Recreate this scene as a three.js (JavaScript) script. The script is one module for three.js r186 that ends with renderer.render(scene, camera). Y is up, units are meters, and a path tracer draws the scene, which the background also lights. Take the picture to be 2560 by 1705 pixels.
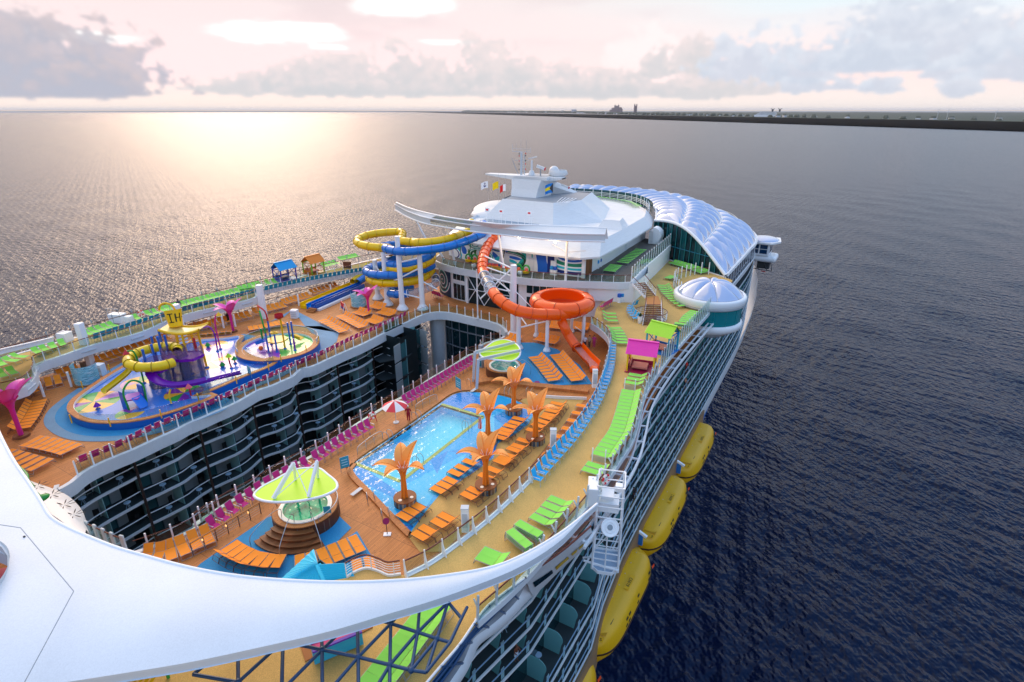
import * as THREE from 'three';
import { mergeGeometries } from 'three/addons/utils/BufferGeometryUtils.js';
import { RoundedBoxGeometry } from 'three/addons/geometries/RoundedBoxGeometry.js';
import { MarchingCubes } from 'three/addons/objects/MarchingCubes.js';

// ---------- camera, sky, sun, exposure (metres; x to starboard, -z towards the bow, sea at y = 0) ----------
const scene = new THREE.Scene();
const camera = new THREE.PerspectiveCamera(61.87, 1024 / 682, 0.5, 120000);
camera.position.set(...[44, 70, 0]);
camera.up.set(0, 1, 0);
camera.lookAt(...[-2.91, 32.48, -79.95]);
const renderer = new THREE.WebGLRenderer({ antialias: true });
renderer.setSize(1024, 682);
renderer.toneMapping = THREE.LinearToneMapping;
renderer.toneMappingExposure = 1.4;
renderer.shadowMap.enabled = true;
renderer.shadowMap.type = THREE.PCFSoftShadowMap;

const rng = (seed) => () => { seed |= 0; seed = seed + 0x6D2B79F5 | 0; let t = Math.imul(seed ^ seed >>> 15, 1 | seed); t = t + Math.imul(t ^ t >>> 7, 61 | t) ^ t; return ((t ^ t >>> 14) >>> 0) / 4294967296; };
const clamp = (v, a = 0, b = 1) => Math.min(b, Math.max(a, v));
const lerp = (a, b, t) => a + (b - a) * t;
const smooth = (a, b, v) => { const t = clamp((v - a) / (b - a)); return t * t * (3 - 2 * t); };
// value noise in two dimensions, with octaves
const hash2 = (x, y) => { let h = Math.imul(x, 374761393) + Math.imul(y, 668265263) | 0; h = Math.imul(h ^ h >>> 13, 1274126177); return ((h ^ h >>> 16) >>> 0) / 4294967296; };
function vnoise(x, y) {
const xi = Math.floor(x), yi = Math.floor(y), fx = x - xi, fy = y - yi, u = fx * fx * (3 - 2 * fx), v = fy * fy * (3 - 2 * fy);
return lerp(lerp(hash2(xi, yi), hash2(xi + 1, yi), u), lerp(hash2(xi, yi + 1), hash2(xi + 1, yi + 1), u), v);
}
const fbm = (x, y, o = 4) => { let s = 0, a = 0.5, n = 0; for (let i = 0; i < o; i++) { s += a * vnoise(x, y); n += a; a *= 0.5; x = x * 2.03 + 17.7; y = y * 2.03 + 5.3; } return s / n; };

const SUN_AZ = -54, SUN_EL = 22;   // degrees; azimuth from the bow, to starboard
const dirOf = (az, el) => { const a = az * Math.PI / 180, e = el * Math.PI / 180; return new THREE.Vector3(Math.sin(a) * Math.cos(e), Math.sin(e), -Math.cos(a) * Math.cos(e)); };
{
const KS = 0.84, W = 2048, H = 1024, d = new Float32Array(W * H * 4);
const s2l = (c) => { c /= 255; return c <= 0.04045 ? c / 12.92 : ((c + 0.055) / 1.055) ** 2.4; };
const col = (r, g, b) => [s2l(r), s2l(g), s2l(b)];
const mix = (a, b, t) => [lerp(a[0], b[0], t), lerp(a[1], b[1], t), lerp(a[2], b[2], t)];
const PEACH = col(255, 236, 224), PINK = col(252, 226, 226), ROSE = col(250, 226, 222), MINT = col(228, 236, 234), PALE = col(214, 235, 247), ZEN_R = [0.36, 0.6, 1.02], ZEN_L = [1.22, 1.1, 1.04], CREAM = col(243, 232, 226);
// cumulus banks: azimuth, elevation of the flat base, half width, height, tone (all degrees)
const banks = [
[...[-67.9, 1.22], 8.5, 5.2, 0], [...[-71.23, 1.17], 8, 6.0, 0], [...[-64.01, 1.17], 3.6, 2.6, 0], [...[-53.43, 1.54], 4, 1.5, 1], [...[-49.59, 1.52], 3.4, 2.3, 1], [...[-45.2, 1.52], 4.4, 3.0, 1],
[...[-39.91, 1.55], 3.6, 4.2, 1], [...[-36.29, 1.53], 3, 2.4, 1], [...[-32.8, 1.54], 4.2, 4.0, 1], [...[-29.66, 1.54], 2.6, 3.2, 1], [...[-25.98, 1.54], 2.4, 2.2, 1], [...[-21.96, 1.46], 3, 2.4, 1], [...[-19.1, 1.51], 2, 1.8, 1],
[...[-17.47, 3], 1.5, 2.4, 1], [...[-14.07, 3.08], 2.0, 3.0, 1], [...[-10.04, 2.45], 4.2, 3.9, 2], [...[-5.37, 2.43], 3.8, 3.6, 2], [...[1.74, 3.19], 6.6, 6.6, 2], [...[-1.19, 3.15], 5, 3.0, 2],
[...[0.38, 1.5], 1.8, 1.9, 2], [...[4.43, 2.42], 2.2, 1.2, 2], [...[8.84, 2.33], 4.5, 3.4, 2], [...[5.18, 1.31], 1.6, 1.2, 2], [...[-5.85, 1.71], 5.5, 1.2, 2], [...[-13.52, 1.34], 6, 1.6, 1], [...[-23.04, 1.39], 9, 1.3, 1], [...[-42.41, 1.47], 9, 1.0, 1],
[-95, 5, 9, 6, 0], [-120, 6, 12, 5, 0], [-150, 5, 9, 6, 2], [48, 4, 10, 5, 2], [80, 5, 12, 6, 2], [120, 5, 9, 5, 2], [160, 6, 12, 5, 2],
];
const TONE = [[col(176, 178, 192), col(206, 192, 194)], [col(203, 203, 206), col(232, 218, 217)], [col(196, 204, 218), col(219, 224, 233)]];
// bright streaks high up: azimuth, elevation, half width, half height
const streaks = [[...[-50.25, 5.98], 6.5, 0.85], [...[-39.78, 8.56], 5.2, 1.3], [...[-64.85, 5.04], 5.2, 0.5], [...[-36.12, 5.64], 3.0, 0.25], [...[-46.5, 5.08], 2, 0.22], [...[-48.25, 6.7], 3, 0.3]];
for (let j = 0; j < H; j++) for (let i = 0; i < W; i++) {
const el = ((j + 0.5) / H - 0.5) * 180, ph = ((i + 0.5) / W - 0.5) * 2 * Math.PI;
const az = Math.atan2(Math.cos(ph), -Math.sin(ph)) * 180 / Math.PI;    // degrees from the bow, + to starboard
const e = Math.max(el, 0), left = smooth(12, -45, az) * smooth(-160, -90, az);
let c = mix(mix(CREAM, PEACH, left), mix(ROSE, PINK, left), smooth(0.3, 3, e));
c = mix(c, mix(PALE, mix(MINT, col(236, 222, 222), left), smooth(18, -30, az)), smooth(3.2, 8.5 + 1.5 * left, e + 1.6 * (fbm(az * 0.12, e * 0.5 + 9, 3) - 0.5)));
c = mix(c, mix(ZEN_R, ZEN_L, smooth(25, -35, az) * smooth(-175, -120, az)), smooth(8.5, 26, e)); if (el < -2) { d.set([0.05, 0.09, 0.16, 1], (j * W + i) * 4); continue; }
// thin high veil
const veil = smooth(0.5, 0.8, fbm(az * 0.11 + 31, e * 0.55, 5)) * smooth(4, 7, e) * (1 - smooth(20, 45, e));
c = mix(c, mix(col(232, 226, 230), col(222, 206, 208), left), veil * 0.55);
for (const [a, b, w, h] of streaks) {
const n = fbm(az * 0.5 + a, e * 3 + 7, 4) - 0.5, t = 1 - Math.hypot((az - a) / w, (e - b + n * h * 1.1) / h);
if (t > 0) c = mix(c, [1.05, 1.02, 1.0], smooth(0, 0.35, t));
}
// lit cumulus tower behind the bank
{ const [a, b] = [-18.21, 3.52]; const t = 1 - Math.hypot((az - a) / 4.2, (e - b) / 3.4) + (fbm(az * 1.1, e * 1.3, 5) - 0.5) * 0.9; if (t > 0) c = mix(c, col(253, 234, 233), smooth(0, 0.3, t) * smooth(b - 3, b + 1.5, e) * 0.9); }
for (const [a, b, w, h, k] of banks) {
const dx = (az - a) / w; if (Math.abs(dx) > 1.4 || e < b - 1.2 || e > b + h * 1.7) continue;
const n0 = fbm(az * 0.5 + a * 3.1, e * 0.75 + 3, 3), n2 = fbm(az * 1.5 + 11, e * 2.0 + a, 5), bil = 1 - Math.abs(2 * fbm(az * 0.95 + a, e * 1.5 + 40, 5) - 1), n = n0 * 0.55 + bil * 0.42;
const up = (e - b) / h, lo = (b - e) / 0.5;
const t = e > b ? 1 - Math.hypot(dx * 0.9, up * 1.0) + (n - 0.62) * 1.5 + (n2 - 0.5) * 0.5 : 1 - Math.abs(dx) - lo * (0.7 + n2) + (n - 0.5) * 0.8;
if (t <= 0) continue;
const cc = mix(TONE[k][0], TONE[k][1], clamp(up * 0.5 + (n2 - 0.42) * 1.5 + (0.3 - t) * 0.6));
c = mix(c, cc, smooth(0, k === 2 ? 0.2 : 0.13, t) * (k === 1 ? 0.88 : 0.9));
}
// glow round the veiled sun, above the frame
const sd = dirOf(SUN_AZ, SUN_EL), v = dirOf(az, el), g = Math.acos(clamp(v.dot(sd), -1, 1)) * 180 / Math.PI;
const gl = 2.0 * Math.exp(-((g / 24) ** 2)) * smooth(8.5, 18, e);
c = [c[0] + gl, c[1] + gl * 0.78, c[2] + gl * 0.55];
if (el < 0) c = mix(c, [0.05, 0.09, 0.16], smooth(0, -3, el));
d.set([c[0] * KS, c[1] * KS, c[2] * KS, 1], (j * W + i) * 4);
}
const t = new THREE.DataTexture(d, W, H, THREE.RGBAFormat, THREE.FloatType);
t.mapping = THREE.EquirectangularReflectionMapping; t.colorSpace = THREE.LinearSRGBColorSpace; t.magFilter = t.minFilter = THREE.LinearFilter; t.needsUpdate = true;
scene.background = t; scene.environment = t;
}
const sun = new THREE.DirectionalLight(0xffd9b8, 0.8);
sun.position.copy(dirOf(SUN_AZ, SUN_EL).multiplyScalar(300)).add(new THREE.Vector3(5, 40, -60));
sun.target.position.set(5, 40, -60); scene.add(sun.target);
sun.castShadow = true; sun.shadow.radius = 40; sun.shadow.mapSize.set(4096, 4096);
Object.assign(sun.shadow.camera, { left: -120, right: 120, top: 120, bottom: -120, near: 1, far: 700 });
scene.add(sun);

// ---------- naming, tagging, geometry ----------
const taken = new Map();
const numbered = (n) => { const k = taken.get(n) || 0; taken.set(n, k + 1); return k ? `${n}_${String(k).padStart(3, '0')}` : n; };
function tag(o, label, category, group, kind) { o.userData.label = label; if (category) o.userData.category = category; if (group) o.userData.group = group; if (kind) o.userData.kind = kind; return o; }
function thing(name, label, category, [x, y, z] = [0, 0, 0], turn = 0, group) {
const o = new THREE.Group(); o.name = numbered(name); o.position.set(x, y, z); o.rotation.y = turn; scene.add(o);
return tag(o, label, category, group);
}
function mesh(name, geos, mat, parent) {
const list = (Array.isArray(geos) ? geos : [geos]).filter(Boolean).map((g) => { const q = g.index ? g.toNonIndexed() : g; for (const k of Object.keys(q.attributes)) if (!['position', 'normal', 'uv'].includes(k)) q.deleteAttribute(k); if (!q.attributes.uv) q.setAttribute('uv', new THREE.BufferAttribute(new Float32Array(q.attributes.position.count * 2), 2)); return q; });
const g = list.length > 1 ? mergeGeometries(list) : list[0];
const m = new THREE.Mesh(g, mat); m.castShadow = m.receiveShadow = true;
m.name = parent ? name : numbered(name); (parent || scene).add(m); return m;
}
function struct(name, geos, mat, label) { const m = mesh(name, geos, mat); m.userData.kind = 'structure'; if (label) m.userData.label = label; return m; }
// a copy of a thing with its parts, under the next number and with its own label
function dup(root, base, [x, y, z], turn, label, group) {
const r = root.clone(); r.name = numbered(base); r.userData = { ...root.userData }; scene.add(r); r.position.set(x, y, z); r.rotation.set(0, turn, 0);
if (label) r.userData.label = label; if (group) r.userData.group = group; return r;
}
const V3 = (a) => new THREE.Vector3(...a);
const P2 = (l, y) => l.map(([x, z]) => [x, y, z]);
// Catmull-Rom through points, n samples (2D or 3D arrays in, 3D arrays out)
function cr(pts, n, y = 0, closed = false, tension = 0.5) {
const c = new THREE.CatmullRomCurve3(pts.map((p) => p.length === 2 ? new THREE.Vector3(p[0], y, p[1]) : V3(p)), closed, 'centripetal', tension);
return c.getSpacedPoints(n).slice(0, closed ? n : n + 1).map((v) => [v.x, v.y, v.z]);
}
const lenOf = (p) => p.slice(1).reduce((s, q, i) => s + Math.hypot(...q.map((v, k) => v - p[i][k])), 0);
// points every d metres along a polyline, with the heading of the line
function along(p, d, from = 0, count = 1e9) {
const out = []; let left = from;
for (let i = 0; i + 1 < p.length; i++) {
const a = p[i], b = p[i + 1], L = Math.hypot(b[0] - a[0], b[1] - a[1], b[2] - a[2]);
while (left <= L && out.length < count) { const t = left / L; out.push({ p: [lerp(a[0], b[0], t), lerp(a[1], b[1], t), lerp(a[2], b[2], t)], a: Math.atan2(b[0] - a[0], b[2] - a[2]) }); left += d; }
left -= L;
}
return out;
}
// move a polyline sideways in plan (to the right of its direction)
function offset(p, d) {
return p.map((q, i) => { const a = p[Math.max(0, i - 1)], b = p[Math.min(p.length - 1, i + 1)], dx = b[0] - a[0], dz = b[2] - a[2], L = Math.hypot(dx, dz) || 1; return [q[0] - dz / L * d, q[1], q[2] + dx / L * d]; });
}
const box = (w, h, d, x = 0, y = 0, z = 0, ry = 0, rx = 0, rz = 0) => { const g = new THREE.BoxGeometry(w, h, d); if (rx) g.rotateX(rx); if (rz) g.rotateZ(rz); if (ry) g.rotateY(ry); return g.translate(x, y, z); };
const rbox = (w, h, d, r, x = 0, y = 0, z = 0, ry = 0) => { const g = new RoundedBoxGeometry(w, h, d, 2, r); if (ry) g.rotateY(ry); return g.translate(x, y, z); };
function bar(p, q, r = 0.03, seg = 6, r2 = r) {
const a = V3(p), b = V3(q), L = a.distanceTo(b), g = new THREE.CylinderGeometry(r2, r, L, seg);
g.applyQuaternion(new THREE.Quaternion().setFromUnitVectors(new THREE.Vector3(0, 1, 0), b.clone().sub(a).normalize())); const m = a.add(b).multiplyScalar(0.5); return g.translate(m.x, m.y, m.z);
}
function beam(p, q, w, h) {   // square section between two points
const a = V3(p), b = V3(q), L = a.distanceTo(b), g = new THREE.BoxGeometry(w, h, L), m = new THREE.Matrix4().lookAt(a, b, new THREE.Vector3(0, 1, 0));
g.applyMatrix4(m); const c = a.add(b).multiplyScalar(0.5); return g.translate(c.x, c.y, c.z);
}
function tube(pts, r, seg = 6, closed = false, n) { const c = new THREE.CatmullRomCurve3(pts.map(V3), closed, 'centripetal'); return new THREE.TubeGeometry(c, n || Math.max(4, pts.length * 2), r, seg, closed); }
const poly = (pts, r, seg = 6) => pts.slice(1).map((q, i) => bar(pts[i], q, r, seg));   // bars along a polyline
const lathe = (pr, seg = 24, a0 = 0, a = Math.PI * 2) => new THREE.LatheGeometry(pr.map(([x, y]) => new THREE.Vector2(x, y)), seg, a0, a);
const cyl = (r0, r1, h, x, y, z, seg = 20) => new THREE.CylinderGeometry(r1, r0, h, seg).translate(x, y + h / 2, z);
// rectangular section swept along a plan polyline: width w (centred, or from o0 to o1), from height y0 to y1 above each point
function strip(p, o0, o1, y0, y1, closed = false) {
const q = closed ? [...p, p[0]] : p, L = closed ? offset([q[q.length - 2], ...q, q[1]], o0).slice(1, -1) : offset(q, o0), R = closed ? offset([q[q.length - 2], ...q, q[1]], o1).slice(1, -1) : offset(q, o1), pos = [], uv = []; let s = 0;
const quad = (a, b, c, d, u0, u1, h) => { pos.push(...a, ...b, ...c, ...a, ...c, ...d); uv.push(u0, 0, u1, 0, u1, h, u0, 0, u1, h, u0, h); };
const at = (v, y) => [v[0], v[1] + y, v[2]];
for (let i = 0; i + 1 < q.length; i++) {
const l = Math.hypot(q[i + 1][0] - q[i][0], q[i + 1][2] - q[i][2]), w = Math.abs(o1 - o0), h = y1 - y0;
quad(at(L[i], y1), at(L[i + 1], y1), at(R[i + 1], y1), at(R[i], y1), s, s + l, w);
quad(at(R[i], y0), at(R[i + 1], y0), at(L[i + 1], y0), at(L[i], y0), s, s + l, w);
quad(at(R[i], y1), at(R[i + 1], y1), at(R[i + 1], y0), at(R[i], y0), s, s + l, h);
quad(at(L[i], y0), at(L[i + 1], y0), at(L[i + 1], y1), at(L[i], y1), s, s + l, h);
s += l;
}
if (!closed) for (const i of [0, q.length - 1]) quad(at(L[i], y0), at(R[i], y0), at(R[i], y1), at(L[i], y1), 0, Math.abs(o1 - o0), y1 - y0);
const g = new THREE.BufferGeometry(); g.setAttribute('position', new THREE.Float32BufferAttribute(pos, 3)); g.setAttribute('uv', new THREE.Float32BufferAttribute(uv, 2)); g.computeVertexNormals(); return g;
}
// upright sheet along a polyline, uv in metres
function sheet(p, y0, y1) {
const pos = [], uv = []; let s = 0;
for (let i = 0; i + 1 < p.length; i++) {
const a = p[i], b = p[i + 1], l = Math.hypot(b[0] - a[0], b[2] - a[2]);
pos.push(a[0], a[1] + y0, a[2], b[0], b[1] + y0, b[2], b[0], b[1] + y1, b[2], a[0], a[1] + y0, a[2], b[0], b[1] + y1, b[2], a[0], a[1] + y1, a[2]);
uv.push(s, 0, s + l, 0, s + l, y1 - y0, s, 0, s + l, y1 - y0, s, y1 - y0); s += l;
}
const g = new THREE.BufferGeometry(); g.setAttribute('position', new THREE.Float32BufferAttribute(pos, 3)); g.setAttribute('uv', new THREE.Float32BufferAttribute(uv, 2)); g.computeVertexNormals(); return g;
}
// surface between two polylines of equal count
function loft(rows) {
const n = rows[0].length, m = rows.length, pos = [], uv = [], idx = [];
rows.forEach((r, j) => r.forEach((p, i) => { pos.push(...p); uv.push(i / (n - 1), j / (m - 1)); }));
for (let j = 0; j + 1 < m; j++) for (let i = 0; i + 1 < n; i++) { const a = j * n + i; idx.push(a, a + 1, a + n, a + 1, a + n + 1, a + n); }
const g = new THREE.BufferGeometry(); g.setAttribute('position', new THREE.Float32BufferAttribute(pos, 3)); g.setAttribute('uv', new THREE.Float32BufferAttribute(uv, 2)); g.setIndex(idx); g.computeVertexNormals(); return g;
}
// flat slab from a plan outline, with holes; top at y, thickness t; uv = world metres
function slab(outline, y, t = 0.2, holes = []) {
const pth = (l) => l.map((p) => new THREE.Vector2(p[0], p.length === 3 ? -p[2] : -p[1]));
const s = new THREE.Shape(pth(outline)); for (const h of holes) s.holes.push(new THREE.Path(pth(h)));
const g = t > 0 ? new THREE.ExtrudeGeometry(s, { depth: t, bevelEnabled: false }) : new THREE.ShapeGeometry(s);
g.rotateX(-Math.PI / 2).translate(0, y - t, 0); return g;
}
const circle = (x, z, r, n = 40, a0 = 0) => Array.from({ length: n }, (_, i) => [x + r * Math.cos(a0 + i / n * 2 * Math.PI), z + r * Math.sin(a0 + i / n * 2 * Math.PI)]);
const ellipse = (x, z, a, b, turn, n = 48) => Array.from({ length: n }, (_, i) => { const t = i / n * 2 * Math.PI, u = a * Math.cos(t), v = b * Math.sin(t); return [x + u * Math.cos(turn) - v * Math.sin(turn), z + u * Math.sin(turn) + v * Math.cos(turn)]; });

// ---------- materials ----------
function canvasTex(w, h, draw, srgb = true) { const c = document.createElement('canvas'); c.width = w; c.height = h; draw(c.getContext('2d'), w, h); const t = new THREE.CanvasTexture(c); if (srgb) t.colorSpace = THREE.SRGBColorSpace; t.wrapS = t.wrapT = THREE.RepeatWrapping; t.magFilter = THREE.LinearFilter; return t; }
function noiseTex(n, fn, srgb = true) { const d = new Uint8Array(n * n * 4); for (let j = 0; j < n; j++) for (let i = 0; i < n; i++) { const c = fn(i, j); d.set([c[0], c[1], c[2], 255], (j * n + i) * 4); } const t = new THREE.DataTexture(d, n, n); t.wrapS = t.wrapT = THREE.RepeatWrapping; t.magFilter = THREE.LinearFilter; t.minFilter = THREE.LinearMipmapLinearFilter; t.generateMipmaps = true; if (srgb) t.colorSpace = THREE.SRGBColorSpace; t.needsUpdate = true; return t; }
const std = (c, r = 0.5, m = 0, o = {}) => new THREE.MeshStandardMaterial({ color: c, roughness: r, metalness: m, side: THREE.DoubleSide, ...o });
// a neutral grain multiplied onto a colour: tileable speckle with soft blotches
const grain = (n, amp, seed, blot = 0.5) => { const R = rng(seed), a = new Float32Array(n * n); for (let i = 0; i < a.length; i++) a[i] = R(); return noiseTex(n, (i, j) => { const b = (Math.sin(i / n * 6.283 * 3 + seed) * Math.cos(j / n * 6.283 * 2) + Math.sin((i + j) / n * 6.283 * 5)) * 0.25 * blot; const v = 255 * clamp(1 - amp * (a[j * n + i] * (1 - blot * 0.4) + 0.25 - b * 0.5)); return [v, v, v]; }); };
const rep = (t, x, y = x) => { const c = t.clone(); c.repeat.set(x, y); c.needsUpdate = true; return c; };
const tnoise = (n, amp, seed, fine) => noiseTex(n, (i, j) => { let v = 0; for (const [f, a] of [[4, 0.5], [8, 0.3], [16, 0.2]]) { const x = i / n * f, y = j / n * f, xi = Math.floor(x), yi = Math.floor(y), u = smooth(0, 1, x - xi), w = smooth(0, 1, y - yi), H = (p, q) => hash2((p % f) + seed * 97, (q % f) + f * 31); v += a * lerp(lerp(H(xi, yi), H(xi + 1, yi), u), lerp(H(xi, yi + 1), H(xi + 1, yi + 1), u), w); } const k = 255 * clamp(1 - amp * v - fine * hash2(i + seed * 13, j)); return [k, k, k]; });
const G1 = tnoise(512, 0.12, 5, 0.2), G2 = tnoise(512, 0.07, 9, 0.04);
const M = {
white: std(0xeef1f3, 0.42, 0, { map: rep(G2, 0.21) }), whitePaint: std(0xf2f4f6, 0.35), hullWhite: std(0xe9edf1, 0.4, 0, { map: rep(G2, 0.11) }), grey: std(0x9aa3ab, 0.5), lightGrey: std(0xc3cad0, 0.5), darkGrey: std(0x3c4247, 0.7),
steel: std(0xb9c0c6, 0.3, 0.85), alu: std(0xa9adb6, 0.38, 0.6), brownFrame: std(0x6a5450, 0.45, 0.3), handrail: std(0x6d2f1d, 0.45), blackish: std(0x15191d, 0.6),
tan: std(0xf4c672, 0.85, 0, { map: rep(G1, 0.11) }), teakPlain: std(0xa4642c, 0.7), greyDeck: std(0x7d756d, 0.85, 0, { map: rep(G1, 0.12) }), balcFloor: std(0x30393c, 0.8), blueDeck: std(0x22a6e6, 0.75, 0, { map: rep(G1, 0.12) }), paleBlueDeck: std(0x7fb2d6, 0.75, 0, { map: rep(G1, 0.12) }),
navy: std(0x123a6b, 0.4), glassDark: new THREE.MeshPhysicalMaterial({ color: 0x0b2a30, roughness: 0.06, metalness: 0, side: THREE.DoubleSide, specularIntensity: 1 }), tealPanel: std(0x6fb0b4, 0.25, 0, { transparent: true, opacity: 0.8 }),
glass: new THREE.MeshPhysicalMaterial({ color: 0xe6f2f0, roughness: 0.03, transmission: 1, thickness: 0, ior: 1.45, side: THREE.DoubleSide }),
balcGlass: new THREE.MeshPhysicalMaterial({ color: 0xf2fafa, roughness: 0.02, transmission: 1, thickness: 0, ior: 1.2, specularIntensity: 0.4, side: THREE.DoubleSide }),
greenF: std(0x86dc50, 0.75), orangeF: std(0xff9416, 0.75), pinkF: std(0xd42a82, 0.75), blueF: std(0x12b0ec, 0.75), tealF: std(0x0e8fae, 0.75),
yellow: std(0xf0bb04, 0.35), boatYellow: std(0xf2b800, 0.42, 0, { map: rep(G2, 0.3) }), slideYellow: std(0xf4c400, 0.22), slideBlue: std(0x0a78d2, 0.22), slideOrange: std(0xff5f06, 0.22), red: std(0xc8202c, 0.5), lime: std(0xb9e610, 0.5), purple: std(0x6a1aa8, 0.3), magenta: std(0xd81e8c, 0.4),
palmOrange: std(0xf08a24, 0.42), palmLeaf: std(0xf5a04a, 0.5), pinkLeaf: std(0xf050b4, 0.4), green: std(0x179a3a, 0.45), brown: std(0x5a3118, 0.6),
};
// teak: narrow boards with caulking lines, boards running along v (ship's length)
const teakTex = canvasTex(512, 512, (c, w, h) => { const R = rng(12); for (let i = 0; i < 16; i++) { let y = 0; while (y < h) { const L = 120 + R() * 260, v = R(); c.fillStyle = `rgb(${186 + v * 24},${122 + v * 20},${66 + v * 14})`; c.fillRect(i * 32, y, 32, L); c.fillStyle = 'rgba(70,40,20,.7)'; c.fillRect(i * 32, y, 32, 3); y += L; } c.fillStyle = 'rgba(74,42,22,.75)'; c.fillRect(i * 32, 0, 3, h); for (let k = 0; k < 60; k++) { c.fillStyle = `rgba(90,50,20,${R() * 0.18})`; c.fillRect(i * 32 + 3 + R() * 28, R() * h, 1, 30 + R() * 60); } } });
M.teak = std(0xffeed8, 0.62, 0, { map: rep(teakTex, 0.5, 0.25) });
M.teakRaw = std(0xfff0d4, 0.62, 0, { map: rep(teakTex, 0.5, 0.25) });
const woodTex = canvasTex(256, 256, (c, w, h) => { const R = rng(4); c.fillStyle = '#7a4a26'; c.fillRect(0, 0, w, h); for (let i = 0; i < 8; i++) { const v = R() * 30; c.fillStyle = `rgb(${116 + v},${68 + v * 0.7},${34 + v * 0.5})`; c.fillRect(i * 32, 0, 30, h); } });
M.woodWall = std(0xffffff, 0.6, 0, { map: rep(woodTex, 0.5) });
const ORD = ['first', 'second', 'third', 'fourth', 'fifth', 'sixth', 'seventh', 'eighth', 'ninth', 'tenth', 'eleventh', 'twelfth', 'thirteenth', 'fourteenth', 'fifteenth', 'sixteenth', 'seventeenth', 'eighteenth', 'nineteenth', 'twentieth'];
const TENS = { 2: 'twenty', 3: 'thirty', 4: 'forty', 5: 'fifty' }, TENTH = { 3: 'thirtieth', 4: 'fortieth', 5: 'fiftieth' };
const ord = (i) => i < 20 ? ORD[i] : (i + 1) % 10 === 0 ? TENTH[(i + 1) / 10] : `${TENS[Math.floor((i + 1) / 10)]}-${ORD[(i + 1) % 10 - 1]}`;
const D15 = 41.3, D16 = 44, D17 = 47;

// ---------- the sea ----------
{
const nT = (() => {   // ripples: tileable normal map from a sum of wrapped waves
const n = 1024, R = rng(77), W = []; for (let i = 0; i < 62; i++) { const k = 7 + Math.floor(R() ** 1.3 * 80), a = -0.6 + (R() + R() + R() - 1.5) * 1.6, kx = Math.round(k * Math.cos(a)), ky = Math.round(k * Math.sin(a)); if (!kx && !ky) continue; W.push([kx, ky, R() * 6.283, 1 / Math.hypot(kx, ky) ** 1.0]); }
const hx = new Float32Array(n * n), S = 6.28318530718 / n; const sn = new Float32Array(4 * n); for (let i = 0; i < 4 * n; i++) sn[i] = Math.sin(i * S);
const H = hx; for (const [kx, ky, ph, am] of W) { const p0 = Math.round(ph / S); for (let j = 0; j < n; j++) for (let i = 0; i < n; i++) { const q = ((kx * i + ky * j + p0) % n + n) % n; H[j * n + i] += am * sn[q]; } }
return noiseTex(n, (i, j) => { const a = H[j * n + (i + 1) % n] - H[j * n + (i + n - 1) % n], b = H[((j + 1) % n) * n + i] - H[((j + n - 1) % n) * n + i]; const s = 5.4, L = Math.hypot(a * s, b * s, 1); return [127.5 - 127.5 * a * s / L, 127.5 - 127.5 * b * s / L, 127.5 + 127.5 / L]; }, false);
})();
const angs = []; for (let a = -180; a < 180;) { angs.push(a); a += a > -92 && a < 30 ? 0.3 : 4; }
const rad = [4]; while (rad[rad.length - 1] < 32000) { const r = rad[rad.length - 1]; rad.push(r * 1.013 + (r < 60 ? 2 : 0)); }
const R = rng(31), waves = []; for (let i = 0; i < 26; i++) { const L = 7 * 1.16 ** (i % 13) * (0.9 + R() * 0.2), a = 2.2 + (R() + R() - 1) * 1.1; waves.push([Math.cos(a) * 6.283 / L, Math.sin(a) * 6.283 / L, R() * 6.283, L * 0.0026, L]); }
const pos = [], uv = [], idx = [], na = angs.length;
for (const r of rad) for (const a of angs) {
const t = a * Math.PI / 180, x = 44 + Math.sin(t) * r, z = -Math.cos(t) * r, cell = r * 0.014; let y = 0;
for (const [kx, kz, ph, am, L] of waves) if (L > cell * 2.5) y += am * Math.sin(kx * x + kz * z + ph) * smooth(2.5, 5, L / cell);
// the bow wave spreading from the hull
const side = x - 25.5, wk = z + 200; if (r < 500 && side > 0) { const q = side - 0.24 * Math.max(0, z + 120); y += 0.16 * Math.sin(q * 1.1) * Math.exp(-((q / 9) ** 2)) * smooth(-125, -90, z); }
pos.push(x, y, z); uv.push(x / 46, z / 46);
}
for (let j = 0; j + 1 < rad.length; j++) for (let i = 0; i < na; i++) { const b = (i + 1) % na, p = j * na; idx.push(p + i, p + b, p + na + i, p + b, p + na + b, p + na + i); }
const g = new THREE.BufferGeometry(); g.setAttribute('position', new THREE.Float32BufferAttribute(pos, 3)); g.setAttribute('uv', new THREE.Float32BufferAttribute(uv, 2)); g.setIndex(idx); g.computeVertexNormals();
const m = new THREE.MeshPhysicalMaterial({ color: new THREE.Color().setRGB(0.001, 0.006, 0.03), roughness: 0.24, metalness: 0, normalMap: nT, normalScale: new THREE.Vector2(0.8, 0.8), specularIntensity: 0.55, specularColor: new THREE.Color(0.62, 0.82, 1.0), ior: 1.33 });
struct('sea', g, m, 'rippled open sea, dark navy beside the ship and pale under the low sun');
}

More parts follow.
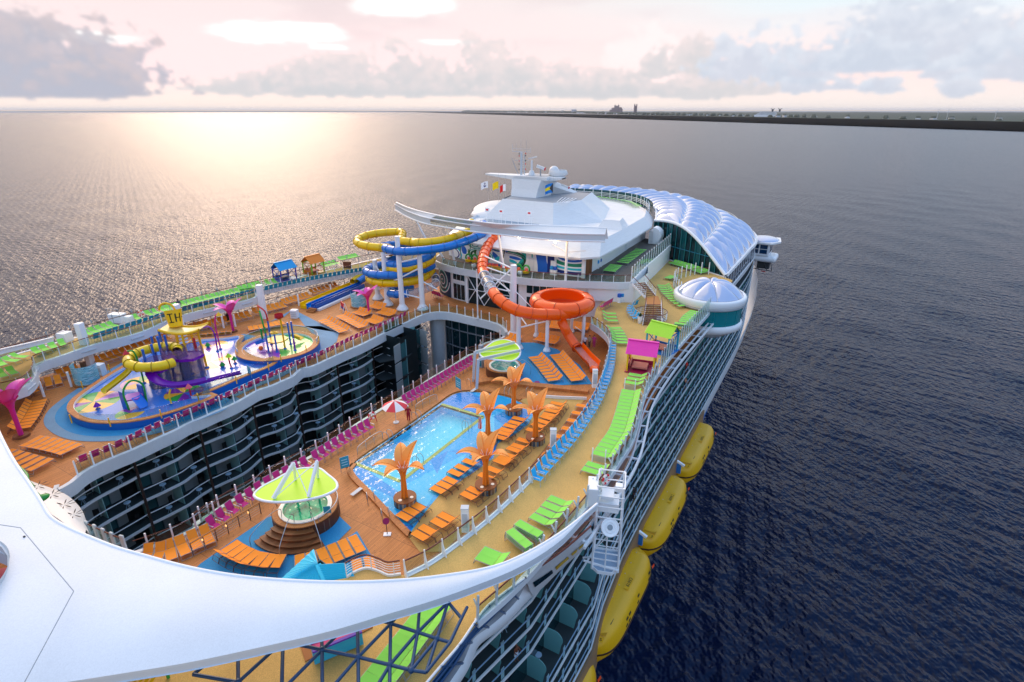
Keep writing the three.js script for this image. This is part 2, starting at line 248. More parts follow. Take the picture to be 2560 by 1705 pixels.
// ---------- plan lines of the ship ----------
const IN16 = cr([[25, -19.6], [25.6, -21], [26.1, -23.3], [26.6, -26.6], [26.9, -32], [27.05, -38], [26.7, -44.2], [25.5, -49.3], [24.3, -53.4], [23.2, -57.4], [21.2, -62.2], [19, -64.6], [17.4, -65.8]], 90, D16);
const SCURVE = cr([[22.13, -17.7], [22.22, -18.16], [22.61, -18.81], [23.51, -19.02], [24.19, -19.06], [24.76, -19.53]], 14, D16);
const OUT16 = cr([[30.65, -19], [31.3, -22.6], [31.95, -33], [31.9, -38], [31.8, -41], [31, -45.2], [30.2, -48.8], [29.8, -52], [29.5, -59], [29.5, -66], [29.7, -74], [29.8, -79]], 90, D16);
const SIDE = cr([[28.4, -29.45], [28.25, -60], [28.1, -95], [27.95, -118], [27.75, -128], [27, -138], [25.8, -149], [22.5, -164], [16, -188], [8, -208], [0, -216]], 110, 0);
const SIDE_AFT = [[26.6, 0, 14], [26.9, 0, -10], [27.3, 0, -23.4], [28.4, 0, -29.45]];
const SIDE_LOW = [[30.2, 0, 14], [30.2, 0, -38.7], [29.2, 0, -44.2], [28.5, 0, -52], ...SIDE.filter((p) => p[2] < -58)];
const PARK_PORT = cr([[-7.64, -14.46], [-7.79, -15.34], [-8.49, -16.59], [-8.72, -17.8], [-8.67, -19.24], [-8.51, -20.6], [-8.52, -22.01], [-8.54, -23.37], [-8.49, -24.71], [-8.69, -26.08], [-8.55, -27.45], [-8.55, -28.92], [-8.43, -30.24], [-8.47, -31.65], [-8.89, -34.48], [-8.54, -35.82], [-8.51, -37.17], [-8.48, -38.56], [-9.34, -40.76], [-8.79, -41.64], [-8.72, -44.41], [-8.7, -47.33], [-8.59, -50.04], [-8.75, -52.99], [-9, -56.09], [-9, -58.74], [-8.96, -54.66], [-8.98, -57.48], [-8.97, -59.93], [-9.06, -61.58], [-8.88, -64.03], [-7.95, -65.6], [-6.33, -66.31], [-4.3, -66.42], [-1.97, -66.31], [0.79, -66.22], [3.31, -65.76], [5.21, -64.5], [6.24, -63.23]], 150, D15);
const PARK_STB = cr([[6.52, -62.01], [6.46, -60.93], [5.58, -58.1], [6.56, -55.28], [6.02, -54.42], [6.06, -52.03], [6.09, -48.65], [6.05, -45.82], [6.41, -42.78], [6.12, -39.89], [6.11, -37.09], [6.15, -34.5], [6.71, -28.22], [6.35, -25.82], [6.43, -22.74], [6.19, -20.05], [6.39, -17.32], [6.54, -19.76], [6.75, -17.08], [6.03, -14.77], [5.51, -13.7]], 90, D15);
const PARK_NEAR = cr([[5.2, -13.2], [2.5, -12.4], [-1, -12.2], [-5, -12.8], [-8.3, -14.6]], 12, D15);
const PARK = [...PARK_PORT, ...PARK_STB, ...PARK_NEAR];
const PORT_IN = cr([[-25.19, -17.69], [-24.74, -19.38], [-25.99, -20.74], [-27.92, -21.83], [-30.23, -22.84], [-30.59, -25.5], [-31.02, -28.75], [-30.36, -33.86], [-32.13, -40.16], [-30.56, -51], [-33.37, -53.54], [-31.73, -61.12], [-28.21, -71.54], [-27.09, -74.94]], 60, D16);
const PORT_OUT = cr([[-36.4, 12], [-36, -10], [-35.6, -30], [-35, -48], [-34, -62], [-32, -76], [-29, -92]], 50, D16);
const TERR = cr([[-16, -78], [-14, -73.6], [-9.5, -71.5], [-4, -71], [2, -71.1], [6, -71.7], [10, -73], [14.3, -75], [17.3, -76.2], [18.6, -77.2]], 60, D17);

// ---------- the hull ----------
const ship = thing('cruise_ship', 'huge white cruise ship with rows of glass balconies and colourful pool decks', 'cruise ship');
{
// starboard and port skin from the keel line up to the balconies
const st = [70, 40, 10, -20, -60, -100, -125, -140, -155, -170, -188, -205, -222, -234];
const half = (z, y) => { const t = clamp((-100 - z) / (134 - Math.max(0, (20 - y) * 0.9))), full = y < 4 ? 23.5 : y < 10 ? lerp(23.5, 24.2, (y - 4) / 6) : lerp(24.2, 28, smooth(9, 19, y)); return Math.max(0.02, full * Math.sqrt(Math.max(0, 1 - t ** (2.1 + y * 0.03)))); };
const lv = [-1, 3.2, 7, 10, 13, 15.5, 17.5, 19.2, 21];
const skin = (s, ys) => loft(ys.map((y) => st.map((z) => [s * half(z, y), y, z])));
mesh('hull', [skin(1, lv.slice(1)), skin(-1, lv.slice(1))], M.hullWhite, ship);
mesh('waterline_band', [skin(1, lv.slice(0, 2)), skin(-1, lv.slice(0, 2))], std(0x1f6fc0, 0.4), ship);
// promenade recess behind the lifeboats: dark openings along the side, and the belt above them
mesh('boat_recess', [strip(SIDE_LOW.map(([x, , z]) => [x, 0, z]).filter((p) => p[2] > -95.5), 0.05, 0.3, 15.4, 20.6)], std(0x8f7050, 0.6), ship);
}
// cabin decks: edge slabs, rails, glass and partitions on the starboard side
const SLABS = [37.6, 34.9, 32.15, 29.4, 26.7, 24, 21.25];
{
const nearPart = [], farPart = [];
SLABS.forEach((y, k) => {
const line = (k >= 4 ? SIDE_LOW : [...SIDE_AFT.slice(0, -1), ...SIDE]).map(([x, , z]) => [x, y, z]);
mesh('balcony_slab', strip(line, 0, 0.13, -0.12, 0.1), M.hullWhite, ship);
mesh('balcony_floor', strip(line, -2.2, 0, -0.16, 0), M.balcFloor, ship);
if (k === 0) return;
const f = mesh('balcony_rail', strip(line, 0.02, 0.1, 1.06, 1.12), M.alu, ship); f.material = std(0x9fc0dc, 0.35, 0.2);
mesh('balcony_glass', sheet(offset(line, 0.06), 0.12, 1.05), M.balcGlass, ship);
const inner = offset(line, -2.0);
mesh('cabin_front', sheet(inner, 0, 2.6), M.glassDark, ship);
for (const { p, a } of along(line.filter((q) => q[2] > -165), 3.05, 0.7)) (Math.hypot(p[0] - 44, p[2], p[1] - 70) < 75 ? nearPart : farPart).push([p, a]);
});
const shape = new THREE.Shape(); shape.moveTo(0, 0); shape.lineTo(1.45, 0); shape.lineTo(1.62, 1.05); shape.absarc(0.9, 1.62, 0.85, -0.2, Math.PI / 2, false); shape.lineTo(0, 2.45); shape.closePath();
const pg = new THREE.ExtrudeGeometry(shape, { depth: 0.05, bevelEnabled: false, curveSegments: 8 }).translate(-2.0, 0, 0);
const postG = mergeGeometries([box(0.05, 1.15, 0.05, -0.1, 0.57, 0), box(0.05, 1.15, 0.05, -0.1, 0.57, 0.13), box(0.05, 1.15, 0.05, -0.1, 0.57, -0.13)]), postM = std(0xb7dbe6, 0.35);
const fit = (g, [p, a]) => { const q = g.clone(); q.rotateY(a - Math.PI); q.translate(...p); return q; };
nearPart.slice(0, 290).forEach((s) => {
const m = new THREE.Mesh(pg, M.tealPanel); m.name = 'balcony_partition'; m.position.set(...s[0]); m.rotation.y = s[1] - Math.PI; m.castShadow = m.receiveShadow = true; ship.add(m);
const q = new THREE.Mesh(postG, postM); q.name = 'rail_post'; q.castShadow = true; q.receiveShadow = true; m.add(q);
});
const rest = [...nearPart.slice(290), ...farPart];
mesh('balcony_partitions_beyond', rest.map((s) => fit(pg, s)), M.tealPanel, ship).userData.kind = 'stuff';
mesh('rail_posts_beyond', rest.map((s) => fit(postG, s)), postM, ship).userData.kind = 'stuff';
// the bellied side above the cabins, up to the open decks
const top = cr([[27.6, 6], [28, -18], [29.2, -24], [31.2, -30], [31.6, -38], [30.9, -45.2], [30, -49], [29.4, -55], [29.1, -66], [29, -80], [28.4, -100], [27.9, -130], [25.5, -149]], 70, 0), low = cr([[27.2, 6], [27.4, -19], [28.1, -25], [28.6, -30], [28.6, -38], [28.5, -45.2], [28.45, -49], [28.4, -55], [28.3, -66], [28.3, -80], [28.2, -100], [27.9, -130], [25.5, -149]], 70, 0);
mesh('upper_hull_band', loft([low.map((p) => [p[0], 39.9, p[2]]), low.map((p, i) => [lerp(p[0], top[i][0], 0.25), 40.2, p[2]]), low.map((p, i) => [lerp(p[0], top[i][0], 0.9), 40.9, top[i][2]]), top.map((p) => [p[0], 41.35, p[2]])]), M.hullWhite, ship);
mesh('cabin_front', sheet(offset(SIDE.filter((p) => p[2] > -150).map(([x, , z]) => [x, 37.6, z]), -2), 0, 2.6), M.glassDark, ship);
}
// ---------- the open decks ----------
let buildDeck15; const POOLHOLE = [], SANDHOLE = [];
{
const port15 = [[-33.5, 12], [-33.5, -40], [-32.5, -60], [-30, -76]];
const deck15 = [[27.5, 12], [28, -20], [30.4, -30], [30.8, -38], [30, -49], [29, -60], [29, -86], [20, -86], [-30, -86], ...port15.slice().reverse()];
buildDeck15 = (holes) => struct('pool_deck', slab(deck15, D15, 0.3, [PARK.map(([x, , z]) => [x, z]), ...holes]), M.teakRaw, 'brown pool deck around the long opening in the ship');
const stb = [...IN16.map(([x, , z]) => [x, z]), [16.6, -69], [15.6, -72], [15, -76], [14.4, -84], [14.4, -106], [15.5, -106.1], [26.3, -99.4], [29.4, -97], [29.6, -90], [29.8, -79], ...OUT16.slice().reverse().map(([x, , z]) => [x, z]), [30.6, -14.2], [30, 12], [-33, 12], [-33, 4], [2, 3], [6, -4], [12, -9], [17, -12.5], ...SCURVE.map(([x, , z]) => [x, z])];
struct('sun_deck', slab(stb, D16, 0.25), M.tan, 'sand coloured upper deck ring above the pool');
const prt = [...PORT_IN.map(([x, , z]) => [x, z]), [-22, -74], [-22, -92], [-29, -92], ...PORT_OUT.slice().reverse().map(([x, , z]) => [x, z])];
struct('port_sun_deck', slab(prt, D16, 0.25), M.tan, 'narrow sand coloured upper deck along the far side');
const terr = [...TERR.map(([x, , z]) => [x, z]), [17, -82], [16.6, -86], [16.4, -108], [-18, -108], [-18, -84]];
struct('terrace_deck', slab(terr, D17, 0.25), M.greyDeck, 'grey terrace deck in front of the painted wall');
// fasciae of the deck edges
mesh('park_rim', strip(PARK_PORT.slice(0, -1), -0.05, 0.35, -1.15, 0.06), M.hullWhite, ship);
mesh('park_rim', strip([...PARK_STB, ...PARK_NEAR], -0.05, 0.3, -1.0, 0.06), M.hullWhite, ship);
mesh('deck_edge', strip(IN16, -0.02, 0.25, -0.75, 0.05), M.hullWhite, ship);
mesh('deck_edge', strip(PORT_IN, -0.3, 0.1, -1.0, 0.05), M.hullWhite, ship);
mesh('deck_edge', strip(TERR, -0.1, 0.15, -1.0, 0.06), M.hullWhite, ship);
mesh('deck_edge', strip(OUT16, -0.25, 0.1, -0.4, 0.05), M.hullWhite, ship);
mesh('deck_edge', strip(PORT_OUT, -0.1, 0.25, -0.5, 0.05), M.hullWhite, ship);
}
// ---------- the facade of balconies round the opening, far side ----------
{
const base = PARK_PORT.slice(0, 118), s = [0]; base.forEach((p, i) => { if (i) s.push(s[i - 1] + Math.hypot(p[0] - base[i - 1][0], p[2] - base[i - 1][2])); });
const bays = 6.6, front = offset(base, -0.75).map((p, i) => { const f = (s[i] / bays) % 1; return [p[0] + 0.4 * Math.sin(f * Math.PI) - 0.2, 0, p[2]]; });
const inner = offset(base, -2.9).map((p) => [p[0], 0, p[2]]);
const ys = [37.95, 35.2, 32.45, 29.7, 26.95, 24.2];
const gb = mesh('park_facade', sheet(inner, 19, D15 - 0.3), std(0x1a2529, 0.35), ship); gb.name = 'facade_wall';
ys.forEach((y) => {
const l = front.map((p) => [p[0], y, p[2]]);
mesh('balcony_slab', strip(l, 0, 0.14, -0.2, 0.05), M.hullWhite, ship);
mesh('balcony_floor', strip(l, -2.3, 0, -0.12, 0), M.balcFloor, ship);
mesh('balcony_rail', strip(l, 0.02, 0.1, 1.08, 1.15), M.whitePaint, ship);
mesh('balcony_glass', sheet(offset(l, 0.06), 0.05, 1.05), M.balcGlass, ship);
});
const pg = new THREE.BoxGeometry(1.9, 2.5, 0.06).translate(-1.25, 1.25, 0), dr = mergeGeometries([box(0.04, 2.1, 1.1, 0, 1.15, -0.75), box(0.06, 2.2, 0.06, 0.03, 1.1, -0.15), box(0.06, 2.2, 0.06, 0.03, 1.1, -1.35)]), doorM = new THREE.MeshPhysicalMaterial({ color: 0x3f6d72, roughness: 0.08, side: THREE.DoubleSide });
const parts = std(0x87b7ba, 0.3), wallG = box(0.08, 2.5, 1.5, 0, 1.25, -2.2), wallM = std(0x9aa3a6, 0.6);
for (const y of ys) {
const l = front.map((p) => [p[0], y, p[2]]);
along(l, bays / 2, 0.3).forEach(({ p, a }, k) => {
const m = new THREE.Mesh(pg, parts); m.name = 'balcony_partition'; m.position.set(...p); m.rotation.y = a - Math.PI; m.castShadow = m.receiveShadow = true; ship.add(m);
const d = new THREE.Mesh(dr, doorM); d.name = 'balcony_door'; d.position.set(-2.1, 0, 0.1); d.castShadow = d.receiveShadow = true; m.add(d);
const b = new THREE.Mesh(wallG, wallM); b.name = 'cabin_wall'; b.position.set(-2.12, 0, 0.1); b.receiveShadow = true; m.add(b);
});
}
for (const { p, a } of along(front, bays, 0.15).slice(1)) mesh('downpipe', bar([p[0] + 0.12, 19, p[2]], [p[0] + 0.12, D15 - 1.1, p[2]], 0.13, 8), std(0x3a2822, 0.6), ship);
// forward end: round white corner and tall glass wall with lattice
const F = cr([[-7.69, -66.88], [-5.57, -66.34], [-2.5, -66.13], [0.19, -66.05], [2.38, -65.99], [4.54, -64.66]], 20, 0);
mesh('atrium_glass', sheet(F.map((p) => [p[0], 0, p[2] - 0.6]), 19, D15 - 1), M.glassDark, ship);
for (const { p } of along(F, 1.6)) mesh('mullion', box(0.1, 21, 0.1, p[0], 30, p[2] - 0.5), M.alu, ship);
for (const y of [38.4, 35.6, 32.8, 30, 27.2]) mesh('transom', strip(F.map((p) => [p[0], y, p[2] - 0.5]), -0.04, 0.08, 0, 0.14), M.alu, ship);
mesh('corner_column', cyl(1.3, 1.3, 22, F[0][0] - 1.6, 19, F[0][2] - 0.6, 24), M.hullWhite, ship);
// starboard side of the opening and the bottom of the gap
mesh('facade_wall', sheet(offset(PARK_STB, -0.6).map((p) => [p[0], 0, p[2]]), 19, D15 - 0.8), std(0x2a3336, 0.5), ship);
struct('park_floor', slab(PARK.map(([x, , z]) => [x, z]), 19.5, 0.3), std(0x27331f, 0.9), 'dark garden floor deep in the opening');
}

// ---------- loungers and chairs ----------
const SEATS = {};
{
const rails = (s, dz0, dz1, y) => bar([s * 0.345, y, dz0], [s * 0.345, y, dz1], 0.018, 5);
// sun lounger: flat part from z = -0.65 to 0.65, backrest beyond it; head towards +z
function lounger(key, fabric, frame, back) {
const t = new THREE.Group(), y = 0.37, bl = 0.68, by = y + Math.sin(back) * bl, bz = 0.62 + Math.cos(back) * bl;
mesh('frame', [rails(1, -0.66, 1.1, y), rails(-1, -0.66, 1.1, y), bar([-0.345, y, -0.66], [0.345, y, -0.66], 0.018, 5), bar([-0.345, y, 1.1], [0.345, y, 1.1], 0.018, 5), bar([0.345, y, 0.62], [0.345, by, bz], 0.016, 5), bar([-0.345, y, 0.62], [-0.345, by, bz], 0.016, 5), bar([-0.345, by, bz], [0.345, by, bz], 0.016, 5)], frame, t);
mesh('leg', [bar([-0.345, y, -0.64], [-0.345, 0.03, -0.74], 0.018, 5), bar([0.345, y, -0.64], [0.345, 0.03, -0.74], 0.018, 5), bar([-0.345, 0.03, -0.74], [0.345, 0.03, -0.74], 0.016, 5)], frame, t);
mesh('leg', [bar([-0.345, y, 1.1], [-0.345, 0.03, 1.24], 0.018, 5), bar([0.345, y, 1.1], [0.345, 0.03, 1.24], 0.018, 5), bar([-0.345, 0.03, 1.24], [0.345, 0.03, 1.24], 0.016, 5), bar([-0.3, 0.2, 0.3], [0.3, 0.2, 0.3], 0.014, 5), bar([-0.3, 0.2, 0.85], [0.3, 0.2, 0.85], 0.014, 5)], frame, t);
// slightly sagging sling
const sling = (z0, y0, z1, y1, sag) => { const rows = []; for (let j = 0; j <= 4; j++) { const v = j / 4, r = []; for (let i = 0; i <= 4; i++) { const u = i / 4 - 0.5; r.push([u * 0.625, lerp(y0, y1, v) - sag * (1 - 4 * u * u) * Math.sin(v * Math.PI), lerp(z0, z1, v)]); } rows.push(r); } return loft(rows); };
mesh('seat_sling', sling(-0.65, y + 0.022, 0.6, y + 0.022, 0.02), fabric, t);
mesh('back_sling', sling(0.63, y + 0.03, bz, by + 0.02, 0.015), fabric, t);
SEATS[key] = t;
}
lounger('green', M.greenF, M.alu, 0.55); lounger('greenFlat', M.greenF, M.alu, 0.02); lounger('orange', M.orangeF, M.brownFrame, 0.8); lounger('orangeFlat', M.orangeF, M.alu, 0.06); lounger('orangeUp', M.orangeF, M.alu, 0.8);
// armchair: sits facing +z
function chair(key, fabric, frame) {
const t = new THREE.Group();
mesh('seat', new RoundedBoxGeometry(0.5, 0.035, 0.5, 1, 0.012).translate(0, 0.43, 0.05), fabric, t);
mesh('backrest', new RoundedBoxGeometry(0.5, 0.66, 0.03, 1, 0.012).rotateX(-0.3).translate(0, 0.76, -0.29), fabric, t);
for (const s of [-1, 1]) {
mesh('armrest', [rbox(0.06, 0.03, 0.5, 0.012, s * 0.3, 0.64, 0.02)], frame, t);
mesh('leg', bar([s * 0.29, 0.64, 0.25], [s * 0.29, 0, 0.34], 0.018, 5), frame, t); mesh('leg', bar([s * 0.29, 0.64, -0.2], [s * 0.29, 0, -0.36], 0.018, 5), frame, t);
}
mesh('frame', [bar([-0.28, 0.42, -0.2], [-0.28, 1.08, -0.39], 0.016, 5), bar([0.28, 0.42, -0.2], [0.28, 1.08, -0.39], 0.016, 5), bar([-0.28, 1.08, -0.39], [0.28, 1.08, -0.39], 0.016, 5), bar([-0.28, 0.42, 0.3], [0.28, 0.42, 0.3], 0.016, 5)], frame, t);
SEATS[key] = t;
}
chair('pink', M.pinkF, M.alu); chair('turquoise', M.blueF, M.lightGrey); chair('teal', M.tealF, M.alu);
}
const KIND = { green: ['sun_lounger', 'sun lounger'], greenFlat: ['sun_lounger', 'sun lounger'], orange: ['sun_lounger', 'sun lounger'], orangeFlat: ['sun_lounger', 'sun lounger'], orangeUp: ['sun_lounger', 'sun lounger'], pink: ['deck_chair', 'deck chair'], turquoise: ['deck_chair', 'deck chair'], teal: ['deck_chair', 'deck chair'] };
const jit = rng(404);
const MASS = [];   // the far loungers past the count kept one by one
function seatAt(key, p, turn, label, group) {
if (group === 'mass') { MASS.push([key, p, turn]); return; }
const [name, cat] = KIND[key], s = SEATS[key].clone(); s.name = numbered(name); scene.add(s); s.position.set(...p); s.rotation.y = turn + (jit() - 0.5) * 0.035; if (cat === 'deck chair') s.scale.setScalar(1.14); tag(s, label, cat, group); return s;
}
// n seats spread from the first to the last point of a line; heads (or backs for chairs: their fronts) to the right (side 1) or left (-1) of it; level = floor height
function seatRow(key, line, n, side, level, label, group, skip = []) {
const L = line.length > 2 ? cr(line, 60) : [line[0], line[1]], T = lenOf(L), step = n > 1 ? T / (n - 1) : 1, pts = along(L, step - 1e-6, 0, n);
pts.forEach(({ p, a }, i) => { if (skip.includes(i)) return; const dx = Math.sin(a), dz = Math.cos(a), hx = -dz * side, hz = dx * side; seatAt(key, [p[0], level, p[2]], Math.atan2(hx, hz), n === 1 ? label : label.replace('%', ord(i)), group); });
}
// starboard upper deck, lime green
seatRow('green', [[30.4, 44.4, -37.3], [30.33, 44.4, -38.75], [30.21, 44.4, -41.26], [29.7, 44.4, -43.95], [29.04, 44.4, -46.79], [28.52, 44.4, -49.01]], 18, 1, D16, 'lime green lounger, % from the near end of the long outer row', 'lime loungers in the long row by the outer railing');
seatRow('green', [[29.82, 44.4, -27.85], [29.9, 44.4, -28.57], [29.92, 44.4, -29.34], [29.97, 44.4, -30.2]], 4, 1, D16, 'lime green lounger, % from the near end of four behind the gantry', 'four lime loungers behind the gantry');
seatRow('green', [[30.59, 44.4, -34.79], [30.58, 44.4, -35.57]], 2, 1, D16, 'lime green lounger, % of the pair aft of the glass screen', 'pair of lime loungers by the glass screen');
seatRow('green', [[28.14, 44.4, -50.98], [27.99, 44.4, -52.03], [27.87, 44.4, -52.97]], 3, 1, D16, 'lime green lounger, % of three beside the pink roofed cabana', 'three lime loungers by the pink cabana');
[[[29.47, 44.8, -25.26], 4, 'nearer'], [[29.55, 44.8, -26.29], 4, 'farther']].forEach(([p, n, w], k) => { for (let i = 0; i < n; i++) seatAt('greenFlat', [p[0], D16 + 0.01 + i * 0.13, p[2]], Math.PI / 2 - 0.35 + k * 0.18, `lime green lounger, ${ord(i)} from the bottom of the ${w} stack by the white canopy edge`, 'stacked lime loungers'); });
seatRow('green', [[28.74, 44.4, -22.87], [28.72, 44.4, -23.48]], 2, 1, D16, 'lime green lounger, % of the pair peeping over the white canopy', 'lime loungers peeping over the canopy');
seatRow('green', [[28.39, 44.4, -13.28], [28.31, 44.4, -14.58], [28.22, 44.4, -15.89], [28.12, 44.4, -17.22], [28.03, 44.4, -18.31]], 9, 1, D16, 'lime green lounger, % from the bottom of the row seen through the blue lattice', 'lime loungers under the blue lattice');
// round the spiral stair and the dome
seatRow('green', [[19.76, 44.4, -67.56], [19.07, 44.4, -68.95], [18.54, 44.4, -70.1]], 3, -1, D16, 'lime green lounger, % from near end, short row right of the orange bowl', 'lime loungers right of the orange bowl');
seatRow('green', [[23.51, 44.4, -60.89], [22.84, 44.4, -62.39], [22.06, 44.4, -63.8], [21.16, 44.4, -65.11]], 6, -1, D16, 'lime green lounger, % from the near end, curved row facing the cabanas', 'lime loungers in the curved row facing the cabanas');
seatRow('green', [[27.98, 44.4, -71.88], [27.87, 44.4, -73.72], [27.95, 44.4, -75.48], [28.11, 44.4, -76.66]], 7, 1, D16, 'lime green lounger, % from the near end of the row below the glass dome', 'lime loungers below the dome');
{ const p = [27.9, 44.4, -70.01]; for (let i = 0; i < 3; i++) seatAt('greenFlat', [p[0], D16 + 0.01 + i * 0.15, p[2]], Math.PI / 2 + 0.1, `lime green lounger, ${ord(i)} from the bottom of the stack below the dome`, 'stack of lime loungers below the dome'); }
seatRow('green', [[20.52, 44.4, -86.8], [21.91, 44.4, -83.93], [23.6, 44.4, -81.32], [25.08, 44.4, -79.26], [25.94, 44.4, -78.44]], 10, -1, D16, 'green lounger, % from the far end of the row curving round the dome railing', 'green loungers round the dome railing');
seatRow('green', [[20.18, 44.4, -91.7], [20.53, 44.4, -93.11]], 3, 1, D16, 'green lounger, % of three behind the glass screen left of the dome', 'green loungers left of the dome');
seatRow('green', [[17.81, 44.4, -102.06], [21.11, 44.4, -100.28], [24.14, 44.4, -98.12]], 11, -1, D16, 'green lounger, % from the left in the row under the tall glass wall', 'green loungers under the glass wall');
// terrace, flat green doubles
seatRow('greenFlat', [[13.76, 47.4, -80.41], [13.39, 47.4, -83.96]], 5, 1, D17, 'flat green lounger, % from the near end of the short terrace row by the railing', 'flat loungers of the short terrace row');
seatRow('greenFlat', [[13.69, 47.4, -86.43], [13.23, 47.4, -96.63]], 10, 1, D17, 'flat green lounger, % from the near end of the long terrace row', 'flat loungers of the long terrace row');
// port upper deck, green
const PG = 'green loungers along the far railing';
seatRow('green', [[-32.76, 44.4, -20.67], [-32.72, 44.4, -21.57], [-33.24, 44.4, -22.7]], 3, -1, D16, 'green lounger, % from the left at the curved corner of the far upper deck'  , 'mass');
seatRow('green', [[-29.18, 44.4, -19.47], [-29.1, 44.4, -20.32]], 2, -1, D16, 'green lounger, % of the pair nearest the white curved corner railing', PG);
seatRow('green', [[-33.17, 44.4, -24.23], [-33.16, 44.4, -25.01]], 2, -1, D16, 'green lounger, % of the pair left of the white locker on the far deck', PG);
seatRow('green', [[-33.6, 44.4, -25.92], [-33.42, 44.4, -26.83]], 2, -1, D16, 'green lounger, % of the pair touching the white locker on the far deck', PG);
seatRow('green', [[-34.56, 44.4, -30.2], [-34.82, 44.4, -33.28]], 5, -1, D16, 'green lounger, % from the left of five before the white machine box', PG);
seatRow('green', [[-35.07, 44.4, -36.35], [-34.99, 44.4, -37.18]], 1, -1, D16, 'lone green lounger below the red and white lifebuoy', PG);
seatRow('green', [[-35.19, 44.4, -38.11], [-35.17, 44.4, -38.93]], 2, -1, D16, 'green lounger, % of the pair right of the lifebuoy', PG);
seatRow('green', [[-35.46, 44.4, -40.03], [-34.85, 44.4, -45.78], [-33.96, 44.4, -53.44], [-35.24, 44.4, -51.61], [-34.5, 44.4, -54.88]], 27, -1, D16, 'green lounger, % from the left in the long row on the far upper deck'  , 'mass');
seatRow('green', [[-34.23, 44.4, -56.14], [-33.84, 44.4, -57.12]], 2, -1, D16, 'green lounger, % of the pair left of the blue cabana', PG);
seatRow('green', [[-34.8, 44.4, -68.62], [-34.6, 44.4, -71.08]], 4, -1, D16, 'pale green lounger, % from the left right of the orange cabana'  , 'mass');
seatRow('green', [[-35.6, 44.4, -73.42], [-34.99, 44.4, -76.84]], 6, -1, D16, 'pale green lounger, % from the left before the yellow slide loop'  , 'mass');
// turquoise chairs, backs to the pool
seatRow('turquoise', [[27.62, 44.44, -31.75], [27.57, 44.44, -33.22], [27.58, 44.44, -34.36], [27.56, 44.44, -35.82], [27.57, 44.44, -37.28], [27.5, 44.44, -38.88], [27.39, 44.44, -40.42], [27.22, 44.44, -41.91], [27.05, 44.44, -43.48], [26.7, 44.44, -45.86], [26.18, 44.44, -48.3], [25.66, 44.44, -50.67], [24.93, 44.44, -53.47]], 26, 1, D16, 'turquoise deck chair, % from the near end of the curved row by the pool railing', 'turquoise chairs along the pool railing');
seatRow('turquoise', [[25.89, 44.44, -49.86], [25.11, 44.44, -53.03], [24.17, 44.44, -55.95], [23, 44.44, -59.26]], 13, 1, D16, 'turquoise deck chair, % from the near end where the row bends beside the slide', 'turquoise chairs beside the slide pit');
seatRow('turquoise', [[22.08, 44.44, -69.75], [20.95, 44.44, -71.19], [20.02, 44.44, -73.11], [19.88, 44.44, -74.45], [20.12, 44.44, -75.18]], 7, -1, D16, 'turquoise deck chair, % from the near end left of the spiral stair', 'turquoise chairs by the spiral stair');
seatRow('teal', [[-31.93, 44.44, -29.67], [-32.39, 44.44, -35.06], [-32.55, 44.44, -41.15], [-31.96, 44.44, -47.95], [-31.53, 44.44, -51.42], [-31.54, 44.44, -51.25], [-30.03, 44.44, -58.82], [-26.36, 44.44, -69.4]], 54, -1, D16, 'teal deck chair, % from the left along the far inner railing', 'teal chairs along the far inner railing');
// pink chairs beside the opening
const PKS = 'pink chairs between the opening and the pool';
seatRow('pink', [[8.18, 41.74, -17.94], [8.03, 41.74, -18.82], [7.87, 41.74, -19.74], [7.78, 41.74, -20.63], [7.72, 41.74, -21.48]], 5, 1, D15, 'pink deck chair, % from the near end beside the orange loungers at the opening', PKS);
seatRow('pink', [[7.65, 41.74, -22.35], [7.64, 41.74, -23.07], [7.94, 41.74, -26.6]], 6, 1, D15, 'pink deck chair, % from the near end behind the lime canopy', PKS);
seatRow('pink', [[8, 41.74, -27.84], [7.94, 41.74, -30.23], [8.11, 41.74, -34.13]], 9, 1, D15, 'pink deck chair, % from the near end before the lifebuoy rack', PKS);
seatRow('pink', [[7.82, 41.74, -39.94], [7.97, 41.74, -44.11], [8.01, 41.74, -48.51], [8.09, 41.74, -51.88]], 18, 1, D15, 'pink deck chair, % from the red umbrella in the row towards the hot tub', PKS);
seatRow('pink', [[-9.54, 41.74, -17.36], [-9.3, 41.74, -19.66], [-9.58, 41.74, -22.75], [-9.45, 41.74, -27.34], [-9.5, 41.74, -31.27], [-9.59, 41.74, -35.83], [-9.71, 41.74, -39.99], [-9.58, 41.74, -44.37], [-9.97, 41.74, -49.35], [-10.03, 41.74, -53.64], [-10.26, 41.74, -60.51]], 48, -1, D15, 'pink deck chair, % from the near end behind the glass on the splash pool side', 'pink chairs on the splash pool side');
seatRow('pink', [[16.5, 44.44, -71.91], [16.73, 44.44, -74.09]], 5, -1, D16, 'magenta deck chair, % from the near end by the white wall right of the bowl', 'magenta chairs right of the bowl');
seatRow('pink', [[15.81, 44.44, -97.45], [16.23, 44.44, -99.07]], 4, 1, D16, 'magenta deck chair, % from the left by the terrace support wall', 'magenta chairs by the terrace wall');
seatRow('pink', [[17.6, 44.44, -80.92], [17.87, 44.44, -81.41]], 2, -1, D16, 'magenta deck chair, % of the pair under the stair landing', 'magenta chairs under the stair');
seatRow('pink', [[-12.98, 41.74, -71.61], [-11.27, 41.74, -71.19]], 4, -1, D15, 'magenta deck chair, % from the left under the painted wave wall', 'magenta chairs under the wave mural');
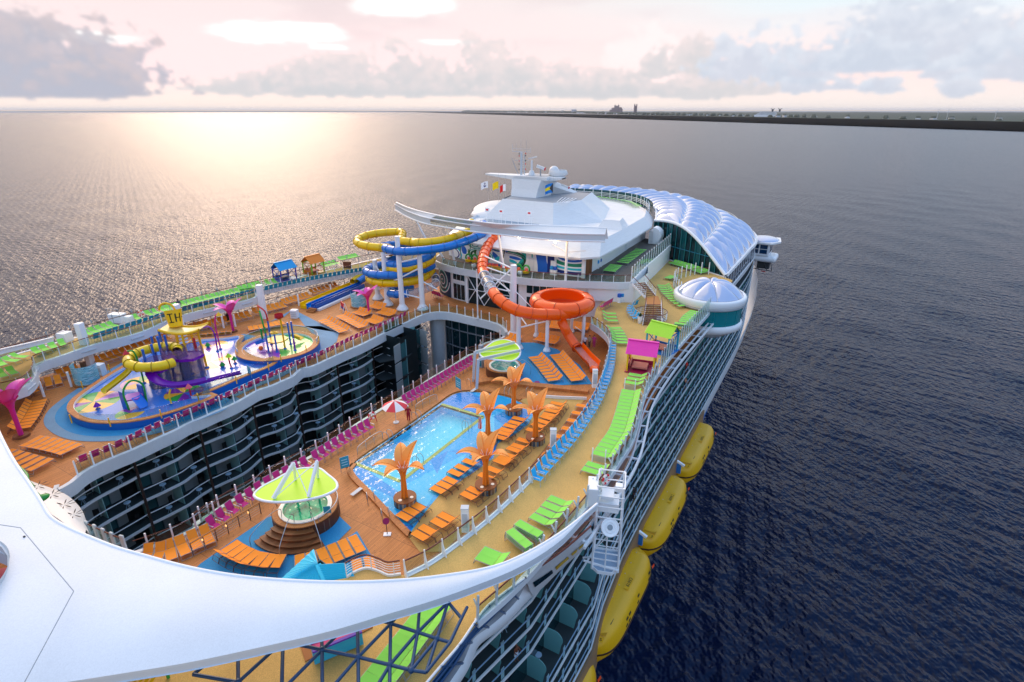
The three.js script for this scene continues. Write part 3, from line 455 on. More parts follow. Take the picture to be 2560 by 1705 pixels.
// orange loungers in and beside the beach pool
const OW = 'orange loungers standing in the shallow water', OB = 'orange loungers on the sandy pool edge';
const pair = (key, lists, side, level, label, group) => lists.forEach(([l, n, w]) => seatRow(key, l, n, side, level, `orange lounger, % from near end, ${w}`, group));
pair('orange', [
[[[19.3, 41.7, -26], [19.42, 41.7, -27.44]], 3, 'trio in the water nearest the teak corner'], [[[19.5, 41.7, -29.91], [19.62, 41.7, -31.43]], 3, 'trio in the water beside the near palm'], [[[19.36, 41.7, -32.51], [19.42, 41.7, -33.41]], 2, 'pair in the water below the second palm'],
[[[19.51, 41.7, -34.45], [19.56, 41.7, -35.7]], 2, 'pair in the water behind the second palm trunk'], [[[19.62, 41.7, -39.23], [19.57, 41.7, -40.02]], 2, 'pair in the water left of the middle palm'], [[[19.48, 41.7, -40.68], [19.43, 41.7, -41.51]], 2, 'pair in the water right of the closed umbrella'], [[[19.49, 41.7, -42.29], [19.43, 41.7, -43.16]], 2, 'farthest pair in the water']], 1, D15 - 0.12, '', OW);
pair('orange', [
[[[21.75, 41.7, -24.84], [21.81, 41.7, -25.59]], 2, 'pair at the sandy corner by the teak walk'], [[[22.11, 41.7, -26.62], [22.18, 41.7, -27.42]], 2, 'pair below the white post box'], [[[22.15, 41.7, -30.37], [22.21, 41.7, -31.16]], 2, 'pair beside the near right palm'],
[[[21.94, 41.7, -33.21], [22, 41.7, -34.35]], 2, 'pair right of the near right palm'], [[[21.92, 41.7, -35.67], [21.95, 41.7, -36.28]], 2, 'pair two behind the near right palm'], [[[21.89, 41.7, -36.86], [21.91, 41.7, -37.91]], 2, 'pair before the far right palm'], [[[21.98, 41.7, -38.6], [21.96, 41.7, -39.69]], 2, 'pair touching the far right palm'],
[[[21.82, 41.7, -41.69], [21.79, 41.7, -42.77]], 2, 'pair behind the far right palm'], [[[21.82, 41.7, -43.66], [21.84, 41.7, -44.57]], 2, 'second pair behind the far right palm'], [[[21.78, 41.7, -45.19], [21.66, 41.7, -46.05]], 2, 'third pair behind the far right palm'], [[[21.54, 41.7, -46.81], [21.41, 41.7, -47.71]], 2, 'farthest pair on the sand']], 1, D15 + 0.02, '', OB);
seatRow('orangeFlat', [[25.43, 41.7, -35.43], [24.9, 41.7, -40.75], [24.52, 41.7, -44.74], [23.93, 41.7, -48.63]], 9, 1, D15, 'orange lounger, % from the near end half hidden by the pool railing', 'orange loungers under the pool railing');
// aft, round the hot tub
seatRow('orange', [[11.07, 41.7, -17.25], [11.75, 41.7, -17.23], [12.48, 41.7, -17.26], [13.24, 41.7, -17.33], [13.96, 41.7, -17.54], [14.57, 41.7, -17.75], [15.06, 41.7, -18.01]], 7, 1, D15, 'orange lounger, % from the left of the fan in front of the lime hot tub', 'orange loungers in the left fan at the hot tub');
seatRow('orangeFlat', [[16.29, 41.7, -18.77], [16.83, 41.7, -19.45], [17.43, 41.7, -20.61], [18.13, 41.7, -22.05]], 6, 1, D15, 'orange lounger, % from the left of the fan behind the turquoise roof', 'orange loungers in the right fan at the hot tub');
seatRow('orangeFlat', [[19.98, 41.7, -20.4], [20.48, 41.7, -21.04]], 2, 1, D15, 'orange lounger, % of the pair behind the curved white railing', 'orange pair behind the curved railing');
seatRow('orangeUp', [[7.09, 41.7, -13.5], [7.8, 41.7, -14.16], [8.1, 41.7, -14.77], [8.41, 41.7, -15.46], [8.6, 41.7, -16.21], [8.87, 41.7, -16.96]], 6, -1, D15, 'orange lounger, % from the left in the near row along the opening', 'orange loungers in the near row along the opening');
// port pool deck, orange
const OP = 'orange loungers on the splash pool deck';
seatRow('orange', [[-20.91, 41.7, -17.38], [-22.4, 41.7, -18.51], [-23.9, 41.7, -19.49], [-25.77, 41.7, -20.64]], 9, -1, D15, 'orange lounger, % from the near end of the tall row beside the magenta palm', OP);
seatRow('orangeFlat', [[-17.26, 41.7, -16.93], [-15.73, 41.7, -17.38], [-13.83, 41.7, -17.83], [-12.79, 41.7, -18.01]], 7, 1, D15, 'orange lounger, % from the left of the row facing the pale blue floor', OP);
seatRow('orangeFlat', [[-16.86, 41.7, -14.56], [-15.19, 41.7, -14.92], [-13.44, 41.7, -15.24], [-12.28, 41.7, -15.52]], 6, 1, D15, 'orange lounger, % from the left of the row nearest the white canopy', OP);
seatRow('orange', [[-31.35, 41.7, -29.2], [-31.35, 41.7, -31.8], [-31.62, 41.7, -34.84], [-31.63, 41.7, -37.8]], 12, -1, D15, 'orange lounger, % from the left in the first row under the far beam'  , 'mass');
seatRow('orange', [[-32.39, 41.7, -40.77], [-32, 41.7, -43.86]], 4, -1, D15, 'orange lounger, % from the left of the four behind the yellow bucket'  , 'mass');
seatRow('orange', [[-28.64, 41.7, -40.99], [-26.69, 41.7, -43.36]], 5, 1, D15, 'orange lounger, % from the left of the five behind the yellow tipping frame'  , 'mass');
seatRow('orange', [[-29.87, 41.7, -22.29], [-29.33, 41.7, -23.91]], 3, -1, D15, 'orange lounger, % of three left of the patterned column'  , 'mass');
seatRow('orange', [[-30.91, 41.7, -25.04], [-30.82, 41.7, -26.51]], 3, -1, D15, 'orange lounger, % of three just behind the patterned column'  , 'mass');
seatRow('orange', [[-29.07, 41.7, -20.57], [-29.12, 41.7, -21.47]], 2, -1, D15, 'orange lounger, % of the pair behind the magenta palm', OP);
seatRow('orange', [[-32.46, 41.7, -42.14], [-31.46, 41.7, -43.51]], 4, -1, D15, 'orange lounger, % from the left of the four left of the second magenta palm'  , 'mass');
seatRow('orange', [[-31.41, 41.7, -44.61], [-30.27, 41.7, -49.19]], 7, -1, D15, 'orange lounger, % from the left in the row behind the second magenta palm'  , 'mass');
seatRow('orange', [[-30.66, 41.7, -50.74], [-29.49, 41.7, -54.83]], 7, -1, D15, 'orange lounger, % from the left in the row left of the white pillar foot'  , 'mass');
seatRow('orange', [[-30.57, 41.7, -56.15], [-30.15, 41.7, -60.51]], 7, -1, D15, 'orange lounger, % from the left in the row right of the white pillar'  , 'mass');
seatRow('orange', [[-30.98, 41.7, -62.2], [-30.54, 41.7, -67.05]], 7, -1, D15, 'orange lounger, % from the left in the farthest row above the racing slide'  , 'mass');
seatRow('orangeFlat', [[-25.78, 41.7, -46.06], [-24.92, 41.7, -47.62], [-24.01, 41.7, -49.77]], 7, 1, D15, 'orange lounger, % from the left in the row above the round splash pool'  , 'mass');
seatRow('orangeUp', [[-19.23, 41.7, -53.39], [-15.58, 41.7, -52.3], [-13.6, 41.7, -51.67]], 8, -1, D15, 'orange lounger, % from the left in the first diagonal row near the racing slide', OP);
seatRow('orangeUp', [[-18.51, 41.7, -56.09], [-15.04, 41.7, -55.03], [-12.59, 41.7, -54.32]], 9, -1, D15, 'orange lounger, % from the left in the second diagonal row near the racing slide', OP);
seatRow('orangeUp', [[-17.86, 41.7, -58.55], [-15.7, 41.7, -58.33]], 4, -1, D15, 'orange lounger, % of four left of the third magenta palm trunk', OP);
seatRow('orangeUp', [[-17.88, 41.7, -61.96], [-15.91, 41.7, -61.85]], 4, -1, D15, 'orange lounger, % of four behind the third magenta palm', OP);
seatRow('orangeUp', [[-13.69, 41.7, -56.93], [-11.8, 41.7, -56.66]], 4, -1, D15, 'orange lounger, % of four below the third magenta palm', OP);
seatRow('orangeUp', [[-14.77, 41.7, -60.36], [-12.43, 41.7, -60.24]], 5, -1, D15, 'orange lounger, % of five left of the slide tower foot', OP);
// starboard pit by the orange slide
const OS = 'orange loungers on the blue floor under the orange slide';
seatRow('orangeUp', [[13.72, 41.7, -57.06], [16.12, 41.7, -55]], 5, -1, D15, 'orange lounger, % from the far end of the first row beside the forward hot tub', OS);
seatRow('orangeUp', [[16.65, 41.7, -54.4], [18.48, 41.7, -52.67]], 4, -1, D15, 'orange lounger, % from the far end of the row nearest the pool steps', OS);
seatRow('orangeUp', [[15.68, 41.7, -59.02], [20.73, 41.7, -53.99]], 11, -1, D15, 'orange lounger, % from the far end of the row along the slide chute', OS);
seatRow('orangeUp', [[11.12, 41.7, -62.83], [13.6, 41.7, -62.9]], 6, -1, D15, 'orange lounger, % from the left in the row under the bowl', OS);
seatRow('orangeUp', [[10.55, 41.7, -67.97], [11.85, 41.7, -68.21]], 4, -1, D15, 'orange lounger, % of four deep under the bowl'  , 'mass');
seatRow('orangeUp', [[13.18, 41.7, -69.25], [15.17, 41.7, -69.64]], 5, -1, D15, 'orange lounger, % of five right of the orange chute'  , 'mass');
seatRow('orangeUp', [[7.61, 41.7, -60.78], [8.99, 41.7, -60.65]], 3, -1, D15, 'orange lounger, % of three beside the tall white column foot', OS);

function placeMass() {
const by = new Map(); for (const [key, p, turn] of MASS) for (const c of SEATS[key].children) { const g = c.geometry.clone(); g.rotateY(turn).translate(...p); const nm = /sling/.test(c.name) ? (/green/.test(key) ? 'green_slings' : 'orange_slings') : 'frames'; if (!by.has(nm)) by.set(nm, [[], c.material]); by.get(nm)[0].push(g); }
const t = thing('far_loungers', 'rows of small orange and green loungers along the far side decks', null); t.userData.kind = 'stuff'; for (const [nm, [gs, m]] of by) mesh(nm, gs, m, t);
}

// ---------- railings: posts, panes and handrail, each pane its own ----------
function railing(name, label, line, o = {}) {
const { step = 1.35, h = 1.1, post = M.whitePaint, rail = M.handrail, pane = M.glass, postG, kerb, from = 0, cat = 'railing', group, lean = 0, top = 0.05, bars = 0 } = o;
const t = thing(name, label, cat, [0, 0, 0], 0, group), st = along(line, step, from), pg = postG || mergeGeometries([box(0.06, h + 0.06, 0.1, 0, h / 2, 0)]);
for (const { p, a } of st) { const m = new THREE.Mesh(pg, post); m.name = 'post'; m.position.set(...p); m.rotation.y = a; m.castShadow = m.receiveShadow = true; t.add(m); }
if (pane) { const unit = new THREE.BoxGeometry(0.012, h - 0.14, 1); for (let i = 0; i + 1 < st.length; i++) { const a = st[i].p, b = st[i + 1].p, l = Math.hypot(b[0] - a[0], b[2] - a[2]); const m = new THREE.Mesh(unit, pane); m.name = 'glass_pane'; m.position.set((a[0] + b[0]) / 2, (a[1] + b[1]) / 2 + h / 2 - 0.02, (a[2] + b[2]) / 2); m.rotation.y = Math.atan2(b[0] - a[0], b[2] - a[2]); m.scale.z = l - 0.1; t.add(m); } }
for (let k = 1; k <= bars; k++) mesh('rail_bar', tube(line.map((p) => [p[0], p[1] + h * k / (bars + 1), p[2]]), 0.018, 5, false, line.length), post, t);
if (rail) mesh('handrail', tube(line.map((p) => [p[0], p[1] + h, p[2]]), top, 6, false, line.length * 2), rail, t);
if (kerb) mesh('kerb', strip(line, -0.05, 0.05, 0, 0.14), M.whitePaint, t);
return t;
}
// white fin post: a slim upright with a triangular foot towards the deck (+x side of the local frame)
const finPost = (() => { const s = new THREE.Shape(); s.moveTo(0, 0); s.lineTo(0.42, 0); s.lineTo(0.12, 0.9); s.lineTo(0.1, 1.24); s.absarc(0.05, 1.24, 0.05, 0, Math.PI); s.lineTo(0, 0); return new THREE.ExtrudeGeometry(s, { depth: 0.07, bevelEnabled: false }).translate(0, 0, -0.035); })();
railing('pool_railing', 'glass railing with white fin posts and dark red handrail curving along the pool', IN16, { postG: finPost.clone().rotateY(Math.PI), kerb: true, step: 1.36 });
railing('curved_railing', 'white S shaped bar railing beside the turquoise roofed hut', SCURVE, { postG: box(0.05, 1.1, 0.05, 0, 0.55, 0), pane: null, bars: 5, step: 1.6, kerb: true });
const parkPost = mergeGeometries([box(0.07, 1.45, 0.12, 0, 0.62, 0), cyl(0.06, 0.06, 0.1, 0, 1.3, 0, 8)]);
railing('opening_railing', 'glass railing with tall white posts on the splash pool side of the opening', PARK_PORT.slice(4, -2), { postG: parkPost, step: 1.5, top: 0.03 });
railing('opening_railing', 'white post railing behind the pink chairs by the pool', [...PARK_STB.slice(2)], { postG: parkPost, step: 1.55, top: 0.03 });
railing('terrace_railing', 'terrace railing of slim white posts in front of the wave mural', TERR.slice(12), { step: 1.7, postG: mergeGeometries([beam([0, 0, 0], [0.25, 1.1, 0], 0.07, 0.07), beam([0.16, 0.75, 0], [0.1, 1.15, 0.25], 0.04, 0.04)]), h: 1.1 });
railing('far_inner_railing', 'white post railing in front of the teal chairs on the far deck', PORT_IN, { step: 1.55, postG: box(0.07, 1.2, 0.09, 0, 0.6, 0), h: 1.12 });
railing('far_outer_railing', 'grey post railing against the sea on the far side', PORT_OUT, { step: 2.4, post: M.grey, postG: mergeGeometries([box(0.06, 1.7, 0.06, 0, 0.85, 0), beam([0, 1.1, 0], [0.3, 1.6, 0], 0.05, 0.05)]), pane: null, h: 1.15 });
railing('far_lower_railing', 'dark bar railing behind the orange loungers on the far side', cr([[-33.2, 10], [-33.2, -40], [-32.2, -60], [-30.2, -75]], 60, D15), { step: 2.2, post: M.grey, pane: null, bars: 2, h: 1.1 });
// outer wind screens: Y shaped posts and tall panes
const yPost = mergeGeometries([beam([0, 0, 0], [0.12, 2.0, 0], 0.1, 0.12), beam([0.06, 1.1, 0], [-0.22, 1.55, 0], 0.08, 0.08)]);
railing('outer_railing', 'dark red handrail with tall grey wind screen posts along the ship side', OUT16.slice(0, 56), { step: 1.5, post: std(0xc9d6de, 0.4), postG: yPost.clone().rotateY(Math.PI), h: 1.1 });
{ // forward the screens are taller
const l = OUT16.slice(56); railing('wind_screen', 'tall row of glass wind screen panels beside the cabanas', l, { step: 1.05, h: 2.15, post: std(0xcfdce4, 0.4), postG: box(0.09, 2.3, 0.14, 0, 1.15, 0), rail: null });
}
// track of the window cleaning gantry
{
const l = cr([[32.7, -29], [32.75, -33], [32.7, -38], [32.4, -41.5], [31.6, -45.6], [30.8, -49.3], [30.4, -52.4], [30.1, -59], [30.1, -66], [30.3, -74], [30.5, -80]], 90, 42.3);
const t = thing('gantry_track', 'white curved double beam track cantilevered outside the upper deck', 'gantry track');
mesh('track_beam', strip(l, -0.09, 0.09, -0.12, 0.12), M.whitePaint, t); mesh('track_beam', strip(offset(l, -0.62), -0.06, 0.06, -0.1, 0.14), M.whitePaint, t);
for (const { p, a } of along(l, 2.9, 0.6)) mesh('bracket', box(1.4, 0.12, 0.2, -0.66, 0, 0).rotateY(a - Math.PI).translate(...p), M.whitePaint, t);
const g = thing('cleaning_gantry', 'white lattice window cleaning cradle hanging outside the ship rail', 'gantry', [33, 38.1, -32.8], 0.32), w = M.whitePaint;
const X = [-0.95, 0.95], Z = [-1.05, 1.05];
for (const x of X) for (const z of Z) mesh('mast_leg', beam([x, 0.2, z], [x * 0.92, 7.6, z * 0.92], 0.13, 0.13), w, g);
for (const y of [0.6, 1.2, 1.8, 5.0, 5.9, 6.8, 7.6]) mesh('cross_frame', [beam([X[0], y, Z[0]], [X[1], y, Z[0]], 0.07, 0.07), beam([X[0], y, Z[1]], [X[1], y, Z[1]], 0.07, 0.07), beam([X[0], y, Z[0]], [X[0], y, Z[1]], 0.07, 0.07), beam([X[1], y, Z[0]], [X[1], y, Z[1]], 0.07, 0.07)], w, g);
for (const z of Z) { mesh('diagonal_brace', beam([X[0], 1.8, z], [X[1], 5, z], 0.05, 0.05), w, g); mesh('inner_post', beam([0, 0.2, z], [0, 5, z], 0.1, 0.1), w, g); }
mesh('cradle_floor', slab([[-1.0, -1.1], [1.0, -1.1], [1.0, 0.7], [0.5, 1.35], [-0.5, 1.35], [-1, 0.9]], 0.2, 0.1), std(0x9fb6cc, 0.5), g);
mesh('cradle_edge', strip([[-1.0, 0.2, -1.1], [1.0, 0.2, -1.1], [1.0, 0.2, 0.7], [0.5, 0.2, 1.35], [-0.5, 0.2, 1.35], [-1, 0.2, 0.9]], -0.04, 0.04, -0.1, 0.18, true), w, g);
mesh('outrigger', [beam([-1.6, 0.7, 0.9], [1.0, 0.5, 1.2], 0.12, 0.12), beam([-1.7, 0.4, 0.3], [-1.0, 0.6, 0.3], 0.1, 0.1)], w, g);
const d = mesh('cable_drum', [new THREE.CylinderGeometry(0.62, 0.62, 0.22, 32), new THREE.TorusGeometry(0.62, 0.06, 8, 32).rotateX(Math.PI / 2).translate(0, 0.12, 0), new THREE.TorusGeometry(0.36, 0.04, 8, 28).rotateX(Math.PI / 2).translate(0, 0.13, 0)], w, g); d.rotation.set(0.9, 0, -0.35); d.position.set(0.1, 4.45, 1.35);
const hub = mesh('drum_hub', [cyl(0.2, 0.2, 0.06, 0, 0.1, 0, 14), ...[0, 1, 2, 3, 4, 5].map((k) => box(0.05, 0.03, 0.16, 0.13 * Math.cos(k * 1.047), 0.17, 0.13 * Math.sin(k * 1.047)))], M.grey, d);
mesh('machine_box', [rbox(1.5, 0.8, 1.3, 0.05, -0.1, 5.45, -0.1), rbox(0.5, 0.5, 0.5, 0.04, 0.55, 7.3, 0.5), rbox(0.9, 0.25, 1.2, 0.04, -0.2, 6.3, 0)], w, g);
mesh('slewing_arm', [beam([-0.8, 5.2, 0.2], [-2.0, 4.6, 0.6], 0.2, 0.3), cyl(0.2, 0.2, 0.8, -1.6, 4.2, 0.5, 10)], M.grey, g);
const lk = thing('deck_locker', 'white upright locker behind the outer handrail by the gantry', 'locker', [31.94, 44, -31.99], 0.4); mesh('body', rbox(0.7, 1.5, 1.6, 0.05, 0, 0.75, 0), M.whitePaint, lk); mesh('door_panel', rbox(0.03, 1.2, 1.3, 0.01, 0.36, 0.75, 0), M.lightGrey, lk);
}
// ---------- lifeboats ----------
{
const half = (u) => Math.pow(Math.max(0, 1 - Math.pow(Math.abs(u), 5.5)), 0.6);     // plan fullness along the boat
const L = 16.6, prof = [[0, 3.62], [1.2, 3.56], [1.9, 3.3], [2.35, 2.7], [2.58, 1.75], [2.62, 1.35]];
function makeBoat(label, letters, no) {
const t = thing('lifeboat', label, 'lifeboat', [0, 0, 0], 0, 'yellow lifeboats along the hull'), us = []; for (let i = 0; i <= 44; i++) us.push(-1 + 2 * i / 44);
const ring = (pr, s) => us.map((u) => { const f = half(u), e = smooth(0.72, 1, Math.abs(u)); return [s * pr[0] * f, pr[1] - e * (pr[1] > 2 ? (pr[1] - 1.4) * 0.5 : 0), u * L / 2]; });
mesh('canopy', [...[1, -1].map((s) => loft(prof.map((q) => ring(q, s))))], M.boatYellow, t);
mesh('fender_band', [...[1, -1].map((s) => loft([ring([2.62, 1.35], s), ring([2.72, 1.28], s), ring([2.72, 1.12], s), ring([2.6, 1.06], s)]))], std(0x3a1d10, 0.7), t);
mesh('hull', [...[1, -1].map((s) => loft([[2.6, 1.08], [2.4, 0.5], [1.7, -0.2], [0, -0.6]].map((q) => ring(q, s))))], M.boatYellow, t);
// wheelhouse recess at the after end: dark opening, hatch and the rim
const dk = M.blackish; mesh('hatch_opening', [rbox(1.0, 0.06, 0.9, 0.02, 1.0, 3.42, 5.0)], dk, t); mesh('hatch', [rbox(0.6, 0.08, 0.75, 0.05, 0.75, 3.2, 6.25)], dk, t); mesh('hatch_frame', [rbox(1.5, 0.05, 2.5, 0.02, 0.75, 3.36 - 0.12, 5.75)], std(0xcf9600, 0.5), t);
for (const u of [-5.6, -4.9, -0.9, 2.0, 2.8]) { mesh('window', box(0.03, 0.24, 0.52, 2.47, 2.35, u, 0, 0, 0.33), dk, t); mesh('window', box(0.03, 0.24, 0.52, 2.6, 1.72, u + 0.3, 0, 0, 0.12), dk, t); }
for (const u of [-6, -4, -2, 0, 2]) mesh('roof_stud', cyl(0.05, 0.05, 0.08, 0.35, 3.58, u, 6), M.lightGrey, t);
const tx = canvasTex(256, 64, (c, w, h) => { c.fillStyle = '#f0b400'; c.fillRect(0, 0, w, h); c.fillStyle = '#1a1408'; c.font = 'bold 56px sans-serif'; c.textAlign = 'center'; c.textBaseline = 'middle'; c.fillText(letters, w / 2, h / 2 + 3); });
const lp = new THREE.PlaneGeometry(2.4, 0.6).rotateX(-Math.PI / 2).rotateY(-Math.PI / 2).rotateZ(-0.06).translate(1.25, 3.63, -1.0); mesh('lettering', lp, std(0xffffff, 0.5, 0, { map: tx }), t);
const tn = canvasTex(64, 64, (c, w, h) => { c.fillStyle = '#f0b400'; c.fillRect(0, 0, w, h); c.fillStyle = '#1a1408'; c.font = 'bold 54px sans-serif'; c.textAlign = 'center'; c.textBaseline = 'middle'; c.fillText(no, w / 2, h / 2 + 3); });
mesh('number', new THREE.PlaneGeometry(0.55, 0.55).rotateX(-Math.PI / 2).rotateX(0.32).translate(1.15, 3.03, 7.35), std(0xffffff, 0.5, 0, { map: tn }), t);
mesh('reflector', box(0.05, 0.3, 0.6, 2.42, 1.95, -6.6, -0.12, 0, 0.25), std(0xf04a12, 0.5), t);
return t;
}
[[-85.2, 28.75, 'C6609', '1'], [-67.1, 28.75, 'C6609', '3'], [-49.3, 28.95, 'C6619', '5'], [-31.9, 29.0, 'C6619', '7']].forEach(([z, x, s, n], i) => {
const b = makeBoat(['yellow lifeboat farthest forward along the hull', 'yellow lifeboat between the other two whole ones, below the cabins', 'largest whole yellow lifeboat, nearest below the white gantry', 'yellow lifeboat mostly cut off at the bottom of the view'][i], s, n); b.position.set(x, 16.0, z);
const dv = thing('davit', ['blue and white davit arm beyond the farthest lifeboat', 'blue and white davit between the two farther lifeboats', 'blue and white davit between the second and third lifeboats', 'blue and white davit aft of the largest whole lifeboat'][i], 'davit', [28.4, 18.2, z + 8.75]); mesh('arm', [beam([-0.6, 2.4, 0], [1.2, 1.6, 0], 0.35, 0.3)], M.whitePaint, dv); mesh('side_plate', rbox(0.9, 1.7, 0.25, 0.05, 0.3, 0.9, 0), std(0x1d74c8, 0.4), dv);
});
}
// ---------- the beach pool ----------
{
const water = cr([[10.67, -29.55], [10.66, -35.2], [10.51, -42.04], [10.45, -43.62], [10.64, -44.8], [11.48, -45.75], [13.35, -46.48], [15.82, -46.92], [17.54, -46.59], [19.69, -45.87], [20.25, -44.58], [20.61, -42.99], [20.42, -40.69], [19.86, -38.53], [20.78, -36.29], [20.39, -33.13], [19.86, -29.9]], 90, 0).map(([x, , z]) => [x, z]);
const edge = [...water, ...[[19.8, -29.77], [20.08, -27.83], [20.77, -24.66], [18.98, -25.37], [17.28, -25.95]], ...[[20.75, -24.71], [17.49, -25.83], [14.15, -27.05], [11.8, -27.86], [11.01, -28.32], [10.47, -29.19]]];
const sand = [...[[19.8, -29.77], [20.08, -27.83], [20.77, -24.66], [21.14, -24.47], [22.51, -23.85], [23.94, -24.69]], ...[[24.13, -32.49], [24.28, -36.36], [23.75, -43.12], [23.4, -48.6], [23.35, -50.74], [18.58, -48.69], [17.29, -47.03], [19.69, -45.87], [20.25, -44.58], [20.61, -42.99], [20.42, -40.69], [19.86, -38.53], [20.78, -36.29], [20.39, -33.13], [19.86, -29.9]]];
const X0 = 10.72, X1 = 15.95, Z0 = -42.05, Z1 = -29.45, deep = [[X0, Z1], [X1, Z1], [X1, Z0], [X0, Z0]];
// colour print of the shallow floor: facets of two blues
const box2 = edge.reduce((b, [x, z]) => [Math.min(b[0], x), Math.max(b[1], x), Math.min(b[2], z), Math.max(b[3], z)], [99, -99, 99, -99]);
const pt = canvasTex(1024, 1024, (c, w, h) => {
const U = ([x, z]) => [(x - box2[0]) / (box2[1] - box2[0]) * w, (z - box2[2]) / (box2[3] - box2[2]) * h], R = rng(3);
c.fillStyle = '#16b4f0'; c.fillRect(0, 0, w, h);
for (const [col, pts] of [['#0c9ae6', [[11.18, -29.45], [16.12, -29.18], [19.66, -29.87], [18.24, -27.39], [11.79, -27.9]]], ['#58ccf6', [[11.96, -29.33], [16.61, -29.46], [18.28, -35.87], [19.92, -29.68], [17.77, -28.09]]], ['#0c98e4', [[16.16, -33.18], [16.57, -35.29], [17.91, -31.86]]], ['#0e9ce6', [[16.68, -35.14], [19.23, -38.16], [20.78, -36.29]]], ['#78d4f8', [[16.19, -41.68], [16.68, -43.02], [18.75, -39.71], [17.68, -38.61]]], ['#0c94e2', [[16.83, -42.57], [17.66, -46.38], [19.91, -45.45], [20.02, -40.93]]], ['#0c86d8', [[20.09, -34.1], [19.58, -38.59], [20.7, -38.14], [20.57, -32.87]]], ['#0a8ade', [[10.59, -42.23], [10.19, -44.38], [11.48, -45.75], [13.93, -45.36], [15.3, -42.21]]], ['#64cef6', [[17.4, -27.52], [16.96, -31.58], [19.15, -30.62], [20.43, -25.56]]], ['#1886da', [[18.98, -25.3], [20.35, -25.74], [20.77, -24.66]]]]) { c.fillStyle = col; c.beginPath(); pts.map(U).forEach((p, i) => i ? c.lineTo(...p) : c.moveTo(...p)); c.fill(); }
for (let i = 0; i < 4000; i++) { c.fillStyle = `rgba(255,255,255,${R() * 0.05})`; c.fillRect(R() * w, R() * h, 3, 3); }
});
const floorG = slab(edge, D15 + 0.02, 0, [deep]); { const p = floorG.attributes.position, u = floorG.attributes.uv; for (let i = 0; i < p.count; i++) u.setXY(i, (p.getX(i) - box2[0]) / (box2[1] - box2[0]), 1 - (p.getZ(i) - box2[2]) / (box2[3] - box2[2])); }
const pool = thing('swimming_pool', 'large bright blue beach pool with a gold lined deep basin', 'swimming pool');
mesh('shallow_floor', floorG, std(0xffffff, 0.6, 0, { map: pt }), pool);
mesh('basin_floor', box(X1 - X0, 0.1, Z1 - Z0, (X0 + X1) / 2, D15 - 1.0, (Z0 + Z1) / 2), std(0x74e4f6, 0.6), pool);
mesh('basin_wall', strip([[X0, D15, Z1], [X1, D15, Z1], [X1, D15, Z0], [X0, D15, Z0]], 0, 0.12, -1.0, 0.01, true), std(0x52ccf0, 0.5), pool);
const gl = std(0xe2b23c, 0.5), gy = D15 + 0.03; for (const [a, b] of [[[X0, Z1], [X1, Z1]], [[X1, Z1], [X1, Z0]], [[X1, Z0], [X0, Z0]]]) mesh('gold_line', beam([a[0], gy, a[1]], [b[0], gy, b[1]], 0.34, 0.04), gl, pool);
const rn = canvasTex(512, 512, (c, w, h) => { const im = c.createImageData(w, h), H = (x, y) => { let s = 0; for (const [kx, ky, p, m] of RW) s += m * Math.sin((kx * x + ky * y) / 512 * 6.28318 + p); return s; }, R = rng(8), RW = []; for (let i = 0; i < 22; i++) { const k = 3 + R() * 16, t = R() * 6.28; RW.push([Math.round(k * Math.cos(t)), Math.round(k * Math.sin(t)), R() * 6, 1 / k]); } for (let y = 0; y < h; y++) for (let x = 0; x < w; x++) { const a = (H(x + 1, y) - H(x - 1, y)) * 2.4, b = (H(x, y + 1) - H(x, y - 1)) * 2.4, L = Math.hypot(a, b, 1); im.data.set([127.5 - a / L * 127, 127.5 - b / L * 127, 127.5 + 127 / L, 255], (y * w + x) * 4); } c.putImageData(im, 0, 0); }, false);
M.poolWater = new THREE.MeshPhysicalMaterial({ color: 0xd2f6fb, roughness: 0.06, transmission: 1, thickness: 0, ior: 1.33, normalMap: rep(rn, 0.22), normalScale: new THREE.Vector2(0.3, 0.3), side: THREE.DoubleSide });
struct('pool_water', slab(edge, D15 + 0.1, 0), M.poolWater, 'rippled clear water filling the blue beach pool');
const sd = struct('pool_beach', slab(sand, D15 + 0.03, 0), std(0xf2c46e, 0.8, 0, { map: rep(G1, 0.11) }), 'sand coloured sloping pool edge under the orange loungers');
buildDeck15([deep]);
// teak walk across, raised coping with textured strip, drain and step
mesh('coping', strip(cr([...[[10.57, -29.25], [10.96, -28.29], [12.02, -27.65], [14.41, -26.79], [17.71, -25.58], [20.93, -24.49]], ...[[20.85, -24.57]]], 40, D15), -0.5, -0.02, 0, 0.16), M.teak, pool);
mesh('coping', strip(cr([[10.95, -28.74], [10.63, -29.73], [10.55, -35.33], [10.39, -42.11], [10.29, -43.73], [10.52, -44.97], [11.35, -45.93], [13.22, -46.68], [15.83, -47.13], [17.41, -46.81]], 40, D15), -0.45, -0.02, 0, 0.16), M.teak, pool);
for (const [q, lab] of [[[11.96, 41.3, -46.35], 'pale'], [[13.88, 41.3, -26.48], 'pale']]) mesh('grip_plate', box(0.35, 0.02, 1.1, q[0], D15 + 0.17, q[2]), M.lightGrey, pool);
// ladders and grab rails
const hoop = (name, label, p, turn, w = 0.55, hgt = 0.9) => { const t = thing(name, label, 'grab rail', p, turn, 'steel grab rails at the pool'); for (const s of [-1, 1]) mesh('tube', tube([[s * w / 2, -0.5, -0.35], [s * w / 2, hgt * 0.8, -0.3], [s * w / 2, hgt, 0], [s * w / 2, hgt * 0.85, 0.35], [s * w / 2, 0, 0.4]], 0.025, 6, false, 20), M.steel, t); for (const y of [-0.45, -0.15]) mesh('tread', box(w, 0.03, 0.1, 0, y, -0.37), M.steel, t); return t; };
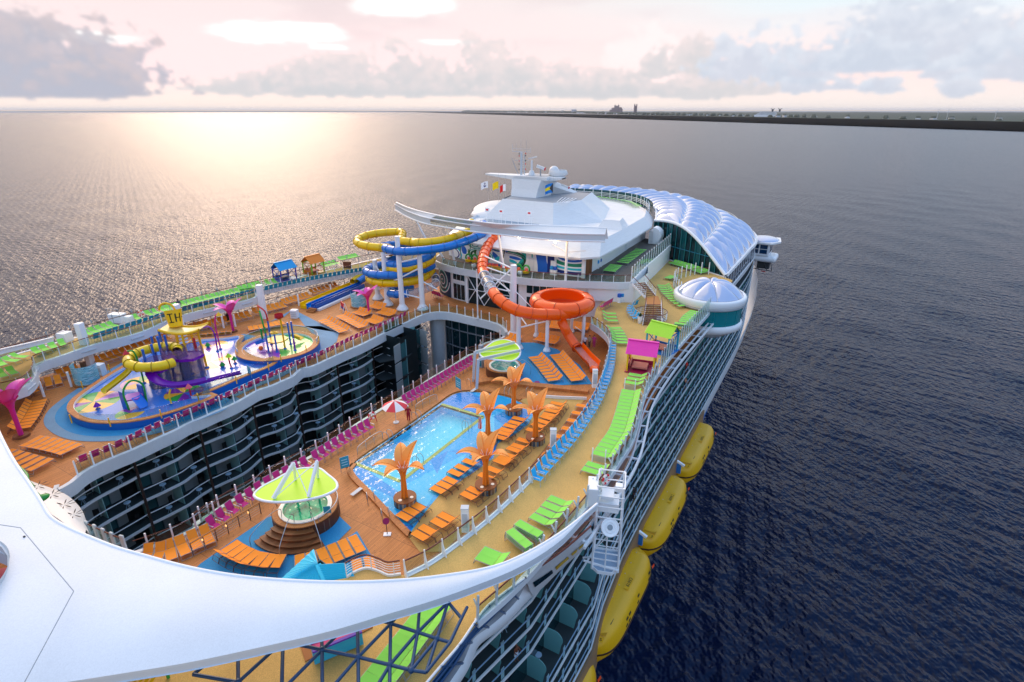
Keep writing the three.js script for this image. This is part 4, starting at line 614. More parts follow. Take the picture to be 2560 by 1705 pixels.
hoop('pool_ladder', 'steel pool ladder below the lifeguard in red', [10.46, 41.3, -38.31], -Math.PI / 2); hoop('pool_ladder', 'steel pool ladder at the near end of the long handrail', [10.55, 41.3, -33.97], -Math.PI / 2);
hoop('pool_ladder', 'steel ladder on the gold line behind the near palm', [15.66, 41.3, -32.08], Math.PI / 2, 0.55, 1.1); hoop('pool_ladder', 'steel ladder on the gold line left of the closed umbrella', [15.9, 41.3, -39.23], Math.PI / 2, 0.55, 1.1);
hoop('grab_rail', 'bent steel handrail at the teak corner nearest the near palm', [15.63, 41.3, -26.28], 0.9); hoop('grab_rail', 'bent steel handrail behind the magenta round sign', [17.97, 41.3, -25.37], 0.9);
hoop('grab_rail', 'steel handrail on the teak left of the far palm', [15.61, 41.3, -47.55], 0.1); hoop('grab_rail', 'steel handrail on the teak right of the far palm', [17.71, 41.3, -48.63], 0.1); hoop('grab_rail', 'steel hoop rail beside the blue notice board', [10.86, 41.3, -47.31], 1.2);
for (const [a, b, lab] of [[[10.19, 41.3, -30.39], [10.17, 41.3, -33.63], 'long steel pool handrail nearer the lime canopy'], [[9.63, 41.3, -39.15], [10.03, 41.3, -42.19], 'long steel pool handrail beyond the lifeguard']]) { const t = thing('pool_handrail', lab, 'handrail'); mesh('top_rail', tube([[a[0], D15, a[2]], [a[0], D15 + 0.85, a[2]], [a[0], D15 + 0.95, a[2] - 0.1], [b[0], D15 + 0.95, b[2] + 0.1], [b[0], D15, b[2]]], 0.025, 6, false, 30), M.steel, t); mesh('mesh_panel', sheet([[a[0], D15, a[2]], [b[0], D15, b[2]]], 0.15, 0.85), M.glass, t); for (const q of [0.33, 0.66]) mesh('post', bar([lerp(a[0], b[0], q), D15, lerp(a[2], b[2], q)], [lerp(a[0], b[0], q), D15 + 0.95, lerp(a[2], b[2], q)], 0.022), M.steel, t); }
}

// ---------- painted floors of the pool deck ----------
struct('blue_floor', slab([[10.74, -13.96], [10.31, -15.33], [10.2, -18.06], [10.18, -20.44], [10.63, -23.65], [14.6, -23.78], [16.55, -23.24], [16.78, -21.53], [16.59, -20.5], [16.32, -19.35], [16.49, -17.33], [15.52, -14.22]], D15 + 0.03, 0), M.blueDeck, 'blue rubber floor round the nearer lime canopied hot tub');
struct('blue_floor', slab([[17.18, -23.18], [20.47, -21.54], [20.57, -19.95], [18.51, -18.74], [16.92, -19.21], [16.96, -21.36]], D15 + 0.031, 0), M.blueDeck, 'blue rubber floor strip behind the turquoise roof');
struct('blue_floor', slab([...[[9.57, -60.99]], ...[[9.24, -61.11], [11.05, -62.17], [14.66, -61.61], [19.19, -58.57], [22.54, -54.49], [19.27, -52.24], [15.62, -49.94], [13.48, -52.62], [10.77, -54.01]]], D15 + 0.03, 0), M.blueDeck, 'blue rubber floor under the two lounger rows at the orange slide');
// steps and teak front below the forward hot tub
{
const q = [[11.41, 41.3, -47.63], [12.41, 41.3, -48.88], [14.46, 41.3, -49.42], [17.48, 41.3, -50.22], [21.06, 41.3, -51.38], [23.09, 41.3, -51.94]], t = thing('pool_step', 'low teak step across the forward end of the pool', 'step');
mesh('tread', strip(q, -0.9, 0, 0, 0.32), M.teak, t); mesh('white_riser', strip([[18.43, 41.3, -48.45], [20.7, 41.3, -49.33], [23.51, 41.3, -50.68]], -0.05, 0.05, 0, 0.35), M.whitePaint, t);
}
// ---------- hot tubs under lime canopies ----------
function stripedSkirt(outline, y0, y1, parent) {   // slats of several tones round the tub
const cols = [0x8d7a5c, 0x4f6f86, 0x9a8f80, 0x6b4a30, 0x5a7d94, 0xb2a488], mats = cols.map((c) => std(c, 0.6)), l = [...outline, outline[0]].map(([x, z]) => [x, 0, z]);
along(l, 0.17).forEach(({ p, a }, i) => { const m = mesh('slat', SLAT, mats[(i * 7 + (i >> 2)) % 6], parent); m.position.set(p[0], y0, p[2]); m.rotation.y = a; m.scale.y = y1 - y0; });
}
const SLAT = new THREE.BoxGeometry(0.05, 1, 0.14).translate(0, 0.5, 0);
{
const cx = 12.85, cz = -22.35, R = 2.35, y = D15 + 1.05, t = thing('hot_tub', 'raised round hot tub with teak steps under the nearer lime canopy', 'hot tub');
const ring = circle(cx, cz, R, 56), rim = circle(cx, cz, R - 0.42, 56), inn = circle(cx, cz, R - 0.72, 56);
mesh('tub_wall', strip(ring.map(([x, z]) => [x, D15, z]), -0.06, 0, 0, 1.0, true), M.brown, t); stripedSkirt(circle(cx, cz, R + 0.03, 40), D15 + 0.05, D15 + 0.95, t);
mesh('teak_ring', slab(ring, y, 0.1, [rim]), M.teak, t);
mesh('shell_rim', [slab(rim, y + 0.08, 0.12, [inn])], M.whitePaint, t);
mesh('shell', [strip(inn.map(([x, z]) => [x, y, z]), -0.02, 0.02, -0.75, 0.06, true), slab(inn, y - 0.7, 0.05)], std(0xbdf0de, 0.4), t);
const bench = mesh('bench', slab(circle(cx + 0.1, cz, 1.62, 40), y - 0.35, 0.3, [[[cx - 0.9, cz + 1.0], [cx + 1.1, cz + 0.7], [cx + 0.9, cz - 0.7], [cx - 0.8, cz - 0.6]]]), std(0x9fe6d2, 0.4), t);
mesh('tub_water', slab(inn, y - 0.04, 0), new THREE.MeshPhysicalMaterial({ color: 0x7fe8cf, roughness: 0.05, transmission: 1, thickness: 0, side: THREE.DoubleSide, normalMap: M.poolWater.normalMap, normalScale: new THREE.Vector2(0.1, 0.1) }), t);
const a0 = Math.atan2(-19.87 - cz, 14.0 - cx);
for (let k = 0; k < 4; k++) { const r0 = R + 0.38 * (k + 1) + 0.1, sp = 0.62 + 0.035 * k, arc = []; for (let i = 0; i <= 16; i++) { const a = a0 - sp + 2 * sp * i / 16; arc.push([cx + r0 * Math.cos(a), cz + r0 * Math.sin(a)]); } for (let i = 16; i >= 0; i--) { const a = a0 - sp + 2 * sp * i / 16; arc.push([cx + (R - 0.2) * Math.cos(a), cz + (R - 0.2) * Math.sin(a)]); } mesh('step', [slab(arc, y - 0.22 * (k + 1) + 0.02, 0.06), slab(arc.map(([x, z]) => [cx + (x - cx) * 0.98, cz + (z - cz) * 0.98]), y - 0.22 * (k + 1) - 0.04, 0.2)], M.woodWall, t); }
for (const da of [-0.66, 0, 0.66]) { const P = (r, h) => [cx + r * Math.cos(a0 + da), D15 + h, cz + r * Math.sin(a0 + da)]; mesh('handrail', tube([P(R + 1.95, 0), P(R + 1.9, 0.8), P(R + 1.7, 1.05), P(R, 1.95), P(R - 0.5, 1.9), P(R - 0.5, 1.1)], 0.026, 6, false, 40), M.steel, t); }
mesh('rim_rail', tube([2.1, 2.6, 3.1, 3.6, 4.1, 4.6, 5.1, 5.5].map((a) => [cx + (R + 0.02) * Math.cos(a + a0), y + 0.5, cz + (R + 0.02) * Math.sin(a + a0)]), 0.03, 6, false, 40), M.whitePaint, t);
for (let i = 0; i < 8; i++) { const a = a0 + 2.1 + i * 0.48; mesh('rail_post', bar([cx + R * Math.cos(a), y, cz + R * Math.sin(a)], [cx + R * Math.cos(a), y + 0.5, cz + R * Math.sin(a)], 0.02), M.steel, t); }
const nb = thing('notice_board', 'small turquoise notice board on the rim of the nearer hot tub', 'notice board', [14.98, 42.3, -22.55], 0.7); mesh('board', rbox(0.5, 0.6, 0.04, 0.01, 0, 0.5, 0), std(0x2aa5bd, 0.5), nb); mesh('stand', bar([0, -0.05, 0], [0, 0.3, 0], 0.02), M.grey, nb);
const cp = thing('hot_tub_canopy', 'lime green rounded canopy on two slanting white masts over the nearer hot tub', 'canopy');
const out = cr([[11.29, 44.7, -19.51], [11, 44.7, -20.3], [11.1, 44.7, -21.41], [11.3, 44.7, -23], [11.91, 44.7, -23.65], [12.75, 44.7, -24.11], [13.95, 44.7, -23.89], [15.3, 44.7, -23.49], [15.82, 44.7, -22.94], [15.64, 44.7, -22], [15.05, 44.7, -21.16], [14.18, 44.7, -20.34], [13.13, 44.7, -19.68], [12.07, 44.7, -19.37]], 70, 0, true).map(([x, , z]) => [x, z]);
mesh('sail', slab(out, D15 + 3.42, 0.08), M.lime, cp); mesh('edge_tube', tube(out.map(([x, z]) => [x, D15 + 3.38, z]), 0.1, 8, true, 90), M.whitePaint, cp);
const A = [12.96, 44.8, -19.84], B = [12.93, 46.5, -21.94], A2 = [14.95, 44.8, -21.21], B2 = [14.18, 46.5, -22.96];
for (const [p, q] of [[A, B], [A2, B2]]) { mesh('mast_beam', beam(p, q, 0.16, 0.3), M.whitePaint, cp); mesh('mast_post', beam(q, [q[0] - 1.6, D15, q[2] - 0.8], 0.14, 0.2), M.whitePaint, cp); mesh('support_post', beam([p[0] - 0.3, D15 + 3.3, p[2]], [p[0] - 2.2, D15 + 1, p[2] - 1.6], 0.07, 0.07), M.steel, cp); }
mesh('stay', [beam(A, B2, 0.05, 0.05), beam(A2, B, 0.05, 0.05)], M.whitePaint, cp);
}
{
const cx = 12.5, cz = -51.9, R = 2.1, y = D15 + 1.05, t = thing('hot_tub', 'raised round hot tub under the farther lime canopy by the blue floor', 'hot tub');
const ring = circle(cx, cz, R, 48), rim = circle(cx, cz, R - 0.3, 48), inn = circle(cx, cz, R - 0.55, 48);
mesh('tub_wall', strip(ring.map(([x, z]) => [x, D15, z]), -0.06, 0, 0, 1.0, true), M.brown, t); stripedSkirt(circle(cx, cz, R + 0.03, 40), D15 + 0.05, D15 + 0.95, t);
mesh('teak_ring', slab(ring, y, 0.1, [rim]), M.teak, t); mesh('shell_rim', slab(rim, y + 0.08, 0.12, [inn]), M.whitePaint, t);
mesh('shell', [strip(inn.map(([x, z]) => [x, y, z]), -0.02, 0.02, -0.75, 0.06, true), slab(inn, y - 0.7, 0.05)], std(0x8fe6e2, 0.4), t);
mesh('tub_water', slab(inn, y - 0.04, 0), new THREE.MeshPhysicalMaterial({ color: 0x62e0df, roughness: 0.05, transmission: 1, thickness: 0, side: THREE.DoubleSide, normalMap: M.poolWater.normalMap, normalScale: new THREE.Vector2(0.1, 0.1) }), t);
for (const a of [-0.4, 0.3]) mesh('handrail', tube([[cx + (R + 1) * Math.cos(a), D15, cz + (R + 1) * Math.sin(a)], [cx + (R + 1) * Math.cos(a), D15 + 1, cz + (R + 1) * Math.sin(a)], [cx + R * Math.cos(a), D15 + 1.9, cz + R * Math.sin(a)], [cx + (R - 0.6) * Math.cos(a), D15 + 1.1, cz + (R - 0.6) * Math.sin(a)]], 0.026, 6, false, 26), M.steel, t);
const cp = thing('hot_tub_canopy', 'lime green leaf shaped canopy with two white beams over the farther hot tub', 'canopy');
const out = cr([[11.02, 44.7, -49.04], [10.71, 44.7, -51.04], [10.67, 44.7, -52.82], [11.33, 44.7, -53.79], [12.54, 44.7, -53.71], [13.85, 44.7, -52.88], [14.76, 44.7, -51.69], [15.38, 44.7, -50.21], [15.28, 44.7, -48.91], [14.36, 44.7, -48.55], [13.1, 44.7, -48.23], [11.95, 44.7, -48.2]], 60, 0, true).map(([x, , z]) => [x, z]);
mesh('sail', slab(out, D15 + 3.42, 0.08), M.lime, cp); mesh('edge_tube', tube(out.map(([x, z]) => [x, D15 + 3.38, z]), 0.1, 8, true, 80), M.whitePaint, cp);
for (const [p, q] of [[[10.85, 45, -48.39], [13.22, 45, -53.06]], [[12.33, 45, -46.85], [14.98, 45, -51.3]]]) { mesh('mast_beam', beam(p, q, 0.16, 0.3), M.lightGrey, cp); mesh('mast_post', beam([p[0] - 0.05, p[1], p[2]], [p[0] - 0.3, D15, p[2] + 0.1], 0.2, 0.3), M.lightGrey, cp); }
mesh('stay', beam([11.19, 44.9, -48.68], [14.73, 44.9, -51.69], 0.04, 0.04), M.whitePaint, cp);
const sc = thing('column_screen', 'tall grey teal column with a lit strip beside the farther hot tub', 'column', [9.19, 41.3, -52.06]); mesh('shaft', rbox(0.5, 2.9, 0.5, 0.04, 0, 1.45, 0), M.grey, sc); mesh('panel', rbox(0.3, 2.2, 0.54, 0.03, 0.02, 1.3, 0), std(0x1b7f96, 0.4), sc);
}
// ---------- leaf sculptures: orange palms in the pool, magenta ones on the far deck ----------
function leafGeo(L, Wd, curl, ribs = 9, point = 1) {   // pointed leaf along +z, rising then bending over; creased midrib, pleated veins
const nu = 10, nv = 26, rows = []; let y = 0, z = 0, pitch = curl[0];
for (let j = 0; j <= nv; j++) {
const v = j / nv, w = Wd / 2 * Math.pow(Math.sin(Math.PI * Math.pow(v, 0.72)), 0.8) * (1 - 0.15 * v) + 0.012, r = [];
for (let i = 0; i <= nu; i++) { const u = i / nu * 2 - 1, lift = Math.abs(u) * w * 0.28 + (ribs ? 0.022 * Math.sin((v - Math.abs(u) * 0.12) * ribs * 6.283) * (1 - Math.abs(u) ** 3) : 0); r.push([u * w, y + lift * Math.cos(pitch), z - lift * Math.sin(pitch)]); }
rows.push(r); pitch = lerp(curl[0], curl[1], Math.pow(v, 1.15)); y += Math.sin(pitch) * L / nv; z += Math.cos(pitch) * L / nv;
}
return loft(rows);
}
const midrib = (L, curl) => { const pts = []; let y = 0, z = 0; for (let j = 0; j <= 12; j++) { const v = j / 12, pitch = lerp(curl[0], curl[1], Math.pow(v, 1.15)); pts.push([0, y - 0.02, z]); y += Math.sin(pitch) * L / 12; z += Math.cos(pitch) * L / 12; } return tube(pts, 0.035, 5, false, 24); };
const palmLeaves = [[2.5, 1.35, [1.45, 0.7]], [2.5, 1.15, [1.05, -0.3]], [2.3, 1.0, [0.9, -0.75]]].map(([L, w, c]) => [leafGeo(L, w, c), midrib(L, c)]);
const PALMPL = circle(0, 0, 0.88, 30);
function palm(base, label, turn) {
const t = thing('palm_sculpture', label, 'palm sculpture', [base[0], D15, base[2]], turn, 'orange metal palms in the pool');
stripedSkirt(circle(0, 0, 0.86, 30), 0.02, 0.56, t); mesh('planter', cyl(0.83, 0.83, 0.56, 0, 0, 0, 32), M.brown, t); mesh('planter_top', cyl(0.9, 0.9, 0.07, 0, 0.56, 0, 36), std(0x8a4d1a, 0.6), t);
for (const a of [0.5, 2.3, 4.3]) mesh('planter_light', cyl(0.14, 0.14, 0.03, 0.55 * Math.cos(a), 0.63, 0.55 * Math.sin(a), 16), std(0xf6ecd8, 0.4), t);
for (let k = 0; k < 5; k++) { const a = k * 1.2566; mesh('stem', tube([[0.2 * Math.cos(a), 0.6, 0.2 * Math.sin(a)], [0.15 * Math.cos(a), 1.5, 0.15 * Math.sin(a)], [0.13 * Math.cos(a), 2.6, 0.13 * Math.sin(a)], [0.32 * Math.cos(a), 3.35, 0.32 * Math.sin(a)]], 0.1, 7, false, 18), M.palmOrange, t); }
[[0.0, 0], [1.2, 1], [2.55, 2], [3.75, 1], [5.05, 1]].forEach(([a, k]) => { const m = mesh('leaf', palmLeaves[k][0], M.palmLeaf, t); m.position.set(0.3 * Math.sin(a), 3.1, 0.3 * Math.cos(a)); m.rotation.y = a; mesh('midrib', palmLeaves[k][1], M.palmOrange, m); });
mesh('crown_brace', [0.6, 1.9, 3.1, 4.4, 5.6].map((a) => bar([0, 3.0, 0], [0.42 * Math.sin(a), 3.7, 0.42 * Math.cos(a)], 0.02, 5)), M.whitePaint, t);
return t;
}
palm([18.13, 41.6, -27.49], 'orange metal palm in the water nearest the teak walk', Math.PI - 0.45); palm([22.7, 41.6, -32.12], 'orange metal palm nearest the pool railing, among the orange loungers', Math.PI - 0.45); palm([22.73, 41.6, -40.56], 'orange metal palm on the sand at the far lounger row', Math.PI - 0.4); palm([18.19, 41.6, -44.36], 'orange metal palm standing alone in the water by the forward steps', Math.PI - 0.5); palm([18.94, 41.6, -38.33], 'orange metal palm beside the closed umbrella, trunk hidden by another palm', Math.PI - 0.45);
{
const petals = [leafGeo(2.0, 1.25, [1.05, 0.55], 0), leafGeo(2.1, 1.05, [0.8, -0.25], 0)], trunk = lathe([[0.17, 0], [0.15, 1.2], [0.17, 2.3], [0.3, 2.75], [0.55, 3.1], [0.62, 3.16]], 24);
[[[-19.86, 41.3, -16.73], 'magenta flower palm at the frame edge beside the tall lounger row', 2.6, 1.28], [[-27.35, 41.3, -44.43], 'magenta flower palm behind the yellow bucket frame', 2.6, 1.05], [[-15.94, 41.3, -59.32], 'magenta flower palm in front of the slide tower', 2.6, 1]].forEach(([p, l, a, s]) => {
const t = thing('flower_palm', l, 'palm sculpture', p, a, 'magenta flower palms on the far deck'); t.scale.setScalar(s); mesh('trunk', trunk, M.magenta, t); mesh('planter', cyl(0.55, 0.5, 0.16, 0, 0, 0, 28), std(0x7a3d16, 0.6), t);
[[0, 0], [1.25, 1], [2.5, 1], [3.8, 1], [5.05, 0]].forEach(([b, k]) => { const m = mesh('petal', petals[k], M.pinkLeaf, t); m.position.set(0.42 * Math.sin(b), 3.0, 0.42 * Math.cos(b)); m.rotation.y = b; });
});
}
// ---------- umbrellas, signs, small fittings ----------
function umbrella(p, label, ca, cb, r, h, open = true) {
const t = thing('umbrella', label, 'umbrella', p); mesh('pole', bar([0, 0, 0], [0, h + 0.1, 0], 0.03), M.lightGrey, t); mesh('foot', cyl(0.3, 0.3, 0.06, 0, 0, 0, 20), M.lightGrey, t);
if (open) for (let k = 0; k < 8; k++) { const a = k * Math.PI / 4, rows = []; for (let j = 0; j <= 4; j++) { const q = j / 4, rr = []; for (let i = 0; i <= 3; i++) { const b = a + Math.PI / 4 * i / 3, sg = 1 - 0.06 * Math.sin(Math.PI * i / 3) * q; rr.push([r * q * sg * Math.cos(b), h - 0.62 * q ** 1.4 + 0.02, r * q * sg * Math.sin(b)]); } rows.push(rr); } mesh('panel', loft(rows), k % 2 ? ca : cb, t); }
else { for (let k = 0; k < 8; k++) { const a = k * Math.PI / 4; mesh('panel', new THREE.ConeGeometry(0.1, 1.25, 5).translate(0.1 * Math.cos(a), h - 0.6, 0.1 * Math.sin(a)), k % 2 ? ca : cb, t); } }
return t;
}
const uRed = std(0xe03a44, 0.7), uWhite = std(0xf3e9e4, 0.7);
umbrella([9.1, 41.3, -36.74], 'open red and white umbrella between the pool and the opening', uRed, uWhite, 1.28, 2.4);
umbrella([18.09, 41.3, -38.28], 'closed red and white umbrella at the gold line by the palms', uRed, uWhite, 0.3, 2.5, false);
umbrella([12.6, 41.3, -78.15], 'open blue umbrella behind the orange bowl', std(0x1a4f9c, 0.7), std(0x123a78, 0.7), 1.4, 2.4);
{
const sg = thing('round_sign', 'round magenta sign on a white foot on the teak walk', 'sign', [19.33, 41.3, -24.05], 0.6); mesh('foot', rbox(0.55, 0.06, 0.4, 0.02, 0, 0.03, 0), M.whitePaint, sg); mesh('stem', bar([0, 0.05, 0], [0, 1.1, 0], 0.03), M.brownFrame, sg); mesh('disc', new THREE.CylinderGeometry(0.24, 0.24, 0.05, 28).rotateX(Math.PI / 2 - 0.5).translate(0, 1.2, 0), std(0xa0145a, 0.5), sg);
const sg2 = thing('round_sign', 'round purple sign on the blue floor below the lounger row by the slide', 'sign', [17.1, 41.3, -51.47], 0.3); mesh('stem', bar([0, 0, 0], [0, 0.15, 0], 0.05), M.brownFrame, sg2); mesh('disc', cyl(0.3, 0.3, 0.06, 0, 0.15, 0, 24), std(0x8a1470, 0.5), sg2);
const bd = (p, l, turn, w = 0.75, h = 1.1) => { const t = thing('notice_board', l, 'notice board', p, turn); mesh('panel', rbox(w, h, 0.05, 0.02, 0, 0.35 + h / 2, 0), std(0x28a0bc, 0.5), t); for (const s of [-1, 1]) mesh('leg', bar([s * w / 2, 0, 0], [s * w / 2, 0.35 + h, 0], 0.025), M.alu, t); for (let i = 0; i < 3; i++) mesh('print_line', box(w * 0.7, 0.06, 0.01, 0, 0.65 + i * 0.25, 0.031), std(0xbfe8ee, 0.5), t); return t; };
bd([10.47, 41.3, -45.47], 'blue notice board at the forward left corner of the pool', -0.35, 1.0, 1.25); bd([10.86, 41.3, -28.23], 'blue notice board at the after left corner of the pool', 1.1); bd([-11.65, 41.75, -35.61], 'blue notice board at the end of the purple slide', -0.25, 0.9, 1.0);
// life buoys
const buoy = (p, l, turn) => { const t = thing('lifebuoy', l, 'lifebuoy', p, turn); for (let k = 0; k < 8; k++) mesh('segment', new THREE.TorusGeometry(0.34, 0.09, 8, 8, Math.PI / 4).rotateZ(k * Math.PI / 4), k % 2 ? uRed : uWhite, t); return t; };
const rk = thing('lifebuoy_rack', 'red lifebuoy rack at the white post railing left of the umbrella', 'rack', [7.07, 41.3, -35.68], 1.1); mesh('frame', [bar([-0.35, 0, 0], [-0.2, 1.0, 0], 0.04), bar([0.35, 0, 0], [0.2, 1.0, 0], 0.04), bar([-0.3, 0.4, 0], [0.3, 0.4, 0], 0.03)], uRed, rk);
buoy([rk.position.x, D15 + 0.75, rk.position.z + 0.1], 'red and white lifebuoy hanging on the red rack by the pool', 1.1); buoy([-34.95, 45, -36.79], 'red and white lifebuoy on the far railing above the lone lounger', 0.35);
buoy([32.23, 44.8, -33.76], 'small red lifebuoy on the outer railing behind the gantry', 1.2);
const pb = (p, l) => { const t = thing('post_box', l, 'cabinet', p, 0.5); mesh('body', rbox(0.5, 1.9, 0.42, 0.04, 0, 0.95, 0), M.whitePaint, t); mesh('cap', rbox(0.54, 0.08, 0.46, 0.03, 0, 1.92, 0), M.lightGrey, t); mesh('panel', rbox(0.36, 1.1, 0.02, 0.01, 0, 1.0, 0.215), M.lightGrey, t); };
pb([25.92, 44, -24.7], 'white upright cabinet inside the pool railing nearest the view'); pb([26.51, 44, -36.48], 'white upright cabinet amid the turquoise chair row'); pb([25, 44, -48.89], 'white upright cabinet at the bend of the pool railing');
const rl = thing('teak_rail', 'teak topped low railing with small lamps behind the near hot tub', 'railing'), A = [9.11, 41.3, -15.61], B = [9.41, 41.3, -20.89];
mesh('handrail', beam([A[0], D15 + 1.05, A[2]], [B[0], D15 + 1.05, B[2]], 0.12, 0.05), M.teakPlain, rl);
for (let k = 1; k < 5; k++) mesh('wire', bar([A[0], D15 + 0.2 * k, A[2]], [B[0], D15 + 0.2 * k, B[2]], 0.012, 5), M.alu, rl);
for (let k = 0; k <= 6; k++) { const q = k / 6, x = lerp(A[0], B[0], q), z = lerp(A[2], B[2], q); mesh('post', box(0.05, 1.05, 0.05, x, D15 + 0.52, z), M.brownFrame, rl); if (k % 2) mesh('lamp', rbox(0.12, 0.14, 0.08, 0.02, x + 0.04, D15 + 0.8, z + 0.1), std(0xffd9a0, 0.4, 0, { emissive: 0xffb25a, emissiveIntensity: 0.9 }), rl); }
}
// low glass screens on white posts between the lounger groups
for (const [k, p, q, lab] of [[0, [30.03, 44, -36.44], [31.03, 44, -36.69], 'low frosted glass screen at the near end of the long lounger row'], [1, [27.84, 44, -49.85], [28.86, 44, -50.02], 'low frosted glass screen at the far end of the long lounger row']]) { const t = thing('glass_screen', lab, 'screen'); for (const s of [p, q]) mesh('post', cyl(0.05, 0.05, 1.3, s[0], D16, s[2], 10), M.whitePaint, t); mesh('frosted_pane', box(Math.hypot(q[0] - p[0], q[2] - p[2]), 0.5, 0.03, (p[0] + q[0]) / 2, D16 + 0.35, (p[2] + q[2]) / 2, Math.atan2(p[2] - q[2], q[0] - p[0])), std(0xcfc7a8, 0.5, 0, { transparent: true, opacity: 0.7 }), t); }
// ---------- cabanas: gabled frames with ribbed roofs ----------
function cabana(p, turn, label, roofM, frameM, sideM, w = 2.7, d = 2.3, h = 2.0, bed = M.pinkF) {
const t = thing('cabana', label, 'cabana', p, turn, 'gabled cabanas on the upper deck'), rz = h + 0.95;
for (const x of [-w / 2, w / 2]) for (const z of [-d / 2, d / 2]) mesh('post', box(0.16, h, 0.16, x, h / 2, z), frameM, t);
mesh('eave_beam', [box(w + 0.16, 0.16, 0.14, 0, h, d / 2), box(w + 0.16, 0.16, 0.14, 0, h, -d / 2)], frameM, t); mesh('base_frame', [box(w + 0.4, 0.12, d + 0.4, 0, 0.06, 0)], sideM, t);
for (const x of [-w / 2, w / 2]) { mesh('gable_frame', [beam([x, h, d / 2], [x, rz, 0], 0.1, 0.12), beam([x, h, -d / 2], [x, rz, 0], 0.1, 0.12), beam([x, 0.4, -d / 2], [x, h, d / 2], 0.07, 0.07), beam([x, 0.4, d / 2], [x, h, -d / 2], 0.07, 0.07), beam([x, h, -d / 2], [x, h, d / 2], 0.1, 0.1)], sideM, t); }
mesh('low_panel', [box(0.06, 0.5, d, -w / 2, 0.4, 0), box(w, 0.5, 0.06, 0, 0.4, -d / 2)], sideM, t);
for (const s of [1, -1]) {   // ribbed roof slope
const n = 56, L = Math.hypot(d / 2 + 0.28, rz - h + 0.12), rows = [[], []]; for (let i = 0; i <= n; i++) { const x = -w / 2 - 0.25 + (w + 0.5) * i / n, rb = i % 2 ? 0.045 : 0; rows[0].push([x, rz + 0.12 + rb, 0]); rows[1].push([x, h - 0.06 + rb, s * (d / 2 + 0.3)]); }
mesh('roof_slope', toFlat(loft(rows)), roofM, t);
}
mesh('ridge_cap', box(w + 0.5, 0.08, 0.3, 0, rz + 0.15, 0), roofM, t);
mesh('day_bed', rbox(w * 0.6, 0.22, d * 0.66, 0.06, -0.15, 0.42, -0.1), bed, t); mesh('bed_back', rbox(0.12, 0.5, d * 0.66, 0.05, -w * 0.42, 0.72, -0.1), bed, t);
return t;
}
const toFlat = (g) => { const q = g.toNonIndexed(); q.computeVertexNormals(); return q; };
{
const pk = std(0xf23cb0, 0.5), lm = std(0xb4ea3c, 0.5), tq = std(0x1fb8e8, 0.45), or = std(0xf08e2e, 0.5), bl = std(0x1aa0dc, 0.5), bed = std(0xc87a6a, 0.7), tqF = std(0x16a9c4, 0.45), pu = std(0x4a3aa6, 0.45), gr = std(0x86c41e, 0.45), rd = std(0xa81848, 0.45), og = std(0xf0980c, 0.45);
const at2 = (p, q) => [(p[0] + q[0]) / 2, D16, (p[2] + q[2]) / 2];
const dirT = (p, q) => Math.atan2(-(q[2] - p[2]), q[0] - p[0]);
const fr = (a, b, d, ...r) => { const t = dirT(a, b), c = at2(a, b); c[0] -= Math.sin(t) * d / 2; c[2] -= Math.cos(t) * d / 2; return cabana(c, t, ...r); };
fr([26.81, 44, -54.06], [29.05, 44, -54.48], 2.3, 'pink ribbed roof cabana with a yellow frame by the wind screens', pk, std(0xf2c400, 0.45), rd, 2.75, 2.3, 2.25, bed);
fr([26.59, 44, -60.81], [29.05, 44, -60.35], 2.3, 'lime ribbed roof cabana with a turquoise frame behind the pink one', lm, tqF, std(0x2a78c8, 0.45), 2.75, 2.3, 2.3, bed);
fr([-33.88, 44, -58.17], [-33.6, 44, -61.45], 2.2, 'blue roofed cabana with a purple frame on the far upper deck', bl, pu, std(0x1a5fc0, 0.45), 2.8, 2.2, 2.0, std(0x14506e, 0.7));
fr([-32.95, 44, -63.61], [-32.85, 44, -66.88], 2.2, 'orange roofed cabana with a lime frame on the far upper deck', or, gr, std(0xd07a16, 0.45), 2.6, 2.2, 2.0, bed);
}
{ // turquoise ribbed roof of the bar hut, cut by the white canopy
const t = thing('bar_hut', 'turquoise ribbed hipped roof hut half hidden by the white canopy', 'hut'), m = std(0x12c4ea, 0.45), A = [20.23, 44.5, -17.25], y = A[1], e = y - 0.9;
const far = [21.72, 44.5, -18.27], nb = [22.52, 43.6, -17.98], nl = [19.76, 43.6, -15.56], rr = (P, Q, R2, S2, n, nm) => { const a = [], b = []; for (let i = 0; i <= n; i++) { const v = i / n, k = i % 2 ? 0.05 : 0; a.push([lerp(P[0], Q[0], v), lerp(P[1], Q[1], v) + k, lerp(P[2], Q[2], v)]); b.push([lerp(R2[0], S2[0], v), lerp(R2[1], S2[1], v) + k, lerp(R2[2], S2[2], v)]); } mesh(nm, toFlat(loft([a, b])), m, t); };
const d1 = [nb[0] - far[0], e - y, nb[2] - far[2]], RA = [A[0] + d1[0] * 1.5, e, A[2] + d1[2] * 1.5], RB = [far[0] + d1[0] * 1.5, e, far[2] + d1[2] * 1.5], LA = [nl[0] - 1.2, e, nl[2] + 1.2];
rr(A, RA, far, RB, 26, 'roof_slope'); rr(A, A, LA, RA, 24, 'roof_hip'); rr(A, A, [far[0] - 3.6, e, far[2] - 0.4], LA, 20, 'roof_slope');
mesh('ridge_cap', beam(A, RA, 0.34, 0.06), std(0x4adcf6, 0.4), t); mesh('counter_wall', strip([[RA[0] - 0.5, D15, RA[2]], [RB[0] - 0.5, D15, RB[2]], [far[0] - 2.6, D15, far[2]], [LA[0] + 1, D15, LA[2]]], -0.05, 0.05, 0, 2.2, true), std(0x16606e, 0.6), t);
}

